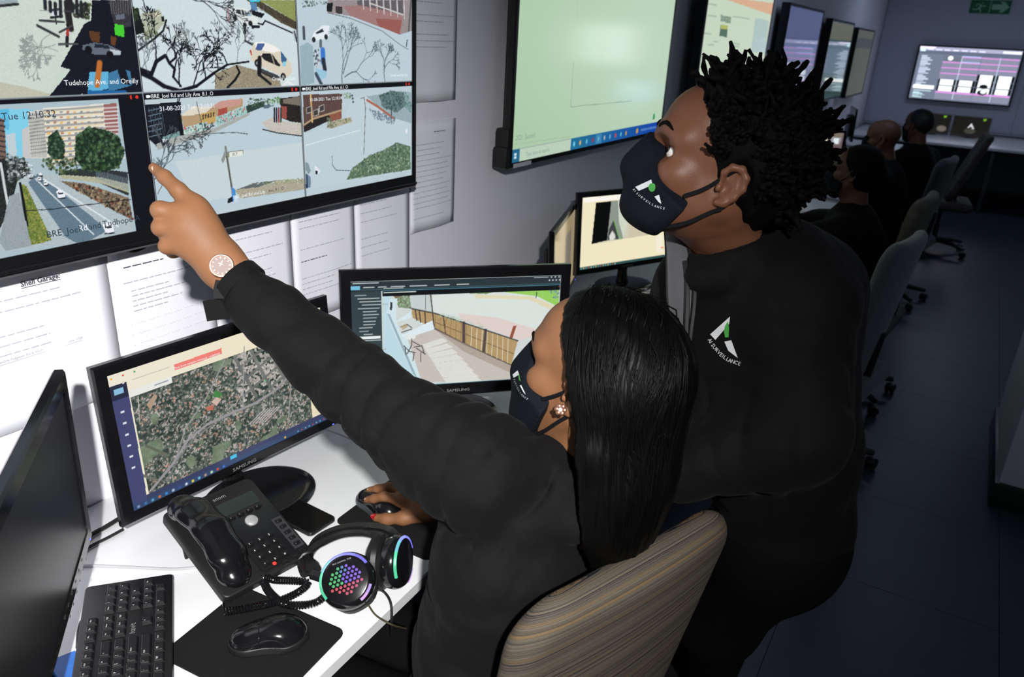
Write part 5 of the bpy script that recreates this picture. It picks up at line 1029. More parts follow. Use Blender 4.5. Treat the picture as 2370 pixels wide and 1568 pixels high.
# ================================================================== MOUSE PADS, MICE
PAD = mat('mouse_mat_cloth', (0.008, 0.008, 0.009), 0.85, spec=0.2, var=0.15, vscale=300, bump=0.2, bscale=1500)
def pad(label, c, w, d, rz):
    bm = BM(); prism(bm, rrect(w, d, 0.016), 0, 0.003, 0.001, 1); o = obj('mouse_pad', bm, PAD); o.location = (c[0], c[1], 0.7405); o.rotation_euler = (0, 0, rz); tag(o, label, 'mouse pad', 'black mouse pads')
pad('black mouse pad lying in front of the headset', (0.574, 0.648), 0.228, 0.188, math.radians(5))
pad('black mouse pad under the seated person hand', (0.562, 1.070), 0.235, 0.195, math.radians(2))
MGLOSS = mat('mouse_gloss', (0.006, 0.006, 0.007), 0.14, spec=0.5, var=0.1); MGREY = mat('mouse_grey_side', (0.06, 0.065, 0.08), 0.22, metal=0.3, var=0.1)
def mouse(label, c, rz, col2=MGLOSS, side=None):
    e = empty('computer_mouse', (c[0], c[1], 0.7437), rz, label, 'mouse', 'black computer mice')
    def shell(grow):
        s = SDF((-0.07, -0.045, -0.005), (0.07, 0.045, 0.05), 0.0016)
        s.ell((0.0, 0, 0.004), (0.060+grow, 0.031+grow, 0.033+grow), 0.01); s.ell((-0.018, 0, 0.006), (0.040+grow, 0.033+grow, 0.034+grow), 0.02); s.ell((0.03, 0, 0.004), (0.031+grow, 0.028+grow, 0.022+grow), 0.015)
        s.ell((0.008, 0.043, 0.016), (0.03, 0.014, 0.018), 0.012, sub=True); s.ell((0.008, -0.043, 0.016), (0.03, 0.014, 0.018), 0.012, sub=True)
        return s
    s = shell(0); s.plane((0, 0, 0.001), (0, 0, -1), 0.002)
    s.cap((0.058, 0, 0.04), (0.005, 0, 0.045), 0.006, 0.006, 0.003, sub=True)
    v, q = s.nets(); v = relax(v, q, 2); link('shell', npmesh('shell', v, q), MGLOSS, e, smooth=180)
    s = shell(-0.0004); s.plane((0, 0, 0.013), (0, 0, 1), 0.002); s.plane((0, 0, 0.002), (0, 0, -1), 0.002); s.f -= 0.0012
    v, q = s.nets(); link('side_grip', npmesh('side_grip', relax(v, q, 2), q), side or MATTE, e, smooth=180)
    bm = BM(); lathe(bm, [(0, -0.003), (0.0085, -0.003), (0.0095, -0.001), (0.0095, 0.001), (0.0085, 0.003), (0, 0.003)], 20, T(0.03, 0, 0.0225) @ RX(PI/2)); obj('scroll_wheel', bm, MATTE, e)
    for sg in (-1, 1):
        s = shell(0.0006); s.plane((0.012, 0, 0), (-1, 0, 0), 0.001); s.plane((0, sg*0.0035, 0), (0, -sg, 0), 0.001); s.plane((0, 0, 0.017), (0, 0, -1), 0.001)
        v, q = s.nets(); link('button', npmesh('button', relax(v, q, 1), q), col2, e, smooth=180)
    return e
mouse('glossy black mouse on the mat in front of the headset', (0.592, 0.662), math.radians(226), MGLOSS)
mouse('black and grey mouse held by the seated person', (0.497, 1.055), math.radians(170), MGLOSS, MGREY)

# ================================================================== DESK TELEPHONE
pb = V(0.487, 0.765); pl = nrm(V(-0.985, 0.17)); pw = V(-pl[1], pl[0])*-1   # bottom edge centre, direction up the phone, direction to its right
ph = empty('desk_telephone', (pb[0], pb[1], 0.74), math.atan2(pl[1], pl[0])-PI/2, 'black desk telephone with a grey-green display and a corded handset', 'telephone')
PT = RX(math.radians(19)); PZ = T(0, 0.0, 0.022) @ PT
bm = BM(); prism(bm, rrect(0.182, 0.222, 0.012), -0.016, 0.0, 0.004, 3, T(0, 0.111, 0)); obj('body', bm, MATTE, ph, PZ)
bm = BM(); prism(bm, rrect(0.10, 0.20, 0.006), 0, 0.0025, 0.001, 2, T(0.04, 0.111, 0)); obj('fascia', bm, SATIN, ph, PZ)
LCD = mat('phone_display', (0.020, 0.028, 0.024), 0.2, spec=0.5, var=0.2, vscale=30)
bm = BM(); prism(bm, rrect(0.078, 0.032, 0.002), 0.0025, 0.0034, 0.0004, 1, T(0.036, 0.170, 0)); obj('display', bm, LCD, ph, PZ)
SILV = mat('silver_key', (0.55, 0.55, 0.56), 0.35, metal=0.5, var=0.05)
bm = BM(); lathe(bm, [(0, 0.0075), (0.009, 0.007), (0.0118, 0.0052), (0.0125, 0.0025)], 32, T(0.035, 0.122, 0)); obj('navigation_key', bm, SILV, ph, PZ)
bmk = BM(); box(bmk, (0, 0, 0), (0.0125, 0.0085, 0.004), 0.0012, 2); btn0 = obj('button', bmk, SATIN, ph, PZ @ T(0.004, 0.075, 0.0035)); first = True
bl = BM()
def pbut(x, y, s_=None, sz=0.006):
    o = btn0 if (x, y) == (0.004, 0.075) else bpy.data.objects.new('button', btn0.data)
    if o is not btn0: COL.objects.link(o); o.parent = ph
    o.matrix_local = PZ @ T(x, y, 0.0035)
    if s_: add_text(bl, s_, sz, PZ @ T(x-0.004, y-0.002, 0.0058))
for i in range(12):
    r_, c_ = divmod(i, 3); pbut(0.004+0.0205*c_, 0.075-0.0175*r_, '123456789*0#'[i])
for i in range(5): pbut(0.076, 0.094-0.0155*i, '.')
for i in range(3): pbut(0.074, 0.012, None) if i == 0 else pbut(0.012+0.022*i, 0.006, None)
for i in range(4): pbut(0.008+0.0185*i, 0.1455, '-')
tag(obj('button_legends', bl, WHITEPRINT, ph, smooth=0), kind='stuff')
bm = BM(); prism(bm, rrect(0.021, 0.082, 0.002), 0.0025, 0.0032, 0, 1, T(0.076, 0.063, 0)); obj('function_key_strip', bm, mat('dark_grey_strip', (0.03, 0.03, 0.034), 0.5, var=.1), ph, PZ)
bm = BM(); lathe(bm, [(0, 0.0042), (0.0028, 0.0036), (0.0036, 0.0025)], 14, T(0.017, 0.016, 0)); obj('red_light', bm, mat('red_led', (0.3, 0.01, 0.01), 0.3, emit=(1, 0.03, 0.02), estr=2.0), ph, PZ)
bm = BM(); add_text(bm, 'snom', 0.012, PZ @ T(0.0, 0.197, 0.0029)); obj('brand_mark', bm, GREYPRINT, ph, smooth=0)
for xx in (-0.05, 0.05): bm = BM(); box(bm, (xx, 0.178, 0.034), (0.05, 0.006, 0.062), 0.002, 2, T(xx, 0.178, 0.034) @ RX(-0.25) @ T(-xx, -0.178, -0.034)); obj('foot_stand', bm, MATTE, ph)
s = SDF((-0.11, -0.02, -0.01), (-0.02, 0.24, 0.075), 0.0022)
hx = -0.060
s.chain([(hx, 0.030, 0.022), (hx, 0.055, 0.043), (hx, 0.110, 0.055), (hx, 0.165, 0.045), (hx, 0.195, 0.022)], [0.026, 0.0262, 0.0256, 0.0262, 0.026], 0.016, flat=((0, 0, 1), 0.56))
s.ell((hx, 0.030, 0.020), (0.0255, 0.030, 0.018), 0.012); s.ell((hx, 0.195, 0.020), (0.0255, 0.030, 0.018), 0.012)
v, q = s.nets(); link('handset', npmesh('handset', relax(v, q, 2), q), GLOSS, ph, PZ, smooth=180)
def helix(path, R, turns, r, n=7, ppt=9):
    P = np.array(spline(path, 24)); L = np.r_[0, np.cumsum(np.linalg.norm(np.diff(P, axis=0), axis=1))]; N = int(turns*ppt); out = []
    for i in range(N+1):
        s_ = L[-1]*i/N; c = np.array([np.interp(s_, L, P[:, k]) for k in range(3)]); c2 = np.array([np.interp(min(s_+1e-3, L[-1]), L, P[:, k]) for k in range(3)]); c1 = np.array([np.interp(max(s_-1e-3, 0), L, P[:, k]) for k in range(3)])
        t = nrm(c2-c1); u = nrm(np.cross(t, [0, 0, 1.0])); v_ = np.cross(t, u); a = 2*PI*turns*i/N
        out.append(c+R*(math.cos(a)*u+math.sin(a)*v_))
    return out
def W3(x, y, z): q = onz(x, y, z); return (q[0], q[1], q[2])
cz = 0.7555
cpath = [W3(520, 1418, .7545), W3(580, 1408, .756), W3(640, 1394, .758), W3(690, 1372, .760), W3(712, 1352, .760), W3(690, 1346, .764), W3(640, 1344, .760), W3(612, 1338, .757), W3(620, 1368, .756), W3(655, 1398, .762), W3(700, 1402, .758), W3(735, 1394, .757), W3(758, 1375, .757)]
e = empty('telephone_cord', cpath[0], 0, 'coiled black telephone cord tangled between the telephone and headset', 'cord')
bm = BM(); tube(bm, [V(*q)-V(*cpath[0]) for q in helix(cpath, 0.0052, 88, 0.0022)], 0.0021, 6); obj('coil', bm, GLOSS, e)
bm = BM(); tube(bm, [V(*q)-V(*cpath[0]) for q in spline([cpath[0], W3(517, 1400, .745), W3(521, 1380, .75)], 6)], 0.002, 6); obj('straight_lead', bm, GLOSS, e)

# ================================================================== SMARTPHONE
c0, c1, c2, c3 = [onz(*q, .747) for q in ((612, 1172), (655, 1143), (770, 1200), (722, 1239))]
cc = (c0+c1+c2+c3)/4; ang = math.atan2((c2-c1)[1], (c2-c1)[0])
e = empty('smartphone', (cc[0], cc[1], 0.7405), ang, 'black smartphone lying face up beside the telephone', 'phone')
bm = BM(); prism(bm, rrect(0.152, 0.073, 0.010), 0, 0.0075, 0.002, 3); obj('case', bm, SATIN, e)
bm = BM(); prism(bm, rrect(0.147, 0.068, 0.008), 0.0074, 0.0079, 0.0002, 1); obj('glass', bm, mat('phone_glass', (0.002, 0.002, 0.003), 0.25, spec=0.08, var=.1), e)
bm = BM(); box(bm, (0.02, 0.0370, 0.004), (0.016, 0.0012, 0.002), 0.0004, 1); obj('side_button', bm, SATIN, e)

# ================================================================== CABLES AND CARD
CBL = mat('black_cable', (0.012, 0.012, 0.013), 0.45, var=.1); CLR = mat('clear_grey_cable', (0.42, 0.43, 0.45), 0.35, var=.08)
def cable(label, pts, r, m): 
    P = spline(pts, 10); o0 = V(*P[0]); bm = BM(); tube(bm, [V(*q)-o0 for q in P], r, 8); o = obj('cable', bm, m); o.location = o0; tag(o, label, 'cable', 'cables on the desk')
cable('thick black cable running from the map monitor behind the dark one', [W3(290, 1192, .746), W3(245, 1220, .746), W3(205, 1243, .746), W3(150, 1290, .746)], 0.0045, CBL)
cable('thin black cable under the map monitor corner', [W3(285, 1226, .7445), W3(250, 1245, .7445), W3(205, 1268, .7445), W3(160, 1300, .7445)], 0.003, CBL)
cable('clear grey cable running to the telephone', [W3(175, 1315, .7435), W3(200, 1310, .7435), W3(290, 1313, .7435), W3(400, 1318, .7435), W3(470, 1312, .7435)], 0.0026, CLR)
cable('thin black cable behind the keyboard', [W3(178, 1500, .744), W3(181, 1460, .744), W3(190, 1436, .744), W3(215, 1420, .744)], 0.0022, CBL)
bm = BM(); box(bm, (0, 0, 0.001), (0.085, 0.055, 0.002), 0.0004, 1); o = obj('card', bm, mat('blue_card', (0.02, 0.12, 0.45), 0.4, var=.3, vscale=60)); q = onz(170, 1560, .742); o.location = (q[0]-0.012, q[1]-0.012, 0.7405); o.rotation_euler = (0, 0, math.radians(-20)); tag(o, 'small blue card under the edge of the switched-off monitor', 'card')

# ================================================================== HEADSET
hs = empty('gaming_headset', (0, 0, 0), 0, 'black gaming headset with rainbow-lit ear cups on the desk', 'headset')
LEDC = {}
def led(name, col, st=1.0): return mat('led_'+name, (0.02, 0.02, 0.02), 0.4, emit=tuple(float(x) for x in lin(col))+(1,), estr=st)
def cup(center, n, upv, full):
    n = nrm(n); u = nrm(V(*upv)-n*np.dot(upv, n)); r = np.cross(u, n); M = basis(center, r, u, n)
    M = Matrix(M) @ Matrix.Scale(1.14, 4)
    bm = BM(); lathe(bm, [(0, -0.012), (0.034, -0.012), (0.041, -0.006), (0.043, 0.004), (0.041, 0.012), (0.036, 0.0185), (0.033, 0.0195), (0, 0.0195)], 40); c = obj('ear_cup', bm, GLOSS, hs, M)
    bm = BM(); R_, r_ = 0.030, 0.0125
    ringp = [(R_*math.cos(2*PI*k/36)*1.02, R_*math.sin(2*PI*k/36)*1.1, -0.022) for k in range(36)]; tube(bm, ringp, [r_*(1+0.05*math.sin(k*5.1)) for k in range(36)], 10, closed=True); obj('ear_cushion', bm, mat('leatherette', (0.009, 0.009, 0.010), 0.42, spec=.35, var=.2, bump=.12, bscale=160), hs, M)
    segs = [(20, 205, ((70, 205, 150), (80, 225, 170), (110, 200, 220), (150, 160, 245), (140, 140, 250), (120, 110, 245))), (290, 330, ((170, 140, 220), (200, 150, 225)))]
    for a0, a1, cols_ in segs:
        K = len(cols_)
        for k in range(K):
            A0 = a1-(a1-a0)*k/K; A1 = a1-(a1-a0)*(k+1)/K; bm = BM()
            tube(bm, [(0.0375*math.cos(math.radians(A0+(A1-A0)*i/6)), 0.0375*math.sin(math.radians(A0+(A1-A0)*i/6)), 0.0165) for i in range(7)], 0.0026, 8); obj('light_strip', bm, led('%d_%d' % (a0, k), cols_[k], 1.1), hs, M)
    if full:
        hexes = []; step = 0.0062
        for j in range(-4, 5):
            for i in range(-5, 6):
                x = (i+0.5*(j % 2))*step*1.05; y = j*step*0.9-0.003
                if x*x/0.025**2+y*y/0.021**2 < 1: hexes.append((x, y))
        hm = bpy.data.meshes.new('hex_light'); b2 = BM(); lathe(b2, [(0, 0.0004), (0.0023, 0.0003), (0.0025, 0)], 6); b2.to_mesh(hm); b2.free()
        for x, y in hexes:
            t = (x+0.025)/0.05; v = (y+0.021)/0.042
            if v < 0.40: col = (200+20*v, 30+30*t, 50+90*t)
            elif t < 0.36: col = (40, 190-40*t, 90+60*t)
            elif t < 0.5: col = (60, 120, 190)
            else: col = (90+40*t, 70, 225)
            key = 'hx%d_%d' % (int(t*5), int(v*5)); m_ = led(key, col, 0.9)
            o = bpy.data.objects.new('hex_light', hm.copy()); o.data.materials.append(m_); COL.objects.link(o); o.parent = hs; o.matrix_local = M @ T(x, y, 0.0196)
        bm = BM(); add_text(bm, 'PRO GAMING  RGB', 0.0034, M @ T(0.002, 0.0265, 0.0197), 'CENTER'); tag(obj('cup_lettering', bm, GREYPRINT, hs, smooth=0), kind='stuff')
    return M
tocam = -FW
c1_ = onz(806, 1346, 0.800); n1_ = nrm(-ray(806, 1346)*0.95+RT*-0.22+UP*0.12)
M1 = cup(c1_, n1_, UP*0.94-RT*0.34, True)
c2_ = onz(912, 1300, 0.800); n2_ = nrm(RT*0.95+UP*0.05-FW*0.22)
M2 = cup(c2_, n2_, UP*0.98+RT*0.1, False)
# headband: padded inner arc and two thin outer rails
b1 = at(722, 1330, np.dot(c1_-CAM_POS, FW)+0.015); b2_ = at(912, 1250, np.dot(c2_-CAM_POS, FW)+0.01); dm = np.dot((c1_+c2_)/2-CAM_POS, FW)
arc = [b1, at(712, 1298, dm+0.03), at(736, 1256, dm+0.06), at(790, 1230, dm+0.085), at(850, 1226, dm+0.085), at(896, 1236, dm+0.05), b2_]
A = spline(arc, 8)
def flat_band(P, w, t, wd, name, m):
    P = [V(*q) for q in P]; bm = BM(); rings = []
    for i, q in enumerate(P):
        tg = nrm(P[min(i+1, len(P)-1)]-P[max(i-1, 0)]); wv = nrm(wd-tg*np.dot(wd, tg)); nv = np.cross(tg, wv)
        rings.append([bm.verts.new(q+wv*(w/2*a)+nv*(t/2*b)) for a, b in ((-1, -.4), (-.75, -1), (.75, -1), (1, -.4), (1, .4), (.75, 1), (-.75, 1), (-1, .4))])
    for X_, Y_ in zip(rings, rings[1:]):
        for k in range(8): bm.faces.new((X_[k], X_[(k+1) % 8], Y_[(k+1) % 8], Y_[k]))
    bm.faces.new(rings[0][::-1]); bm.faces.new(rings[-1]); return obj(name, bm, m, hs)
flat_band(A[2:-2], 0.036, 0.014, FW*0.9+UP*0.25, 'headband_pad', MATS['leatherette'])
for off, nm in ((0.014, 'headband_rail'), (-0.012, 'headband_rail')):
    Q = [V(*q)+UP*0.007-RT*0.006*math.cos(i/len(A)*PI)+(FW*off) for i, q in enumerate(A)]
    bm = BM(); tube(bm, Q, 0.0022, 8); obj(nm, bm, mat('rail_metal', (0.02, 0.02, 0.022), 0.25, metal=.7, var=.1), hs)
bm = BM(); tube(bm, [b1, c1_+RT*-0.030+FW*0.004], 0.009, 10); obj('yoke', bm, GLOSS, hs)
bm = BM(); tube(bm, [b2_, c2_+UP*0.036], 0.009, 10); obj('yoke', bm, GLOSS, hs)
cab = spline([onz(868, 1362, .775), onz(890, 1372, .752), onz(905, 1400, .746), onz(906, 1452, .70), onz(905, 1480, .60)], 8)
bm = BM(); tube(bm, cab, 0.0024, 8); obj('cable', bm, CBL, hs)
cab = spline([onz(852, 1400, .765), onz(870, 1425, .745), onz(905, 1446, .744), onz(940, 1456, .70)], 8)
bm = BM(); tube(bm, cab, 0.0016, 8); obj('microphone_lead', bm, mat('olive_cable', (0.05, 0.04, 0.02), .5, var=.1), hs)
def recentre(e, p):
    "put the empty at the thing's base without moving its parts"
    bpy.context.view_layer.update()
    for ch in e.children: ch.matrix_local = T(-p[0], -p[1], -p[2]) @ ch.matrix_local
    e.location = p
recentre(hs, (float(c1_[0]), float(c1_[1]), 0.741))
# ================================================================== CHAIRS
def stripe_mat(name, cols, scale=150.0, seed=0.0):
    m = bpy.data.materials.new(name); m.use_nodes = True; nt = m.node_tree; b = nt.nodes['Principled BSDF']; b.inputs['Roughness'].default_value = 0.85; b.inputs['Specular IOR Level'].default_value = 0.2
    tc = nt.nodes.new('ShaderNodeTexCoord'); sp = nt.nodes.new('ShaderNodeSeparateXYZ'); nt.links.new(tc.outputs['Object'], sp.inputs[0])
    ad = nt.nodes.new('ShaderNodeMath'); ad.operation = 'MULTIPLY_ADD'; ad.inputs[1].default_value = scale; ad.inputs[2].default_value = seed; zy = nt.nodes.new('ShaderNodeMath'); zy.operation = 'MULTIPLY_ADD'; zy.inputs[1].default_value = 0.8; nt.links.new(sp.outputs['Y'], zy.inputs[0]); nt.links.new(sp.outputs['Z'], zy.inputs[2]); nt.links.new(zy.outputs[0], ad.inputs[0])
    n = nt.nodes.new('ShaderNodeTexNoise'); n.noise_dimensions = '1D'; n.inputs['Scale'].default_value = 1.0; n.inputs['Detail'].default_value = 5; n.inputs['Roughness'].default_value = 0.75; nt.links.new(ad.outputs[0], n.inputs['W'])
    cr = nt.nodes.new('ShaderNodeValToRGB'); cr.color_ramp.interpolation = 'CONSTANT'; el = cr.color_ramp.elements
    while len(el) < len(cols): el.new(0.5)
    for i, (pos, c) in enumerate(cols): el[i].position = pos; el[i].color = c
    nt.links.new(n.outputs['Fac'], cr.inputs[0])
    wv = nt.nodes.new('ShaderNodeTexNoise'); wv.inputs['Scale'].default_value = 900; nt.links.new(tc.outputs['Object'], wv.inputs['Vector'])
    mx = nt.nodes.new('ShaderNodeMix'); mx.data_type = 'RGBA'; mx.blend_type = 'MULTIPLY'; mx.inputs[0].default_value = 0.55; nt.links.new(cr.outputs[0], mx.inputs[6]); nt.links.new(wv.outputs['Color'], mx.inputs[7]); nt.links.new(mx.outputs[2], b.inputs['Base Color'])
    bp = nt.nodes.new('ShaderNodeBump'); bp.inputs['Strength'].default_value = 0.5; bp.inputs['Distance'].default_value = 0.0015; nt.links.new(n.outputs['Fac'], bp.inputs['Height']); nt.links.new(bp.outputs[0], b.inputs['Normal'])
    return m
STRIPE = stripe_mat('striped_upholstery', [(0.0, lc(24, 24, 32)), (0.36, lc(98, 91, 79)), (0.43, lc(33, 33, 41)), (0.47, lc(108, 99, 86)), (0.52, lc(72, 68, 62)), (0.57, lc(127, 104, 72)), (0.60, lc(54, 53, 54)), (0.66, lc(29, 29, 37))], 95.0, 3.3)
FLORAL = mat('patterned_upholstery', (0.10, 0.085, 0.075), 0.85, var=0.9, vscale=26)
GREYF = mat('grey_upholstery', (0.085, 0.088, 0.10), 0.9, sheen=0.3, var=0.15, vscale=60, bump=0.2, bscale=500)
DARKF = mat('dark_upholstery', (0.03, 0.03, 0.036), 0.9, sheen=0.3, var=0.15, vscale=60)
BASEM = mat('chair_base_black', (0.010, 0.010, 0.011), 0.4, var=0.1)
def back_mesh(w, h, th, rc, bend, taper=0.0, res=0.006):
    s = SDF((-w/2-.01, -th-.02, -h-.01), (w/2+.01, th+.02, .01), res); X, Y, Z = s._pts((slice(None),)*3)
    tw = 1.0-taper*np.clip(-Z/h, 0, 1); x = np.abs(X)/tw-(w/2-rc); z = np.abs(Z+h/2)-(h/2-rc); d2 = np.sqrt(np.maximum(x, 0)**2+np.maximum(z, 0)**2)+np.minimum(np.maximum(x, z), 0)-rc
    r = th*0.48; bul = th/2*(1-0.25*np.clip((X/(w/2))**2, 0, 1)); qx = d2+r; qy = np.abs(Y)-bul+r
    s.f = (np.sqrt(np.maximum(qx, 0)**2+np.maximum(qy, 0)**2)+np.minimum(np.maximum(qx, qy), 0)-r).astype(np.float32)
    v, q = s.nets(); v = relax(v, q, 2); v[:, 1] += bend*v[:, 0]**2; return v, q
def office_chair(label, loc, rz, fabric, seat_h=0.47, back_h=0.56, back_w=0.455, recline=0.2, top=1.0, group='upholstered swivel chairs', bend=0.55):
    "empty on the floor under the seat; local +y is the way the sitter faces"
    e = empty('office_chair', loc, rz, label, 'chair', group)
    v, q = back_mesh(back_w, back_h, 0.062, 0.085, bend, 0.10)
    MB_ = T(0, -0.235, top) @ RX(recline)
    bk = link('backrest', npmesh('backrest', v, q), fabric, e, MB_, smooth=180)
    s = SDF((-.26, -.26, -.06), (.26, .26, .06), 0.009); s.rbox((0, 0, 0), (.235, .225, .042), 0.04); s.ell((0, 0, .1), (.2, .2, .075), 0.03, sub=True); v, q = s.nets(); link('seat', npmesh('seat', relax(v, q, 2), q), fabric, e, T(0, 0.0, seat_h-0.03), smooth=180)
    bm = BM(); tube(bm, [(0, -0.08, seat_h-0.075), (0, -0.17, seat_h-0.07), (0, -0.235+(top-seat_h)*math.sin(recline)-0.045, seat_h+0.02), (0, -0.235+(top-seat_h-.2)*math.sin(recline)-0.030, seat_h+0.20)], 0.016, 10); obj('back_bracket', bm, BASEM, e)
    bm = BM(); lathe(bm, [(0, 0.07), (0.034, 0.07), (0.034, 0.12), (0.024, 0.13), (0.024, 0.25), (0.015, 0.25), (0.015, seat_h-0.075), (0, seat_h-0.075)], 20); obj('gas_column', bm, BASEM, e)
    for k in range(5):
        a = 2*PI*k/5+0.3; bm = BM(); tube(bm, [(0.02*math.cos(a), 0.02*math.sin(a), 0.105), (0.17*math.cos(a), 0.17*math.sin(a), 0.098), (0.30*math.cos(a), 0.30*math.sin(a), 0.075)], [0.024, 0.019, 0.014], 8); lg = obj('leg', bm, BASEM, e)
        bm = BM(); lathe(bm, [(0, -0.022), (0.022, -0.022), (0.027, -0.018), (0.027, -0.006), (0.016, -0.003), (0.016, 0.003), (0.027, 0.006), (0.027, 0.018), (0.022, 0.022), (0, 0.022)], 16, T(0.30*math.cos(a), 0.30*math.sin(a), 0.028) @ RZ(a+0.8) @ RX(PI/2)); obj('caster', bm, BASEM, lg)
    return e
cL, cR = onz(1222, 1440, 1.05), onz(1712, 1160, 1.05); cm = (cL+cR)/2; cdv = nrm((cR-cL)[:2]); crz = math.atan2(cdv[1], cdv[0])
cf = V(-cdv[1], cdv[0])
cbase = cm[:2]+cf*0.235
office_chair('striped beige and navy swivel chair of the pointing person', (cbase[0], cbase[1], 0), crz, STRIPE, 0.47, 0.58, float(np.linalg.norm((cR-cL)[:2]))+0.02, 0.20, 1.045, bend=0.30)
office_chair('empty plain grey swivel chair standing in the aisle', (1.06, 3.20, 0), math.radians(80), GREYF, 0.47, 0.60, 0.46, 0.16, 1.06)
office_chair('patterned swivel chair of the worker with glasses', (1.05, 4.10, 0), math.radians(84), FLORAL, 0.47, 0.60, 0.46, 0.14, 1.08)
office_chair('dark swivel chair behind the bald worker', (1.06, 6.05, 0), math.radians(80), DARKF, 0.47, 0.6, 0.46, 0.14, 1.05)
office_chair('beige patterned swivel chair tilted back, farthest down the aisle', (1.27, 7.95, 0), math.radians(96), FLORAL, 0.47, 0.62, 0.46, 0.34, 1.06)
# ================================================================== PEOPLE
def skin(name, col, dark, rough=0.42): return mat(name, col, rough+.08, spec=0.3, var=dark, vscale=28, bump=0.12, bscale=420)
SK_W = skin('warm_brown_skin', (0.215, 0.096, 0.043), 0.14, 0.48); SK_M = skin('deep_brown_skin', (0.150, 0.062, 0.033), 0.16, 0.38); SK_D = skin('dark_skin', (0.12, 0.055, 0.032), 0.1)
JACK = mat('black_softshell', (0.0056, 0.0053, 0.0060), 0.8, spec=0.10, sheen=0.012, var=0.12, vscale=40, bump=0.10, bscale=700, folds=0.30, fscale=11)
JACKM = mat('black_softshell_man', (0.0045, 0.0042, 0.0048), 0.8, spec=0.10, sheen=0.012, var=0.12, vscale=40, bump=0.10, bscale=700, folds=0.32, fscale=9)
LINING = mat('grey_fleece_lining', (0.075, 0.075, 0.082), 0.9, sheen=0.3, var=0.1, vscale=200, bump=0.3, bscale=900)
TROUS = mat('black_trousers', (0.003, 0.003, 0.0034), 0.85, spec=0.08, var=0.1)
MASKM = mat('navy_black_mask', (0.0045, 0.0062, 0.0098), 0.8, spec=0.12, sheen=0.0, var=0.1, bump=0.1, bscale=900)
ELAST = mat('mask_elastic', (0.004, 0.0045, 0.006), 0.8, spec=0.15, var=0.1, bump=0.3, bscale=1200)
HAIRM = mat('black_hair', (0.0016, 0.0014, 0.0013), 0.75, spec=0.09, var=0.2, vscale=60)
HAIRW = mat('straight_black_hair', (0.0016, 0.0015, 0.0014), 0.46, spec=0.11, var=0.25, vscale=90)
EYEW = mat('eye_white', (0.72, 0.68, 0.64), 0.15, spec=0.5, var=0.03); IRIS = mat('dark_iris', (0.012, 0.006, 0.004), 0.1, spec=0.6, var=0.2, vscale=200)
LOGOW = mat('logo_white_thread', (0.66, 0.68, 0.70), 0.6, var=0.06, vscale=600); LOGOG = mat('logo_green_thread', (0.06, 0.34, 0.06), 0.6, var=0.1, vscale=600)
SHOE = mat('shoe_black', (0.01, 0.01, 0.011), 0.5, var=.1); SOLE = mat('shoe_pale_sole', (0.32, 0.30, 0.42), 0.5, var=.05)

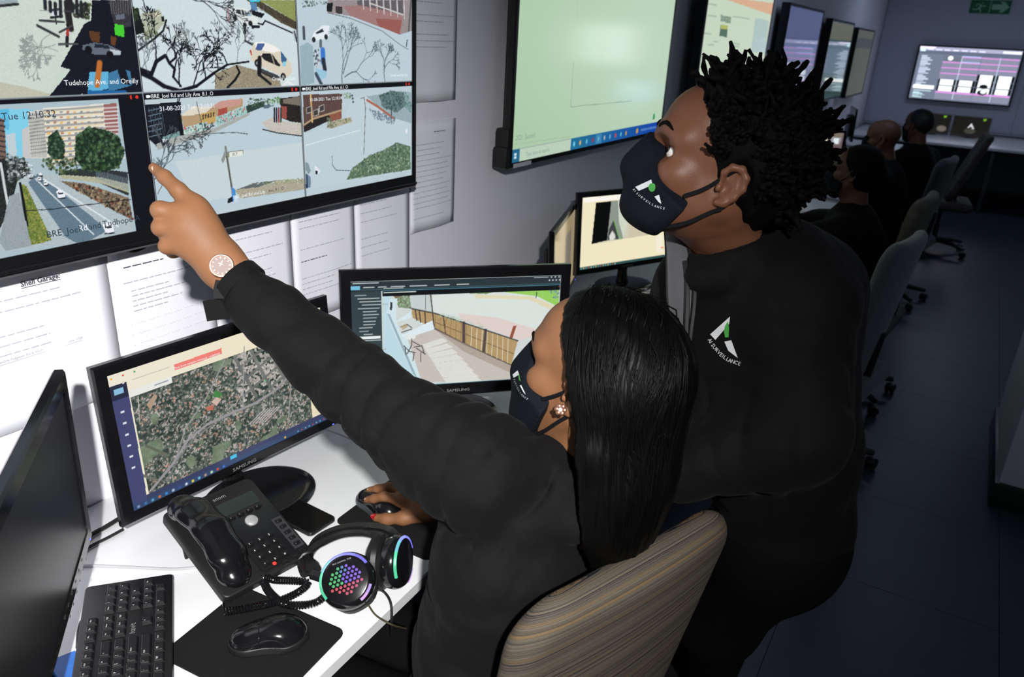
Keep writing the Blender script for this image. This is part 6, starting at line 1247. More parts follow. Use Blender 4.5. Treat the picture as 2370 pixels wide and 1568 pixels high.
def head_sdf(res, jaw=1.0, ear=True, fine=True, neck=(-0.045, 0, -0.21)):
    s = SDF((-0.17, -0.105, -0.22), (0.135, 0.105, 0.135), res)
    s.ell((-0.006, 0, 0.046), (0.094, 0.074, 0.080), 0.02); s.ell((-0.035, 0, 0.03), (0.062, 0.070, 0.066), 0.03)
    s.ell((0.052, 0, 0.058), (0.043, 0.058, 0.052), 0.03); s.ell((0.045, 0, -0.015), (0.050, 0.058, 0.062), 0.03)
    for g in (-1, 1):
        s.cap((0.0, g*0.052, -0.03), (0.055, g*0.026*jaw, -0.088), 0.022, 0.018, 0.03); s.ell((0.060, g*0.043, -0.010), (0.023, 0.019, 0.018), 0.02)
    s.ell((0.070, 0, -0.088), (0.024, 0.027, 0.020), 0.025); s.ell((0.072, 0, -0.055), (0.026, 0.034, 0.030), 0.02)
    s.chain([(.070, -.047, .036), (.081, -.026, .041), (.084, 0, .036), (.081, .026, .041), (.070, .047, .036)], .0125, .018)
    for g in (-1, 1): s.ell((0.096, g*0.033, 0.016), (0.020, 0.021, 0.0125), 0.012, sub=True)
    s.cap((0.091, 0, 0.026), (0.113, 0, -0.014), 0.0075, 0.0115, 0.012)
    for g in (-1, 1): s.ell((0.103, g*0.013, -0.020), (0.011, 0.0085, 0.008), 0.008)
    if fine:
        for g in (-1, 1):      # eyelids around the eyeballs
            ey = V(0.0715, g*0.0325, 0.017)
            s.ell(ey, (0.0118, 0.0128, 0.0118), 0.004)
            for a0, up_ in ((0.62, 1), (-0.70, 0)):
                P = []
                for k in range(7):
                    t = -1+2*k/6; az = t*1.12; el = a0*(1-t*t)*(1 if up_ else 0.75); P.append(ey+0.0130*V(math.cos(el)*math.cos(az), math.cos(el)*math.sin(az), math.sin(el)))
                s.chain(P, 0.0019 if up_ else 0.0015, 0.0025)
            s.chain([ey+V(0.0095, g*0.012*t, 0.0135-0.004*abs(t)) for t in (-1, 0, 1)], 0.0030, 0.006)
        for g in (-1, 1): s.ell((0.0715+.0115, g*0.0350, 0.0162), (0.0165, 0.0148, 0.0068), 0.0015, sub=True)
        s.cap((0.094, -0.018, -0.052), (0.094, 0.018, -0.052), 0.007, 0.007, 0.006)
    if ear:
        for g in (-1, 1):
            y = g*0.074; s.ell((-0.006, y+g*0.004, 0.002), (0.0135, 0.006, 0.0215), 0.008, rot=[[1, 0.35*g, 0.12], [-0.35*g, 1, 0], [-0.12, 0, 1]])
            hel = [(0.010, 0.006, 0.008), (0.012, 0.010, 0.020), (0.004, 0.014, 0.031), (-0.010, 0.017, 0.033), (-0.021, 0.019, 0.022), (-0.023, 0.018, 0.005), (-0.016, 0.014, -0.012), (-0.006, 0.009, -0.024), (0.003, 0.006, -0.027)]
            s.chain([V(a*.84, g*(0.074+b*0.70), c*.82) for a, b, c in hel], [.0035, .004, .0045, .0045, .0045, .0042, .0042, .0058, .0052], 0.004)
            s.chain([V(-0.010, g*0.082, 0.015), V(-0.011, g*0.083, 0.002), V(-0.0035, g*0.081, -0.010)], 0.0032, 0.004)
            s.ell((0.001, g*0.087, -0.001), (0.0072, 0.010, 0.0088), 0.004, sub=True); s.ell((0.009, g*0.078, -0.004), (0.004, 0.005, 0.006), 0.004)
    s.cap((-0.018, 0, -0.05), neck, 0.050, 0.056, 0.035); s.cap((0.01, 0, -0.072), (neck[0]+.028, neck[1], neck[2]+.01), 0.035, 0.040, 0.03)
    return s
def squash(v, k):
    "shorten the lower face"
    v = v.copy(); z = v[:, 2]; a = -.03+(z+.03)*k; v[:, 2] = np.where(z > -.03, z, np.where(z > -.12, a, z+(.09*(1-k)))); return v
def mask_sdf(res, top0=0.030):
    s = SDF((-0.01, -0.09, -0.15), (0.16, 0.09, 0.06), res); g = 0.006
    s.ell((0.045, 0, -0.015), (0.052+g, 0.060+g, 0.064+g), 0.03); s.ell((0.066, 0, -0.05), (0.050, 0.052, 0.062), 0.03); s.cap((0.089, 0, 0.034), (0.114, 0, -0.018), 0.015, 0.016, 0.035); s.ell((0.072, 0, -0.090), (0.034, 0.036, 0.026), 0.03)
    for q in (-1, 1): s.cap((0.03, q*0.055, -0.045), (0.06, q*0.036, -0.088), 0.021, 0.022, 0.03); s.ell((0.058, q*0.045, -0.02), (0.028, 0.022, 0.022), 0.02)
    X, Y, Z = s._pts((slice(None),)*3)
    top = top0-np.abs(Y)*0.55-np.clip(np.abs(Y)-0.02, 0, 1)*0.55+(X-0.10)*0.15
    s.f = np.maximum(s.f, np.broadcast_to(Z-top, s.f.shape)).astype(np.float32)
    back = 0.034+0.25*np.clip(-Z-0.04, 0, 1)
    s.f = np.maximum(s.f, np.broadcast_to(back-X, s.f.shape)).astype(np.float32)
    s.f = np.maximum(s.f, -(Z+0.128)-0*X-0*Y).astype(np.float32)
    return s
def bvh_of(v, q): return BVHTree.FromPolygons([tuple(map(float, a)) for a in v], [tuple(int(i) for i in f) for f in q])
def decal(bv, pts, off=0.0007):
    out = []
    for x, y in pts:
        d = Vector(ray(x, y)).normalized(); h = bv.ray_cast(Vector(CAM_POS), d)
        if h[0] is None: return None
        n = h[1] if h[1].dot(d) < 0 else -h[1]; out.append(h[0]+n*off)
    return out
def decal_poly(bm, bv, pts, off=0.0007, sub=3):
    tmp = BM(); f = tmp.faces.new([tmp.verts.new((x, y, 0)) for x, y in pts]); bmesh.ops.triangulate(tmp, faces=tmp.faces[:]); 
    for i in range(sub): bmesh.ops.subdivide_edges(tmp, edges=tmp.edges[:], cuts=1, use_grid_fill=True)
    bmesh.ops.triangulate(tmp, faces=tmp.faces[:])
    mp_ = {}
    for v_ in tmp.verts:
        r_ = decal(bv, [(v_.co.x, v_.co.y)], off); mp_[v_] = bm.verts.new(r_[0]) if r_ else None
    for f in tmp.faces:
        vs = [mp_[v_] for v_ in f.verts]
        if all(vs):
            try: bm.faces.new(vs)
            except ValueError: pass
    tmp.free()
def decal_text(bm, bv, s_, pts, size, off=0.0008, xs=1.0):
    "letters spread evenly along a polyline given in picture points; each letter upright to the line"
    P = np.array(pts, float); L = np.r_[0, np.cumsum(np.linalg.norm(np.diff(P, axis=0), axis=1))]; n = len(s_)
    wd = [0.35 if c in 'I ' else 1.0 for c in s_]; tot = sum(wd); acc = 0
    for c, w_ in zip(s_, wd):
        mid = L[-1]*(acc+w_/2)/tot; acc += w_
        if c == ' ': continue
        o = np.array([np.interp(mid, L, P[:, k]) for k in range(2)]); a = np.array([np.interp(max(mid-2, 0), L, P[:, k]) for k in range(2)]); b = np.array([np.interp(min(mid+2, L[-1]), L, P[:, k]) for k in range(2)])
        tx = nrm(b-a); up_ = np.array([tx[1], -tx[0]]); me = text_mesh(c, size, 'CENTER', res=2, xs=xs); m2 = {}
        ok = [decal(bv, [tuple(o+tx*v_.co.x+up_*v_.co.y)], off) for v_ in me.vertices]
        if all(ok):
            vs = [bm.verts.new(q[0]) for q in ok]
            for pl_ in me.polygons:
                try: bm.faces.new([vs[i] for i in pl_.vertices])
                except ValueError: pass
        bpy.data.meshes.remove(me)
def joined(parts):
    vs, qs, n = [], [], 0
    for v, q in parts: vs.append(v); qs.append(q+n); n += len(v)
    return np.concatenate(vs), np.concatenate(qs)
def nailmesh(c, n, d, L, W, name, m, parent):
    n = nrm(n); d = nrm(V(*d)-n*np.dot(d, n)); M = basis(c, d, np.cross(n, d), n); bm = BM()
    lathe(bm, [(0, 0.22), (0.45, 0.19), (0.8, 0.09), (1.0, -0.08), (0.9, -0.2), (0, -0.2)], 16, M @ Matrix.Diagonal((L/2, W/2, W/2, 1))); return obj(name, bm, m, parent, smooth=180)
def AT(pts): return [at(*q) for q in pts]

# ------------------------------------------------------------------ the pointing woman
HT, HF, HL, HU = V(1.020, 0.907, 1.240), nrm((-.991, .021, .129)), None, None
HL = nrm(np.cross((0.13, 0.171, 0.977), HF)); HU = np.cross(HF, HL); HR = np.array([HF, HL, HU]).T
wo = empty('person', (1.0, 0.87, 0.0), 0, 'seated person in a black jacket, pointing at the big screen', 'person')
s = head_sdf(0.0024, 0.95); v, q = s.nets(); v = squash(relax(v, q, 1), .88); hw = (xf(v, HT, HR), q); head_v, head_q = hw
# left hand, pointing
s = SDF(np.min(AT([(300, 340, 1.16), (600, 700, 1.1), (300, 640, 1.2), (560, 380, 1.1)]), 0)-0.04, np.max(AT([(300, 340, 1.16), (600, 700, 1.1), (300, 640, 1.2), (560, 380, 1.1)]), 0)+0.04, 0.0017)
I_ = AT([(452, 482, 1.128), (413, 441, 1.124), (381, 410, 1.132), (356, 389, 1.143)]); s.chain(I_, [.0142, .0118, .0102, .0076], 0.006)
M_ = AT([(428, 500, 1.118), (371, 487, 1.108), (384, 512, 1.142), (418, 524, 1.155)]); s.chain(M_, [.0150, .0130, .0112, .009], 0.006)
R_f = AT([(420, 530, 1.116), (372, 527, 1.110), (387, 548, 1.143), (420, 552, 1.155)]); s.chain(R_f, [.0142, .0122, .0105, .0085], 0.006)
P_f = AT([(424, 562, 1.122), (386, 570, 1.118), (400, 582, 1.146), (428, 580, 1.156)]); s.chain(P_f, [.0130, .0110, .0095, .008], 0.006)
WR, WU = at(524, 598, 1.136), at(502, 626, 1.134)
for a, b, r0, r1 in ((WR, I_[0], .021, .0165), (WR*.6+WU*.4, M_[0], .021, .0165), (WR*.35+WU*.65, R_f[0], .021, .016), (WU, P_f[0], .020, .0145)): s.cap(a, b, r0, r1, 0.018)
s.ell(at(455, 535, 1.138), (.034, .030, .036), 0.02)
s.chain(AT([(520, 585, 1.15), (470, 520, 1.165), (430, 505, 1.172), (405, 512, 1.17)]), [.018, .015, .011, .009], 0.012)      # thumb folded under the palm
s.cap(WR, at(592, 674, 1.132), .0205, .026, 0.015); s.cap(WU, at(572, 696, 1.132), .0205, .026, 0.015)
v, q = s.nets(); v = relax(v, q, 2); hand1 = (v, q)
# right hand, on the mouse (palm down, fingers towards the screens)
mz = 0.7437
RW = V(0.640, 1.090, 0.792); s = SDF((0.40, 0.985, 0.735), (0.76, 1.16, 0.85), 0.0017)
def hp(x, y, z): return V(x, y, mz+z)
I2 = [hp(.563, 1.050, .050), hp(.525, 1.036, .052), hp(.502, 1.031, .040), hp(.484, 1.030, .031)]
M2_ = [hp(.559, 1.072, .052), hp(.515, 1.064, .056), hp(.488, 1.060, .043), hp(.467, 1.058, .033)]
R2_ = [hp(.563, 1.093, .048), hp(.522, 1.093, .048), hp(.500, 1.093, .032), hp(.484, 1.092, .018)]
P2_ = [hp(.573, 1.110, .042), hp(.542, 1.116, .038), hp(.524, 1.117, .024), hp(.511, 1.116, .012)]
for ch, rs in ((I2, (.0115, .0098, .0088, .0070)), (M2_, (.0118, .0100, .0090, .0072)), (R2_, (.0112, .0095, .0086, .0070)), (P2_, (.0102, .0086, .0076, .0064))): s.chain(ch, rs, 0.005)
wr1, wr2 = RW+V(0, -.018, 0), RW+V(0, .018, 0)
for a, b, r0, r1 in ((wr1, I2[0], .019, .014), (wr1*.6+wr2*.4, M2_[0], .019, .014), (wr1*.35+wr2*.65, R2_[0], .019, .0135), (wr2, P2_[0], .018, .0125)): s.cap(a, b, r0, r1, 0.016)
s.chain([hp(.622, 1.060, .036), hp(.582, 1.028, .026), hp(.548, 1.016, .017), hp(.522, 1.013, .012)], [.018, .0125, .0105, .0085], 0.012)
s.ell(hp(.600, 1.082, .040), (.034, .032, .017), 0.02); s.cap(RW, V(0.74, 1.105, 0.805), .026, .030, 0.02, flat=((0, 0, 1), 0.8))
v, q = s.nets(); v = relax(v, q, 2); hand2 = (v, q)
# body core under the clothes
LSH, RSH = at(1125, 1092, 1.062), V(1.03, 1.035, 1.065)
s = SDF((0.40, 0.60, 0.35), (1.25, 1.20, 1.40), 0.014)
ARM = AT([(560, 665, 1.131), (632, 728, 1.124), (734, 819, 1.112), (830, 893, 1.098), (930, 975, 1.082), (1020, 1040, 1.066), (1105, 1085, 1.055)])
s.chain(ARM, .026, 0.03); s.chain([LSH, V(.985, .88, 1.06), RSH], 0.05, 0.05); s.chain([V(1.0, .89, 1.12), V(.945, .87, .95), V(.92, .87, .6)], [.055, .10, .12], 0.05); s.chain([RSH, V(.90, 1.14, .87), V(.70, 1.10, .803)], [.04, .035, .026], 0.03)
for yy in (.79, .95): s.chain([V(.95, yy, .55), V(.52, yy-.03, .56), V(.50, yy-.03, .10)], [.07, .05, .035], 0.03)
v, q = s.nets(); core = (v, q)
bv_, bq_ = joined([hw, hand1, hand2, core]); body = link('body', npmesh('body', bv_, bq_), SK_W, wo, T(-1.0, -.87, 0), smooth=180)
def wpart(name, v, q, m, parent=wo, sm=180): return link(name, npmesh(name, v, q), m, parent, T(-1.0, -.87, 0), smooth=sm)
# jacket
AX = [np.array(p_) for p_ in ARM]
def jacket_folds(amp, arms, seed):
    def fn(x, y, z):
        p_ = np.stack([x, y, z], 1); d = wob((x, y, z), seed, 38)*0.0048*amp+wob((x, y, z), seed+1, 90)*0.0010*amp
        for (A, B, f, am, lo, hi) in arms:
            ab = B-A; L = np.linalg.norm(ab); t = ((p_-A) @ ab)/L/L; rel = p_-A-np.outer(np.clip(t, 0, 1), ab); dist = np.linalg.norm(rel, axis=1)
            win = np.exp(-((t-(lo+hi)/2)/((hi-lo)/2+1e-6))**4)*(dist < 0.12); n1_ = nrm(np.cross(ab, [0, 0, 1.0])); ph_ = rel @ n1_*16+rel[:, 2]*10
            sn = np.sin(f*t*L+ph_+1.8*wob((x, y, z), seed+7, 26)); ms = .55+.45*wob((x, y, z), seed+9, 30); d = d+am*ms*(1.3*(1-np.abs(sn))**2.2-.35)*win
        return d
    return fn
s = SDF((0.44, 0.60, 0.48), (1.28, 1.22, 1.40), 0.0058)
s.ell((.915, .865, .60), (.160, .195, .14), 0.05); s.ell((.925, .865, .78), (.140, .175, .17), 0.06); s.ell((.945, .87, .96), (.125, .180, .17), 0.06)
s.chain([LSH, V(.985, .885, 1.075), RSH], [.068, .078, .072], 0.05)
s.chain(ARM, [.037, .045, .052, .057, .063, .074, .084], 0.02)
s.chain([RSH, V(.90, 1.14, .875), V(.685, 1.10, .806)], [.075, .056, .042], 0.04)
s.ell((1.005, .89, 1.10), (.075, .085, .055), 0.05)
CH = HT-HU*0.104-HF*0.014; ringpts = [CH+HF*0.080*math.cos(a)+HL*0.074*math.sin(a)+V(0, 0, 1)*(0.012*math.cos(a)-0.004) for a in np.linspace(0, 2*PI, 15)[:-1]]
for i in range(14):
    s.cap(ringpts[i], ringpts[(i+1) % 14], .0095, .0095, 0.008); s.cap(ringpts[i]-HU*.022, ringpts[(i+1) % 14]-HU*.022, .012, .012, 0.012); s.cap(ringpts[i]-HU*.05, ringpts[(i+1) % 14]-HU*.05, .017, .017, 0.03)
cdir = nrm(ARM[0]-ARM[1]); s.plane(ARM[0]+cdir*0.012, cdir, 0.004)
s.disp(jacket_folds(1.0, [(AX[2], AX[5], 70, .0140, 0.1, 0.95), (AX[0], AX[2], 52, .0060, 0.2, 0.9), (AX[5], LSH+V(.1, .02, -.05), 66, .0120, -.1, 1.0), (V(.88, .72, 1.02), V(.90, .75, .62), 34, .0065, 0.0, 1.0)], 5))
v, q = s.nets(); v = relax(v, q, 2); jk_bvh = bvh_of(v, q); wj = wpart('jacket', v, q, JACK)
# cuff with fastening tab
def ringtube(center, axis, R1, R2, u, r, n=28):
    axis = nrm(axis); u = nrm(u-axis*np.dot(u, axis)); w_ = np.cross(axis, u); return [center+u*R1*math.cos(2*PI*k/n)+w_*R2*math.sin(2*PI*k/n) for k in range(n)]
def strapmesh(pts, wd, th, close=False):
    bm = BM(); rings = []; N = len(pts)
    for i, p_ in enumerate(pts):
        t = nrm(pts[(i+1) % N if close else min(i+1, N-1)]-pts[(i-1) % N if close else max(i-1, 0)]); w_ = nrm(V(*wd[i])-t*np.dot(wd[i], t)) if hasattr(wd[0], '__len__') else None
        n_ = np.cross(t, w_); rings.append([bm.verts.new(p_+w_*a+n_*b) for a, b in ((-th[0]/2, -th[1]/2), (th[0]/2, -th[1]/2), (th[0]/2, th[1]/2), (-th[0]/2, th[1]/2))])
    for i in range(N if close else N-1):
        A, B = rings[i], rings[(i+1) % N]
        for k in range(4): bm.faces.new((A[k], A[(k+1) % 4], B[(k+1) % 4], B[k]))
    if not close: bm.faces.new(rings[0][::-1]); bm.faces.new(rings[-1])
    return bm
OFFW = T(-1.0, -.87, 0)
cc_ = ARM[0]+cdir*0.004; cpts = ringtube(cc_, cdir, .0385, .0385, UP, .002)
obj('cuff_band', strapmesh(cpts, [cdir]*len(cpts), (0.020, 0.003), True), JACK, wj, smooth=60)
tp_ = AT([(512, 735, 1.105), (495, 722, 1.10), (478, 718, 1.098), (463, 708, 1.096)]); tdir = nrm(at(525, 720, 1.1)-at(545, 685, 1.1))
obj('cuff_tab', strapmesh([at(530, 715, 1.112)]+[at(x, y, d) for x, y, d in ((512, 716, 1.106), (490, 718, 1.102), (474, 721, 1.099))], [at(500, 740, 1.1)-at(485, 695, 1.1)]*4, (0.030, 0.003)), JACK, wj, smooth=40)
obj('hook_patch', strapmesh([at(512, 650, 1.100), at(507, 672, 1.098), at(508, 692, 1.099)], [at(540, 660, 1.1)-at(500, 660, 1.1)]*3, (0.016, 0.002)), mat('hook_fastener', (0.012, 0.012, 0.013), 0.9, bump=1.0, bscale=1500, var=.3), wj, smooth=40)
# trousers
s = SDF((0.38, 0.66, 0.0), (1.20, 1.10, 0.72), 0.011); s.ell((.925, .87, .56), (.165, .19, .12), 0.05)
for yy in (.785, .955): s.chain([V(.93, yy, .545), V(.52, yy-.03, .565), V(.50, yy-.03, .09)], [.095, .070, .055], 0.04)
v, q = s.nets(); wpart('trousers', relax(v, q, 2), q, TROUS)
for yy in (.755, .925):
    s = SDF((-.14, -.05, -.01), (.10, .05, .1), 0.005); s.cap((.04, 0, .045), (-.09, 0, .032), .038, .032, .03); s.plane((0, 0, .002), (0, 0, -1), .004); v, q = s.nets(); v = v+np.array((.47, yy, 0)); wpart('shoe', v, q, SHOE)
# mask, straps, earring, hair
s = mask_sdf(0.0026, 0.044); v, q = s.nets(); v = squash(relax(v, q, 2), .88); mv = xf(v, HT, HR); wm = wpart('face_mask', mv, q, MASKM); wm_bvh = bvh_of(mv, q)
def hl(x, y, z): return HT+HF*x+HL*y+HU*z
for P in ([hl(.046, .066, -.026), hl(.025, .072, -.010), hl(.004, .0765, .010), hl(-.006, .080, .024)], [hl(.050, .054, -.088), hl(.028, .066, -.066), hl(.008, .074, -.040), hl(-.006, .078, -.024)]):
    P = spline(P, 5); obj('mask_strap', strapmesh(P, [HU]*len(P), (0.0055, 0.0012)), ELAST, wm, smooth=60)
bm = BM(); decal_poly(bm, wm_bvh, [(1187, 868), (1199, 858), (1203, 868), (1190, 875)]); decal_poly(bm, wm_bvh, [(1204, 893), (1207, 892), (1217, 914), (1212, 908)]); obj('logo', bm, LOGOW, wm, smooth=0)
bm = BM(); decal_poly(bm, wm_bvh, [(1200, 869), (1203, 868), (1206, 884), (1202, 880)]); obj('logo_leaf', bm, LOGOG, wm, smooth=0)
bm = BM(); decal_text(bm, wm_bvh, 'AI SURVEILLANCE', [(1187, 868), (1191, 885), (1199, 903), (1210, 918), (1222, 927)], 5.5, xs=0.9); obj('logo_lettering', bm, LOGOW, wm, smooth=0)
ec = at(1297, 949, float(np.dot(hl(-.002, .090, -.030)-CAM_POS, FW))-0.012); ear = empty('earring', ec-V(1.0, .87, 0), 0); ear.parent = wo
GOLDR = mat('rose_gold', (0.42, 0.20, 0.14), 0.34, metal=0.8, var=.08); GEM = mat('clear_stone', (0.75, 0.72, 0.7), 0.05, spec=0.9, var=.2, vscale=800)
en = nrm(-ray(1297, 949)+HL*.5); ex = nrm(np.cross(en, [0, 0, 1])); ey_ = np.cross(en, ex)
for k in range(6):
    a = k*PI/3; bm = BM(); lathe(bm, [(0, .0012), (.0026, .0008), (.0034, 0), (0, -.001)], 12); obj('petal', bm, GOLDR, ear, basis((ex*math.cos(a)+ey_*math.sin(a))*.0050, ex, ey_, en), smooth=180)
bm = BM(); lathe(bm, [(0, .0035), (.002, .0028), (.003, .001), (0, 0)], 8); obj('stone', bm, GEM, ear, basis(V(0, 0, 0), ex, ey_, en), smooth=0)
# hair: one smooth mass with hanging locks
s = SDF((-0.20, -0.115, -0.42), (0.11, 0.115, 0.165), 0.0042)
s.ell((-0.012, 0, 0.050), (0.112, 0.092, 0.096), 0.02); s.ell((-0.045, 0, 0.02), (0.082, 0.090, 0.085), 0.03)
s.chain([(-.05, 0, -.02), (-.075, 0, -.10), (-.08, 0, -.18), (-.065, 0, -.27)], [.090, .084, .070, .040], 0.05, flat=((1, 0, 0), 0.75))
for g in (-1, 1): s.chain([(-.015, g*.07, .02), (-.045, g*.075, -.06), (-.07, g*.068, -.16)], [.026, .027, .026], 0.03)
X, Y, Z = s._pts((slice(None),)*3); front = 0.062-0.55*np.clip(0.11-Z, 0, .14)+0.10*np.clip(Z-.11, -1, 1)-0.25*np.clip(-Z-.03, 0, 1)
s.f = np.maximum(s.f, np.broadcast_to(X-front, s.f.shape)).astype(np.float32)
s.disp(lambda x, y, z: 0.0007*np.sin(y*260+6*np.sin(z*9))*(np.abs(y) < .09)+0.0007*np.sin(np.arctan2(y, x+.03)*46+8*np.sin(z*8+1)))
v, q = s.nets(); v = relax(v, q, 1); wh = wpart('hair', xf(v, HT, HR), q, HAIRW); hair_bvh = bvh_of(v, q)
bm = BM(); rr = random.Random(5)
for k in range(330):
    side = rr.choice((-1, 1, 1, 1)); x0 = rr.uniform(-.09, .055); a = rr.uniform(0.05, 1.0); P = []; slant = rr.uniform(-.22, -.17)
    start = V(x0, side*rr.uniform(0.0, .02), .2); n = 16; drop = rr.uniform(.14, .30) if x0 < 0 else rr.uniform(.08, .20); ok = True
    yk = side*rr.uniform(.02, .11)
    for i in range(n):
        t = i/(n-1); x_ = x0+slant*t*0.5; y_ = side*0.004+(yk-side*.004)*min(1, t*2.6); z_ = 0.16-t*(0.16+drop-.08)
        c = Vector((x_, y_, z_)); h_ = hair_bvh.find_nearest(c)
        if h_[0] is None: continue
        n_ = h_[1]; P.append(np.array(h_[0]+n_*0.0006))
    P = [p_ for p_ in P]
    if len(P) > 6:
        Q = [P[0]]
        for p_ in P[1:]:
            if np.linalg.norm(p_-Q[-1]) > .006: Q.append(p_)
        Q = [p_ for p_ in Q if p_[0] < .075]
        if len(Q) > 4:
            Q = spline(Q[::2] if len(Q) > 8 else Q, 3); rad = rr.uniform(.0005, .0012)
            tube(bm, [xf(p_, HT, HR) for p_ in Q], [rad*min(1, 4*i/len(Q)+.15, 4*(1-i/len(Q))+.1) for i in range(len(Q))], 5)
lk = obj('hair_locks', bm, HAIRW, wh, smooth=180); lk.matrix_local = Matrix.Identity(4); lk['kind'] = 'stuff'
# wrist watch
wt = empty('wrist_watch', (0, 0, 0), 0); wt.parent = wo; wt.matrix_local = OFFW
wc = (WR+WU)/2+cdir*-0.004; wax = nrm(at(430, 500, 1.13)-at(560, 665, 1.13))
bp_ = ringtube(wc, wax, .0340, .0240, nrm(WR-WU), .002, 40)
lkm = BM(); box(lkm, (0, 0, 0), (0.0052, 0.0125, 0.0026), .0008, 1); lk0 = None
for i, p_ in enumerate(bp_):
    t = nrm(bp_[(i+1) % 40]-bp_[i-1]); M = basis(p_, t, wax, np.cross(t, wax))
    if lk0 is None: lk0 = obj('band_link', lkm, GOLDR, wt, M)
    else: o = bpy.data.objects.new('band_link', lk0.data); COL.objects.link(o); o.parent = wt; o.matrix_local = M
wn = nrm(-ray(514, 615)); wn = nrm(wn-wax*np.dot(wn, wax)*.6); wcc = at(513, 616, float(np.dot(wc-CAM_POS, FW))-.0285); M = basis(wcc, nrm(np.cross(wax, wn)), nrm(np.cross(wn, np.cross(wax, wn))), wn)
bm = BM(); lathe(bm, [(0, -.006), (.0155, -.006), (.0175, -.003), (.0175, .002), (.0160, .0036), (.0148, .0036), (.0140, .0026), (0, .0026)], 36); obj('watch_case', bm, GOLDR, wt, M)
bm = BM(); lathe(bm, [(0, .0027), (.0139, .0027)], 36); obj('dial', bm, mat('pale_dial', (0.22, 0.16, 0.145), 0.6, var=.06), wt, M)
bm = BM()
for k in range(12): a = k*PI/6; box(bm, (.0118*math.cos(a), .0118*math.sin(a), .0030), (.0026, .0009, .0005), 0, 1, T(.0118*math.cos(a), .0118*math.sin(a), 0) @ RZ(a) @ T(-.0118*math.cos(a), -.0118*math.sin(a), 0))
box(bm, (.003, .0015, .0032), (.009, .0008, .0004), 0, 1, RZ(.5)); box(bm, (.002, -.002, .0032), (.006, .001, .0004), 0, 1, RZ(2.1)); obj('dial_marks', bm, GOLDR, wt, M)
# nails
NAILN = mat('natural_nail', (0.62, 0.40, 0.31), 0.22, spec=.5, var=.05); NAILR = mat('red_nail', (0.26, 0.006, 0.008), 0.12, spec=.6, coat=.5, var=.05)
nd = nrm(I_[3]-I_[2]); nailmesh(I_[3]*.86+I_[2]*.14-ray(360, 392)*.0066+UP*.0006, nrm(-ray(360, 392)*.8+UP*.7+RT*.3), nd, .0125, .0105, 'fingernail', NAILN, wo).matrix_local = OFFW
td = nrm(V(-.026, -.003, -.005)); nailmesh(hp(.5205, 1.0072, .0178), nrm(V(.15, -.72, .62)), td, .0155, .0120, 'thumbnail', NAILR, wo).matrix_local = OFFW
for ch in (I2, M2_): nailmesh(ch[3]+V(-.001, -.002, .0052), V(-.45, -.15, .9), ch[3]-ch[2], .0105, .0085, 'fingernail', NAILN, wo).matrix_local = OFFW

# eyes, lashes and brows of the pointing woman
wh_bvh = bvh_of(*hw)
for g in (-1, 1):
    gz = nrm(HF*.9+HU*.25); c = hl(.0715, g*.0325, .017); u_ = nrm(np.cross(gz, HU)); bm = BM(); lathe(bm, [(.0122*math.sin(a), .0122*math.cos(a)) for a in np.linspace(0, PI, 12)], 18); ey = obj('eye', bm, EYEW, wo, OFFW @ basis(c, u_, np.cross(gz, u_), gz), smooth=180)
    bm = BM(); lathe(bm, [(0, .0122*1.02), (.003, .0122*1.012), (.0062, .0122*.885)], 18); obj('iris', bm, IRIS, ey, smooth=180)
    P = spline([hl(.10, g*.013, .041), hl(.10, g*.024, .046), hl(.095, g*.036, .048), hl(.085, g*.048, .042)], 6); P = [np.array(wh_bvh.find_nearest(Vector(p_))[0]) for p_ in P]; bm = BM(); tube(bm, P, [.0028*min(1, i/5+.5, (len(P)-i)/7+.15) for i in range(len(P))], 6); obj('eyebrow', bm, HAIRM, wo, OFFW)
    E0 = V(.0715, g*.0325, .017); bm = BM(); P = []
    for t in np.linspace(-1, 1, 9): az = t*.95; el = .55*(1-t*t)-.03; q_ = E0+.0150*V(math.cos(el)*math.cos(az), math.cos(el)*math.sin(az), math.sin(el)); P.append(hl(*q_))
    tube(bm, P, .0013, 5); obj('eyelashes', bm, HAIRM, wo, OFFW)
# ------------------------------------------------------------------ the standing man
MT, MS = V(1.090, 1.115, 1.511), 1.05
MF = nrm((-.878, -.39, .278)); ML = nrm(np.cross((.222, .183, .958), MF)); MU = np.cross(MF, ML); MR = np.array([MF, ML, MU]).T
MO = V(1.15, 1.65, 0); OFFM = T(-1.15, -1.65, 0)
ma = empty('person', tuple(MO), 0, 'standing person with short twisted hair, black mask and open black jacket, leaning over the chair', 'person')
def mpart(name, v, q, m, parent=ma, sm=180):
    return link(name, npmesh(name, v, q), m, parent, OFFM if parent is ma else None, smooth=sm)
def ml(x, y, z): return MT+MS*(MF*x+ML*y+MU*z)
nl = MR.T @ (at(1716, 600, 1.20)-MT)/MS; s = head_sdf(0.0020, 1.0, neck=(nl[0], nl[1], nl[2]-.02)); v, q = s.nets(); v = squash(relax(v, q, 1), .76); mh = (xf(v, MT, MR, MS), q); mhead_bvh = bvh_of(*mh)
N_, C1, C2, C3 = AT([(1722, 600, 1.22), (1765, 780, 1.24), (1795, 1000, 1.27), (1815, 1190, 1.33)]); LS, RS = at(1832, 705, 1.145), at(1672, 655, 1.40)
LE, LW = at(1838, 1010, 1.135), at(1572, 1085, 1.17); RE, RWm = at(1600, 880, 1.45), at(1510, 960, 1.52)
H1, K1, A1 = at(1775, 1270, 1.39), at(1662, 1430, 1.60), V(1.12, 1.66, .09); H2, K2, A2 = at(1790, 1260, 1.52), at(1640, 1400, 1.72), V(1.02, 1.78, .09)
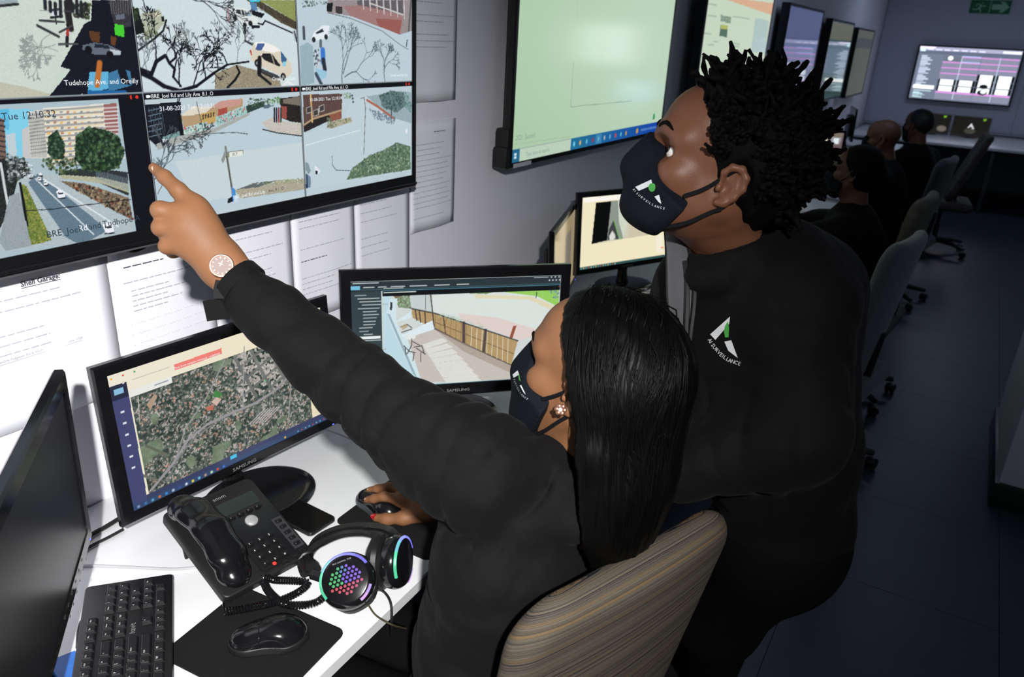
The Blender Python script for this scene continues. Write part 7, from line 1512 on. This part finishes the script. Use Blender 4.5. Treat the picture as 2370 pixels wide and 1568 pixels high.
s = SDF((0.85, 0.85, 0.0), (1.50, 2.0, 1.50), 0.014); s.chain([N_+V(-.03, -.02, .05), C1, C2, C3], [.055, .10, .10, .11], .05); s.chain([LS, N_-V(0, 0, .04), RS], .045, .05); s.chain([LS, LE, LW], [.04, .035, .026], .03); s.chain([RS, RE, RWm], [.04, .035, .026], .03); s.chain([C3, H1, K1, A1], [.08, .07, .045, .03], .03); s.chain([C3, H2, K2, A2], [.08, .07, .045, .03], .03)
v, q = s.nets(); mcore = (v, q)
def simple_hand(wr, fwd, dors, side, res=0.003, curl=0.5):
    "relaxed hand: palm, four curved fingers of unequal length and a thumb leaving the side"
    fwd = nrm(fwd); dors = nrm(V(*dors)-fwd*np.dot(dors, fwd)); rad = np.cross(dors, fwd)*side
    P = lambda a, b, c: wr+fwd*a+rad*b+dors*c
    pts = [P(-.04, -.07, -.07), P(.2, .07, .05), P(-.04, .07, -.12), P(.2, -.07, .05)]; s = SDF(np.min(pts, 0)-.05, np.max(pts, 0)+.05, res)
    for i, (b, L, r0) in enumerate(((.030, .078, .0095), (.010, .086, .0098), (-.010, .080, .0094), (-.030, .062, .0084))):
        k = P(.088-.004*abs(i-1), b, 0); s.cap(P(0, b*.6, 0), k, .018, .0135, .016); a = 0; p0 = k
        for j, f in enumerate((.48, .3, .22)):
            a += curl*(.5+.4*j); p1 = p0+(fwd*math.cos(a)-dors*math.sin(a))*L*f; s.cap(p0, p1, r0*(1-.1*j), r0*(.92-.1*j), .004); p0 = p1
    s.chain([P(.02, .022, -.004), P(.05, .048, -.014), P(.078, .056, -.022), P(.1, .056, -.03)], [.017, .0125, .0105, .0085], .01); s.cap(P(-.05, 0, 0), P(.01, 0, 0), .026, .025, .01, flat=(dors, .75))
    v, q = s.nets(); return relax(v, q, 2), q
mh1 = simple_hand(LW, LW-LE+V(-.06, 0, -.06), V(0, 0, 1), 1.0, .003, .45); mh2 = simple_hand(RWm, RWm-RE, V(0, 0, 1), -1.0, .004, .4)
v, q = joined([mh, mh1, mh2, mcore]); mpart('body', v, q, SK_M)
# jacket
s = SDF((0.86, 0.86, 0.80), (1.50, 1.62, 1.56), 0.0062)
s.chain([C1+V(0, 0, .08), C1, C2, C3], [.118, .130, .122, .116], .06); s.chain([LS, N_+V(.01, .0, -.055), RS], [.074, .088, .076], .05)
s.chain([LS, LE, LW], [.084, .072, .052], .035); s.chain([RS, RE, RWm], [.08, .064, .048], .035)
s.ell(at(1850, 700, 1.26), (.10, .10, .11), .05); s.ell(at(1650, 735, 1.26), (.105, .10, .15), .07); s.ell(at(1672, 900, 1.27), (.10, .09, .14), .05)
cring = AT([(1596, 590, 1.148), (1640, 598, 1.116), (1695, 590, 1.100), (1757, 562, 1.104), (1808, 524, 1.132), (1834, 492, 1.172), (1820, 470, 1.230), (1770, 462, 1.280), (1700, 478, 1.300), (1640, 500, 1.300)])
for a, b in zip(cring, cring[1:]):
    s.cap(a, b, .0065, .0065, .005); s.cap(a-MU*.017, b-MU*.017, .0085, .0085, .010); s.cap(a-MU*.035, b-MU*.035, .012, .012, .025)
lwd = nrm(LW-LE); s.disp(jacket_folds(0.9, [(LS, LE, 46, .0075, .15, 1.0), (LE, LW, 55, .0070, .0, .9), (C1, C3, 26, .0055, .1, 1.0)], 21))
v, q = s.nets(); v = relax(v, q, 2); mj_bvh = bvh_of(v, q); mj = mpart('jacket', v, q, JACKM)
# open front: grey lining, dark edge and zip
outer = AT([(1541, 522, 1.195), (1544, 560, 1.180), (1546, 620, 1.165), (1548, 700, 1.155), (1560, 770, 1.150), (1580, 840, 1.150)]); inner = AT([(1582, 520, 1.190), (1592, 572, 1.168), (1606, 640, 1.140), (1606, 700, 1.130), (1598, 770, 1.130), (1590, 840, 1.140)])
O_, I3 = spline(outer, 5), spline(inner, 5); vs = []; fs = []; K = 6
for a, b in zip(O_, I3):
    for k in range(K+1): t = k/K; vs.append(a*(1-t)+b*t-ray(1570, 650)*.010*math.sin(PI*t))
for i in range(len(O_)-1):
    for k in range(K): a = i*(K+1)+k; fs.append((a, a+1, a+K+2, a+K+1))
me = pymesh('lining', vs, fs); o = link('lining', me, LINING, mj, smooth=180); md = o.modifiers.new('thick', 'SOLIDIFY'); md.thickness = .004
bm = BM(); tube(bm, O_, .0042, 8); obj('jacket_edge', bm, JACKM, mj)
bm = BM(); tube(bm, [a*.28+b*.72-ray(1570, 650)*.012 for a, b in zip(O_[8:], I3[8:])], .0045, 6); obj('zip_tape', bm, mat('zip_black', (.004, .004, .005), .6, var=.1), mj)
bm = BM(); tube(bm, [b-ray(1600, 600)*.006 for b in I3[4:]], .004, 6); obj('zip', bm, MATS['zip_black'], mj)
# chest emblem
bm = BM()
decal_poly(bm, mj_bvh, [(1690, 733), (1688, 750), (1656, 787), (1644, 774)]); decal_poly(bm, mj_bvh, [(1677, 791), (1693, 788), (1708, 829), (1686, 812)]); obj('logo', bm, LOGOW, mj, smooth=0)
bm = BM(); decal_poly(bm, mj_bvh, [(1686, 744), (1688, 760), (1687, 781), (1679, 781), (1676, 768), (1679, 754)], .0011); obj('logo_leaf', bm, LOGOG, mj, smooth=0)
bm = BM(); decal_text(bm, mj_bvh, 'AI SURVEILLANCE', [(1638, 787), (1650, 806), (1666, 824), (1686, 838), (1714, 847)], 12.5, xs=0.95); obj('logo_lettering', bm, LOGOW, mj, smooth=0)
# trousers and shoes
s = SDF((0.85, 1.0, 0.04), (1.50, 2.0, 1.02), 0.010); s.ell(C3-V(0, 0, .04), (.120, .120, .12), .05); s.ell(at(1805, 1260, 1.42), (.10, .11, .105), .06)
s.chain([H1, K1, A1], [.105, .080, .060], .05); s.chain([H2, K2, A2], [.100, .078, .060], .05); v, q = s.nets(); mpart('trousers', relax(v, q, 2), q, TROUS)
for A_, rz in ((A1, 2.7), (A2, 2.9)):
    for nm, z0, z1, m_ in (('shoe', .022, .2, SHOE), ('shoe_sole', .0, .024, SOLE)):
        s = SDF((-.12, -.07, -.01), (.20, .07, .14), 0.005); s.cap((-.03, 0, .05), (.13, 0, .035), .045, .042, .03); s.cap((-.02, 0, .05), (-.02, 0, .10), .045, .048, .02) if nm == 'shoe' else s.f.__isub__(.005)
        s.plane((0, 0, z0), (0, 0, -1), .003); s.plane((0, 0, z1), (0, 0, 1), .003); v, q = s.nets(); c_, s_ = math.cos(rz), math.sin(rz); v = v @ np.array(((c_, s_, 0), (-s_, c_, 0), (0, 0, 1)))+np.array((A_[0], A_[1], 0)); mpart(nm, v, q, m_)
# mask
s = mask_sdf(0.0024); v, q = s.nets(); v = squash(relax(v, q, 2), .76); mv = xf(v, MT, MR, MS); mm_ = mpart('face_mask', mv, q, MASKM); mm_bvh = bvh_of(mv, q)
for P in ([ml(.044, .067, -.030), ml(.024, .074, -.012), ml(.006, .078, .012), ml(-.004, .084, .026)], [ml(.050, .056, -.078), ml(.026, .069, -.060), ml(.006, .077, -.038), ml(-.006, .084, -.026)]):
    P = spline(P, 5); obj('mask_strap', strapmesh(P, [MU]*len(P), (0.0055 if P[0][2] > MT[2]-.07 else .003, 0.0012)), ELAST, mm_, smooth=60)
bm = BM(); decal_poly(bm, mm_bvh, [(1508, 416), (1511, 428), (1479, 442), (1471, 433)]); decal_poly(bm, mm_bvh, [(1515, 455), (1526, 451), (1531, 472), (1525, 468)]); obj('logo', bm, LOGOW, mm_, smooth=0)
bm = BM(); decal_poly(bm, mm_bvh, [(1510+8*math.cos(t), 434+10*math.sin(t)) for t in np.linspace(0, 6.28, 13)[:-1]], .0012); obj('logo_leaf', bm, LOGOG, mm_, smooth=0)
bm = BM(); decal_text(bm, mm_bvh, 'AI SURVEILLANCE', [(1464, 438), (1476, 452), (1496, 468), (1517, 480), (1540, 486)], 7.5, xs=0.95); obj('logo_lettering', bm, LOGOW, mm_, smooth=0)
# eyes and brows
gz = nrm(MF*.93+MU*.12+ML*.16)
for g in (-1, 1):
    c = ml(.0715, g*.0325, .017); u_ = nrm(np.cross(gz, MU)); M = OFFM @ basis(c, u_, np.cross(gz, u_), gz); bm = BM(); R0 = .0124*MS
    lathe(bm, [(R0*math.sin(a), R0*math.cos(a)) for a in np.linspace(0, PI, 14)], 20); ey = obj('eye', bm, EYEW, ma, M, smooth=180)
    bm = BM(); lathe(bm, [(0, R0*1.02), (.003, R0*1.012), (.0062, R0*.885)], 20); obj('iris', bm, IRIS, ey, smooth=180)
    bm = BM(); P = spline([ml(.10, g*.013, .041), ml(.10, g*.024, .046), ml(.095, g*.036, .048), ml(.085, g*.048, .042)], 6); P = [np.array(mhead_bvh.find_nearest(Vector(p_))[0]) for p_ in P]
    tube(bm, [V(*p_)-MO for p_ in P], [.0031*min(1, i/5+.5, (len(P)-i)/7+.15) for i in range(len(P))], 7); obj('eyebrow', bm, HAIRM, ma)
# twisted hair
s = SDF((-0.14, -0.11, -0.10), (0.12, 0.11, 0.16), 0.0035); s.ell((-0.012, 0, 0.056), (0.102, 0.085, 0.088), 0.02); s.ell((-0.045, 0, 0.03), (0.072, 0.081, 0.08), 0.03)
X, Y, Z = s._pts((slice(None),)*3); fr = 0.074-0.62*np.clip(0.105-Z, 0, .1)+0.0*Y-0.9*np.clip(-Z+.005, 0, .05); s.f = np.maximum(s.f, np.broadcast_to(X-fr, s.f.shape)).astype(np.float32); s.f = np.maximum(s.f, np.broadcast_to(-(Z+.075+.35*(X+.03)), s.f.shape)).astype(np.float32)
[s.ell((-.004, g*.092, .002), (.026, .022, .036), .006, sub=True) for g in (-1, 1)]; s.disp(lambda x, y, z: wob((x, y, z), 3, 120)*.003); v, q = s.nets(); mhair = mpart('hair', xf(v, MT, MR, MS), q, HAIRM); hb = bvh_of(v, q)
bm = BM(); rr = random.Random(11); cnt = 0
for k in range(8000):
    if cnt >= 560: break
    d = V(rr.gauss(0, 1), rr.gauss(0, 1), rr.gauss(0, 1)); d = nrm(d)
    if d[2] < -.55: continue
    o0 = V(-.015, 0, .045); h = hb.ray_cast(Vector(o0), Vector(d))
    if h[0] is None: continue
    p_ = np.array(h[0])
    if p_[0] > .074-0.62*min(max(.105-p_[2], 0), .1)-.003: continue
    if min(np.linalg.norm((p_-V(-.004, g*.085, .004))/V(.030, .03, .042)) for g in (-1, 1)) < 1: continue
    top = max(0, d[2]); L = (.016+.011*top+.002*max(0, -d[0]))*rr.uniform(.6, 1.35)
    n_ = nrm(d+V(rr.uniform(-.45, .45), rr.uniform(-.45, .45), rr.uniform(-.2, .45))+V(0.12*top, 0, .22)); b_ = nrm(V(rr.gauss(0, 1), rr.gauss(0, 1), rr.gauss(0, .6))); P = []
    for i in range(6): t = i/5; P.append(p_-d*.006+n_*L*t+b_*L*.8*t*t+V(rr.uniform(-1, 1), rr.uniform(-1, 1), rr.uniform(-1, 1))*.0025)
    r0 = rr.uniform(.0052, .0086); tube(bm, [xf(x_, MT, MR, MS) for x_ in spline(P, 2)], [r0*(1+.28*math.sin(i*1.9+k))*(1-.06*i) for i in range(11)], 6); cnt += 1
tw_ = obj('hair_twists', bm, HAIRM, mhair, smooth=180); tw_['kind'] = 'stuff'

# ------------------------------------------------------------------ the workers further down the room
def worker(label, T_, yaw, pit, sk, hairkind, seatz, chest, arms, knees, glasses=False):
    F = V(math.cos(yaw)*math.cos(pit), math.sin(yaw)*math.cos(pit), math.sin(pit)); L = nrm(np.cross([0, 0, 1.0], F)); U = np.cross(F, L); R = np.array([F, L, U]).T; T_ = V(*T_)
    O = V(chest[0], chest[1], 0); OF = T(-O[0], -O[1], 0); e = empty('person', tuple(O), 0, label, 'person', 'workers seated down the room')
    def pt(n, v, q, m, par=None): return link(n, npmesh(n, v, q), m, par or e, OF if par is None else None, smooth=180)
    s = head_sdf(0.0045, 1.0, True, False); v, q = s.nets(); hd = (xf(relax(v, q, 1), T_, R), q)
    ch = V(*chest); nk = T_-U*.17-F*.03; f2 = nrm(V(F[0], F[1], 0)); l2 = np.cross([0, 0, 1.0], f2); LSx, RSx = nk+l2*.17-V(0, 0, .07), nk-l2*.17-V(0, 0, .07)
    hips = V(ch[0]-f2[0]*.02, ch[1]-f2[1]*.02, seatz+.10); (le, lw), (re, rw) = [[V(*x) for x in a] for a in arms]
    hands = [simple_hand(w_, w_-e_, V(0, 0, 1), sd, .005, .35) for e_, w_, sd in ((le, lw, -1), (re, rw, 1))]
    s = SDF(np.min([LSx, RSx, hips, le, lw, re, rw], 0)-.2, np.max([LSx, RSx, hips, le, lw, re, rw], 0)+.2, .02); s.chain([nk, ch, hips], [.05, .09, .10], .05); s.chain([LSx, le, lw], .028, .03); s.chain([RSx, re, rw], .028, .03); v, q = s.nets()
    v, q = joined([hd]+hands+[(v, q)]); pt('body', v, q, sk)
    s = SDF(np.min([LSx, RSx, hips, le, lw, re, rw], 0)-.22, np.max([LSx, RSx, hips, le, lw, re, rw], 0)+.2, .012); s.chain([nk-V(0, 0, .08), ch, hips], [.12, .145, .155], .06); s.chain([LSx, nk-V(0, 0, .05), RSx], [.07, .085, .07], .05); s.chain([LSx, le, lw], [.074, .058, .044], .04); s.chain([RSx, re, rw], [.074, .058, .044], .04); s.chain([nk+U*.02+L*.05, nk+U*.02-F*.05, nk+U*.02-L*.05, nk+U*.02+F*.05, nk+U*.02+L*.05], .02, .02)
    s.disp(lambda x, y, z: wob((x, y, z), 9, 30)*.003); v, q = s.nets(); pt('jacket', relax(v, q, 1), q, JACKM)
    s = SDF(np.min([hips, V(*knees[0]), V(*knees[1])], 0)-.2, np.max([hips, V(*knees[0]), V(*knees[1])], 0)+.2, .016); s.ell(hips-V(0, 0, .05), (.16, .16, .11), .05)
    for sg, kn in ((1, knees[0]), (-1, knees[1])): s.chain([hips+l2*sg*.08-V(0, 0, .06), V(*kn), V(kn[0]+.03, kn[1], .1)], [.085, .065, .05], .04)
    v, q = s.nets(); pt('trousers', v, q, TROUS)
    s = mask_sdf(.004); v, q = s.nets(); mk = pt('face_mask', xf(v, T_, R), q, MASKM)
    w3 = lambda x, y, z: T_+F*x+L*y+U*z
    for sg in (-1, 1): P = spline([w3(.044, sg*.067, -.03), w3(.02, sg*.075, -.01), w3(-.004, sg*.083, .022)], 4); obj('mask_strap', strapmesh(P, [U]*len(P), (.005, .0012)), ELAST, mk)
    if hairkind:
        g = .012 if hairkind == 'afro' else .004; s = SDF((-.16, -.13, -.13), (.13, .13, .18), .005); s.ell((-.012, 0, .052), (.095+g, .076+g, .082+g), .02); s.ell((-.04, 0, .03), (.064+g, .073+g, .072+g), .03)
        if hairkind == 'bun': s.ell((-.10, 0, -.01), (.05, .06, .055), .03); s.ell((-.03, 0, .02), (.085, .088, .10), .03)
        X, Y, Z = s._pts((slice(None),)*3); s.f = np.maximum(s.f, np.broadcast_to(X-(.068-.62*np.clip(.105-Z, 0, .12)), s.f.shape)).astype(np.float32); s.f = np.maximum(s.f, np.broadcast_to(-(Z+.08)+0*X, s.f.shape)).astype(np.float32)
        v, q = s.nets(); pt('hair', xf(v, T_, R), q, mat('close_cropped_hair', (.012, .009, .008), .6, var=.2) if hairkind == 'crop' else HAIRM)
    if glasses:
        gl = BM()
        for sg in (-1, 1): tube(gl, [w3(.106, sg*.033+.023*math.cos(a), .016+.019*math.sin(a)) for a in np.linspace(0, 2*PI, 17)[:-1]], .0016, 6, closed=True); tube(gl, [w3(.104, sg*.056, .02), w3(.05, sg*.078, .02), w3(-.01, sg*.082, .018)], .0018, 6)
        tube(gl, [w3(.108, -.010, .018), w3(.110, 0, .021), w3(.108, .010, .018)], .0016, 6); g_ = obj('glasses', gl, mat('dark_glasses_frame', (.01, .01, .01), .3, var=.1), e, OF)
        for sg in (-1, 1): bm = BM(); lathe(bm, [(0, 0), (.021, 0), (.021, .0008), (0, .0008)], 20, basis(w3(.106, sg*.033, .016), L, U, F)); obj('lens', bm, mat('clear_lens', (.9, .9, .95), .02, trans=1.0, alpha=.25), g_)
    return e
worker('seated worker with glasses and dark curly hair, nearest of the far group', (0.955, 3.90, 1.155), math.radians(176), .02, SK_D, 'bun', .47, (1.00, 3.93, .82),
       (((.78, 3.72, .86), (.60, 3.95, .80)), ((.80, 4.16, .86), (.56, 4.12, .80))), ((.52, 3.80, .54), (.52, 4.05, .54)))
worker('bald seated worker in black behind the one with glasses', (0.875, 5.68, 1.150), math.radians(178), -.12, SK_D, None, .47, (.93, 5.70, .82),
       (((.72, 5.50, .86), (.52, 5.62, .80)), ((.74, 5.92, .86), (.52, 5.88, .80))), ((.48, 5.56, .54), (.48, 5.84, .54)))
worker('seated worker in black with cropped hair, farthest away', (0.985, 6.95, 1.150), math.radians(150), -.05, SK_D, 'crop', .47, (1.02, 6.97, .82),
       (((.80, 6.78, .86), (.62, 6.9, .80)), ((.84, 7.18, .86), (.62, 7.12, .80))), ((.54, 6.86, .54), (.54, 7.12, .54)))
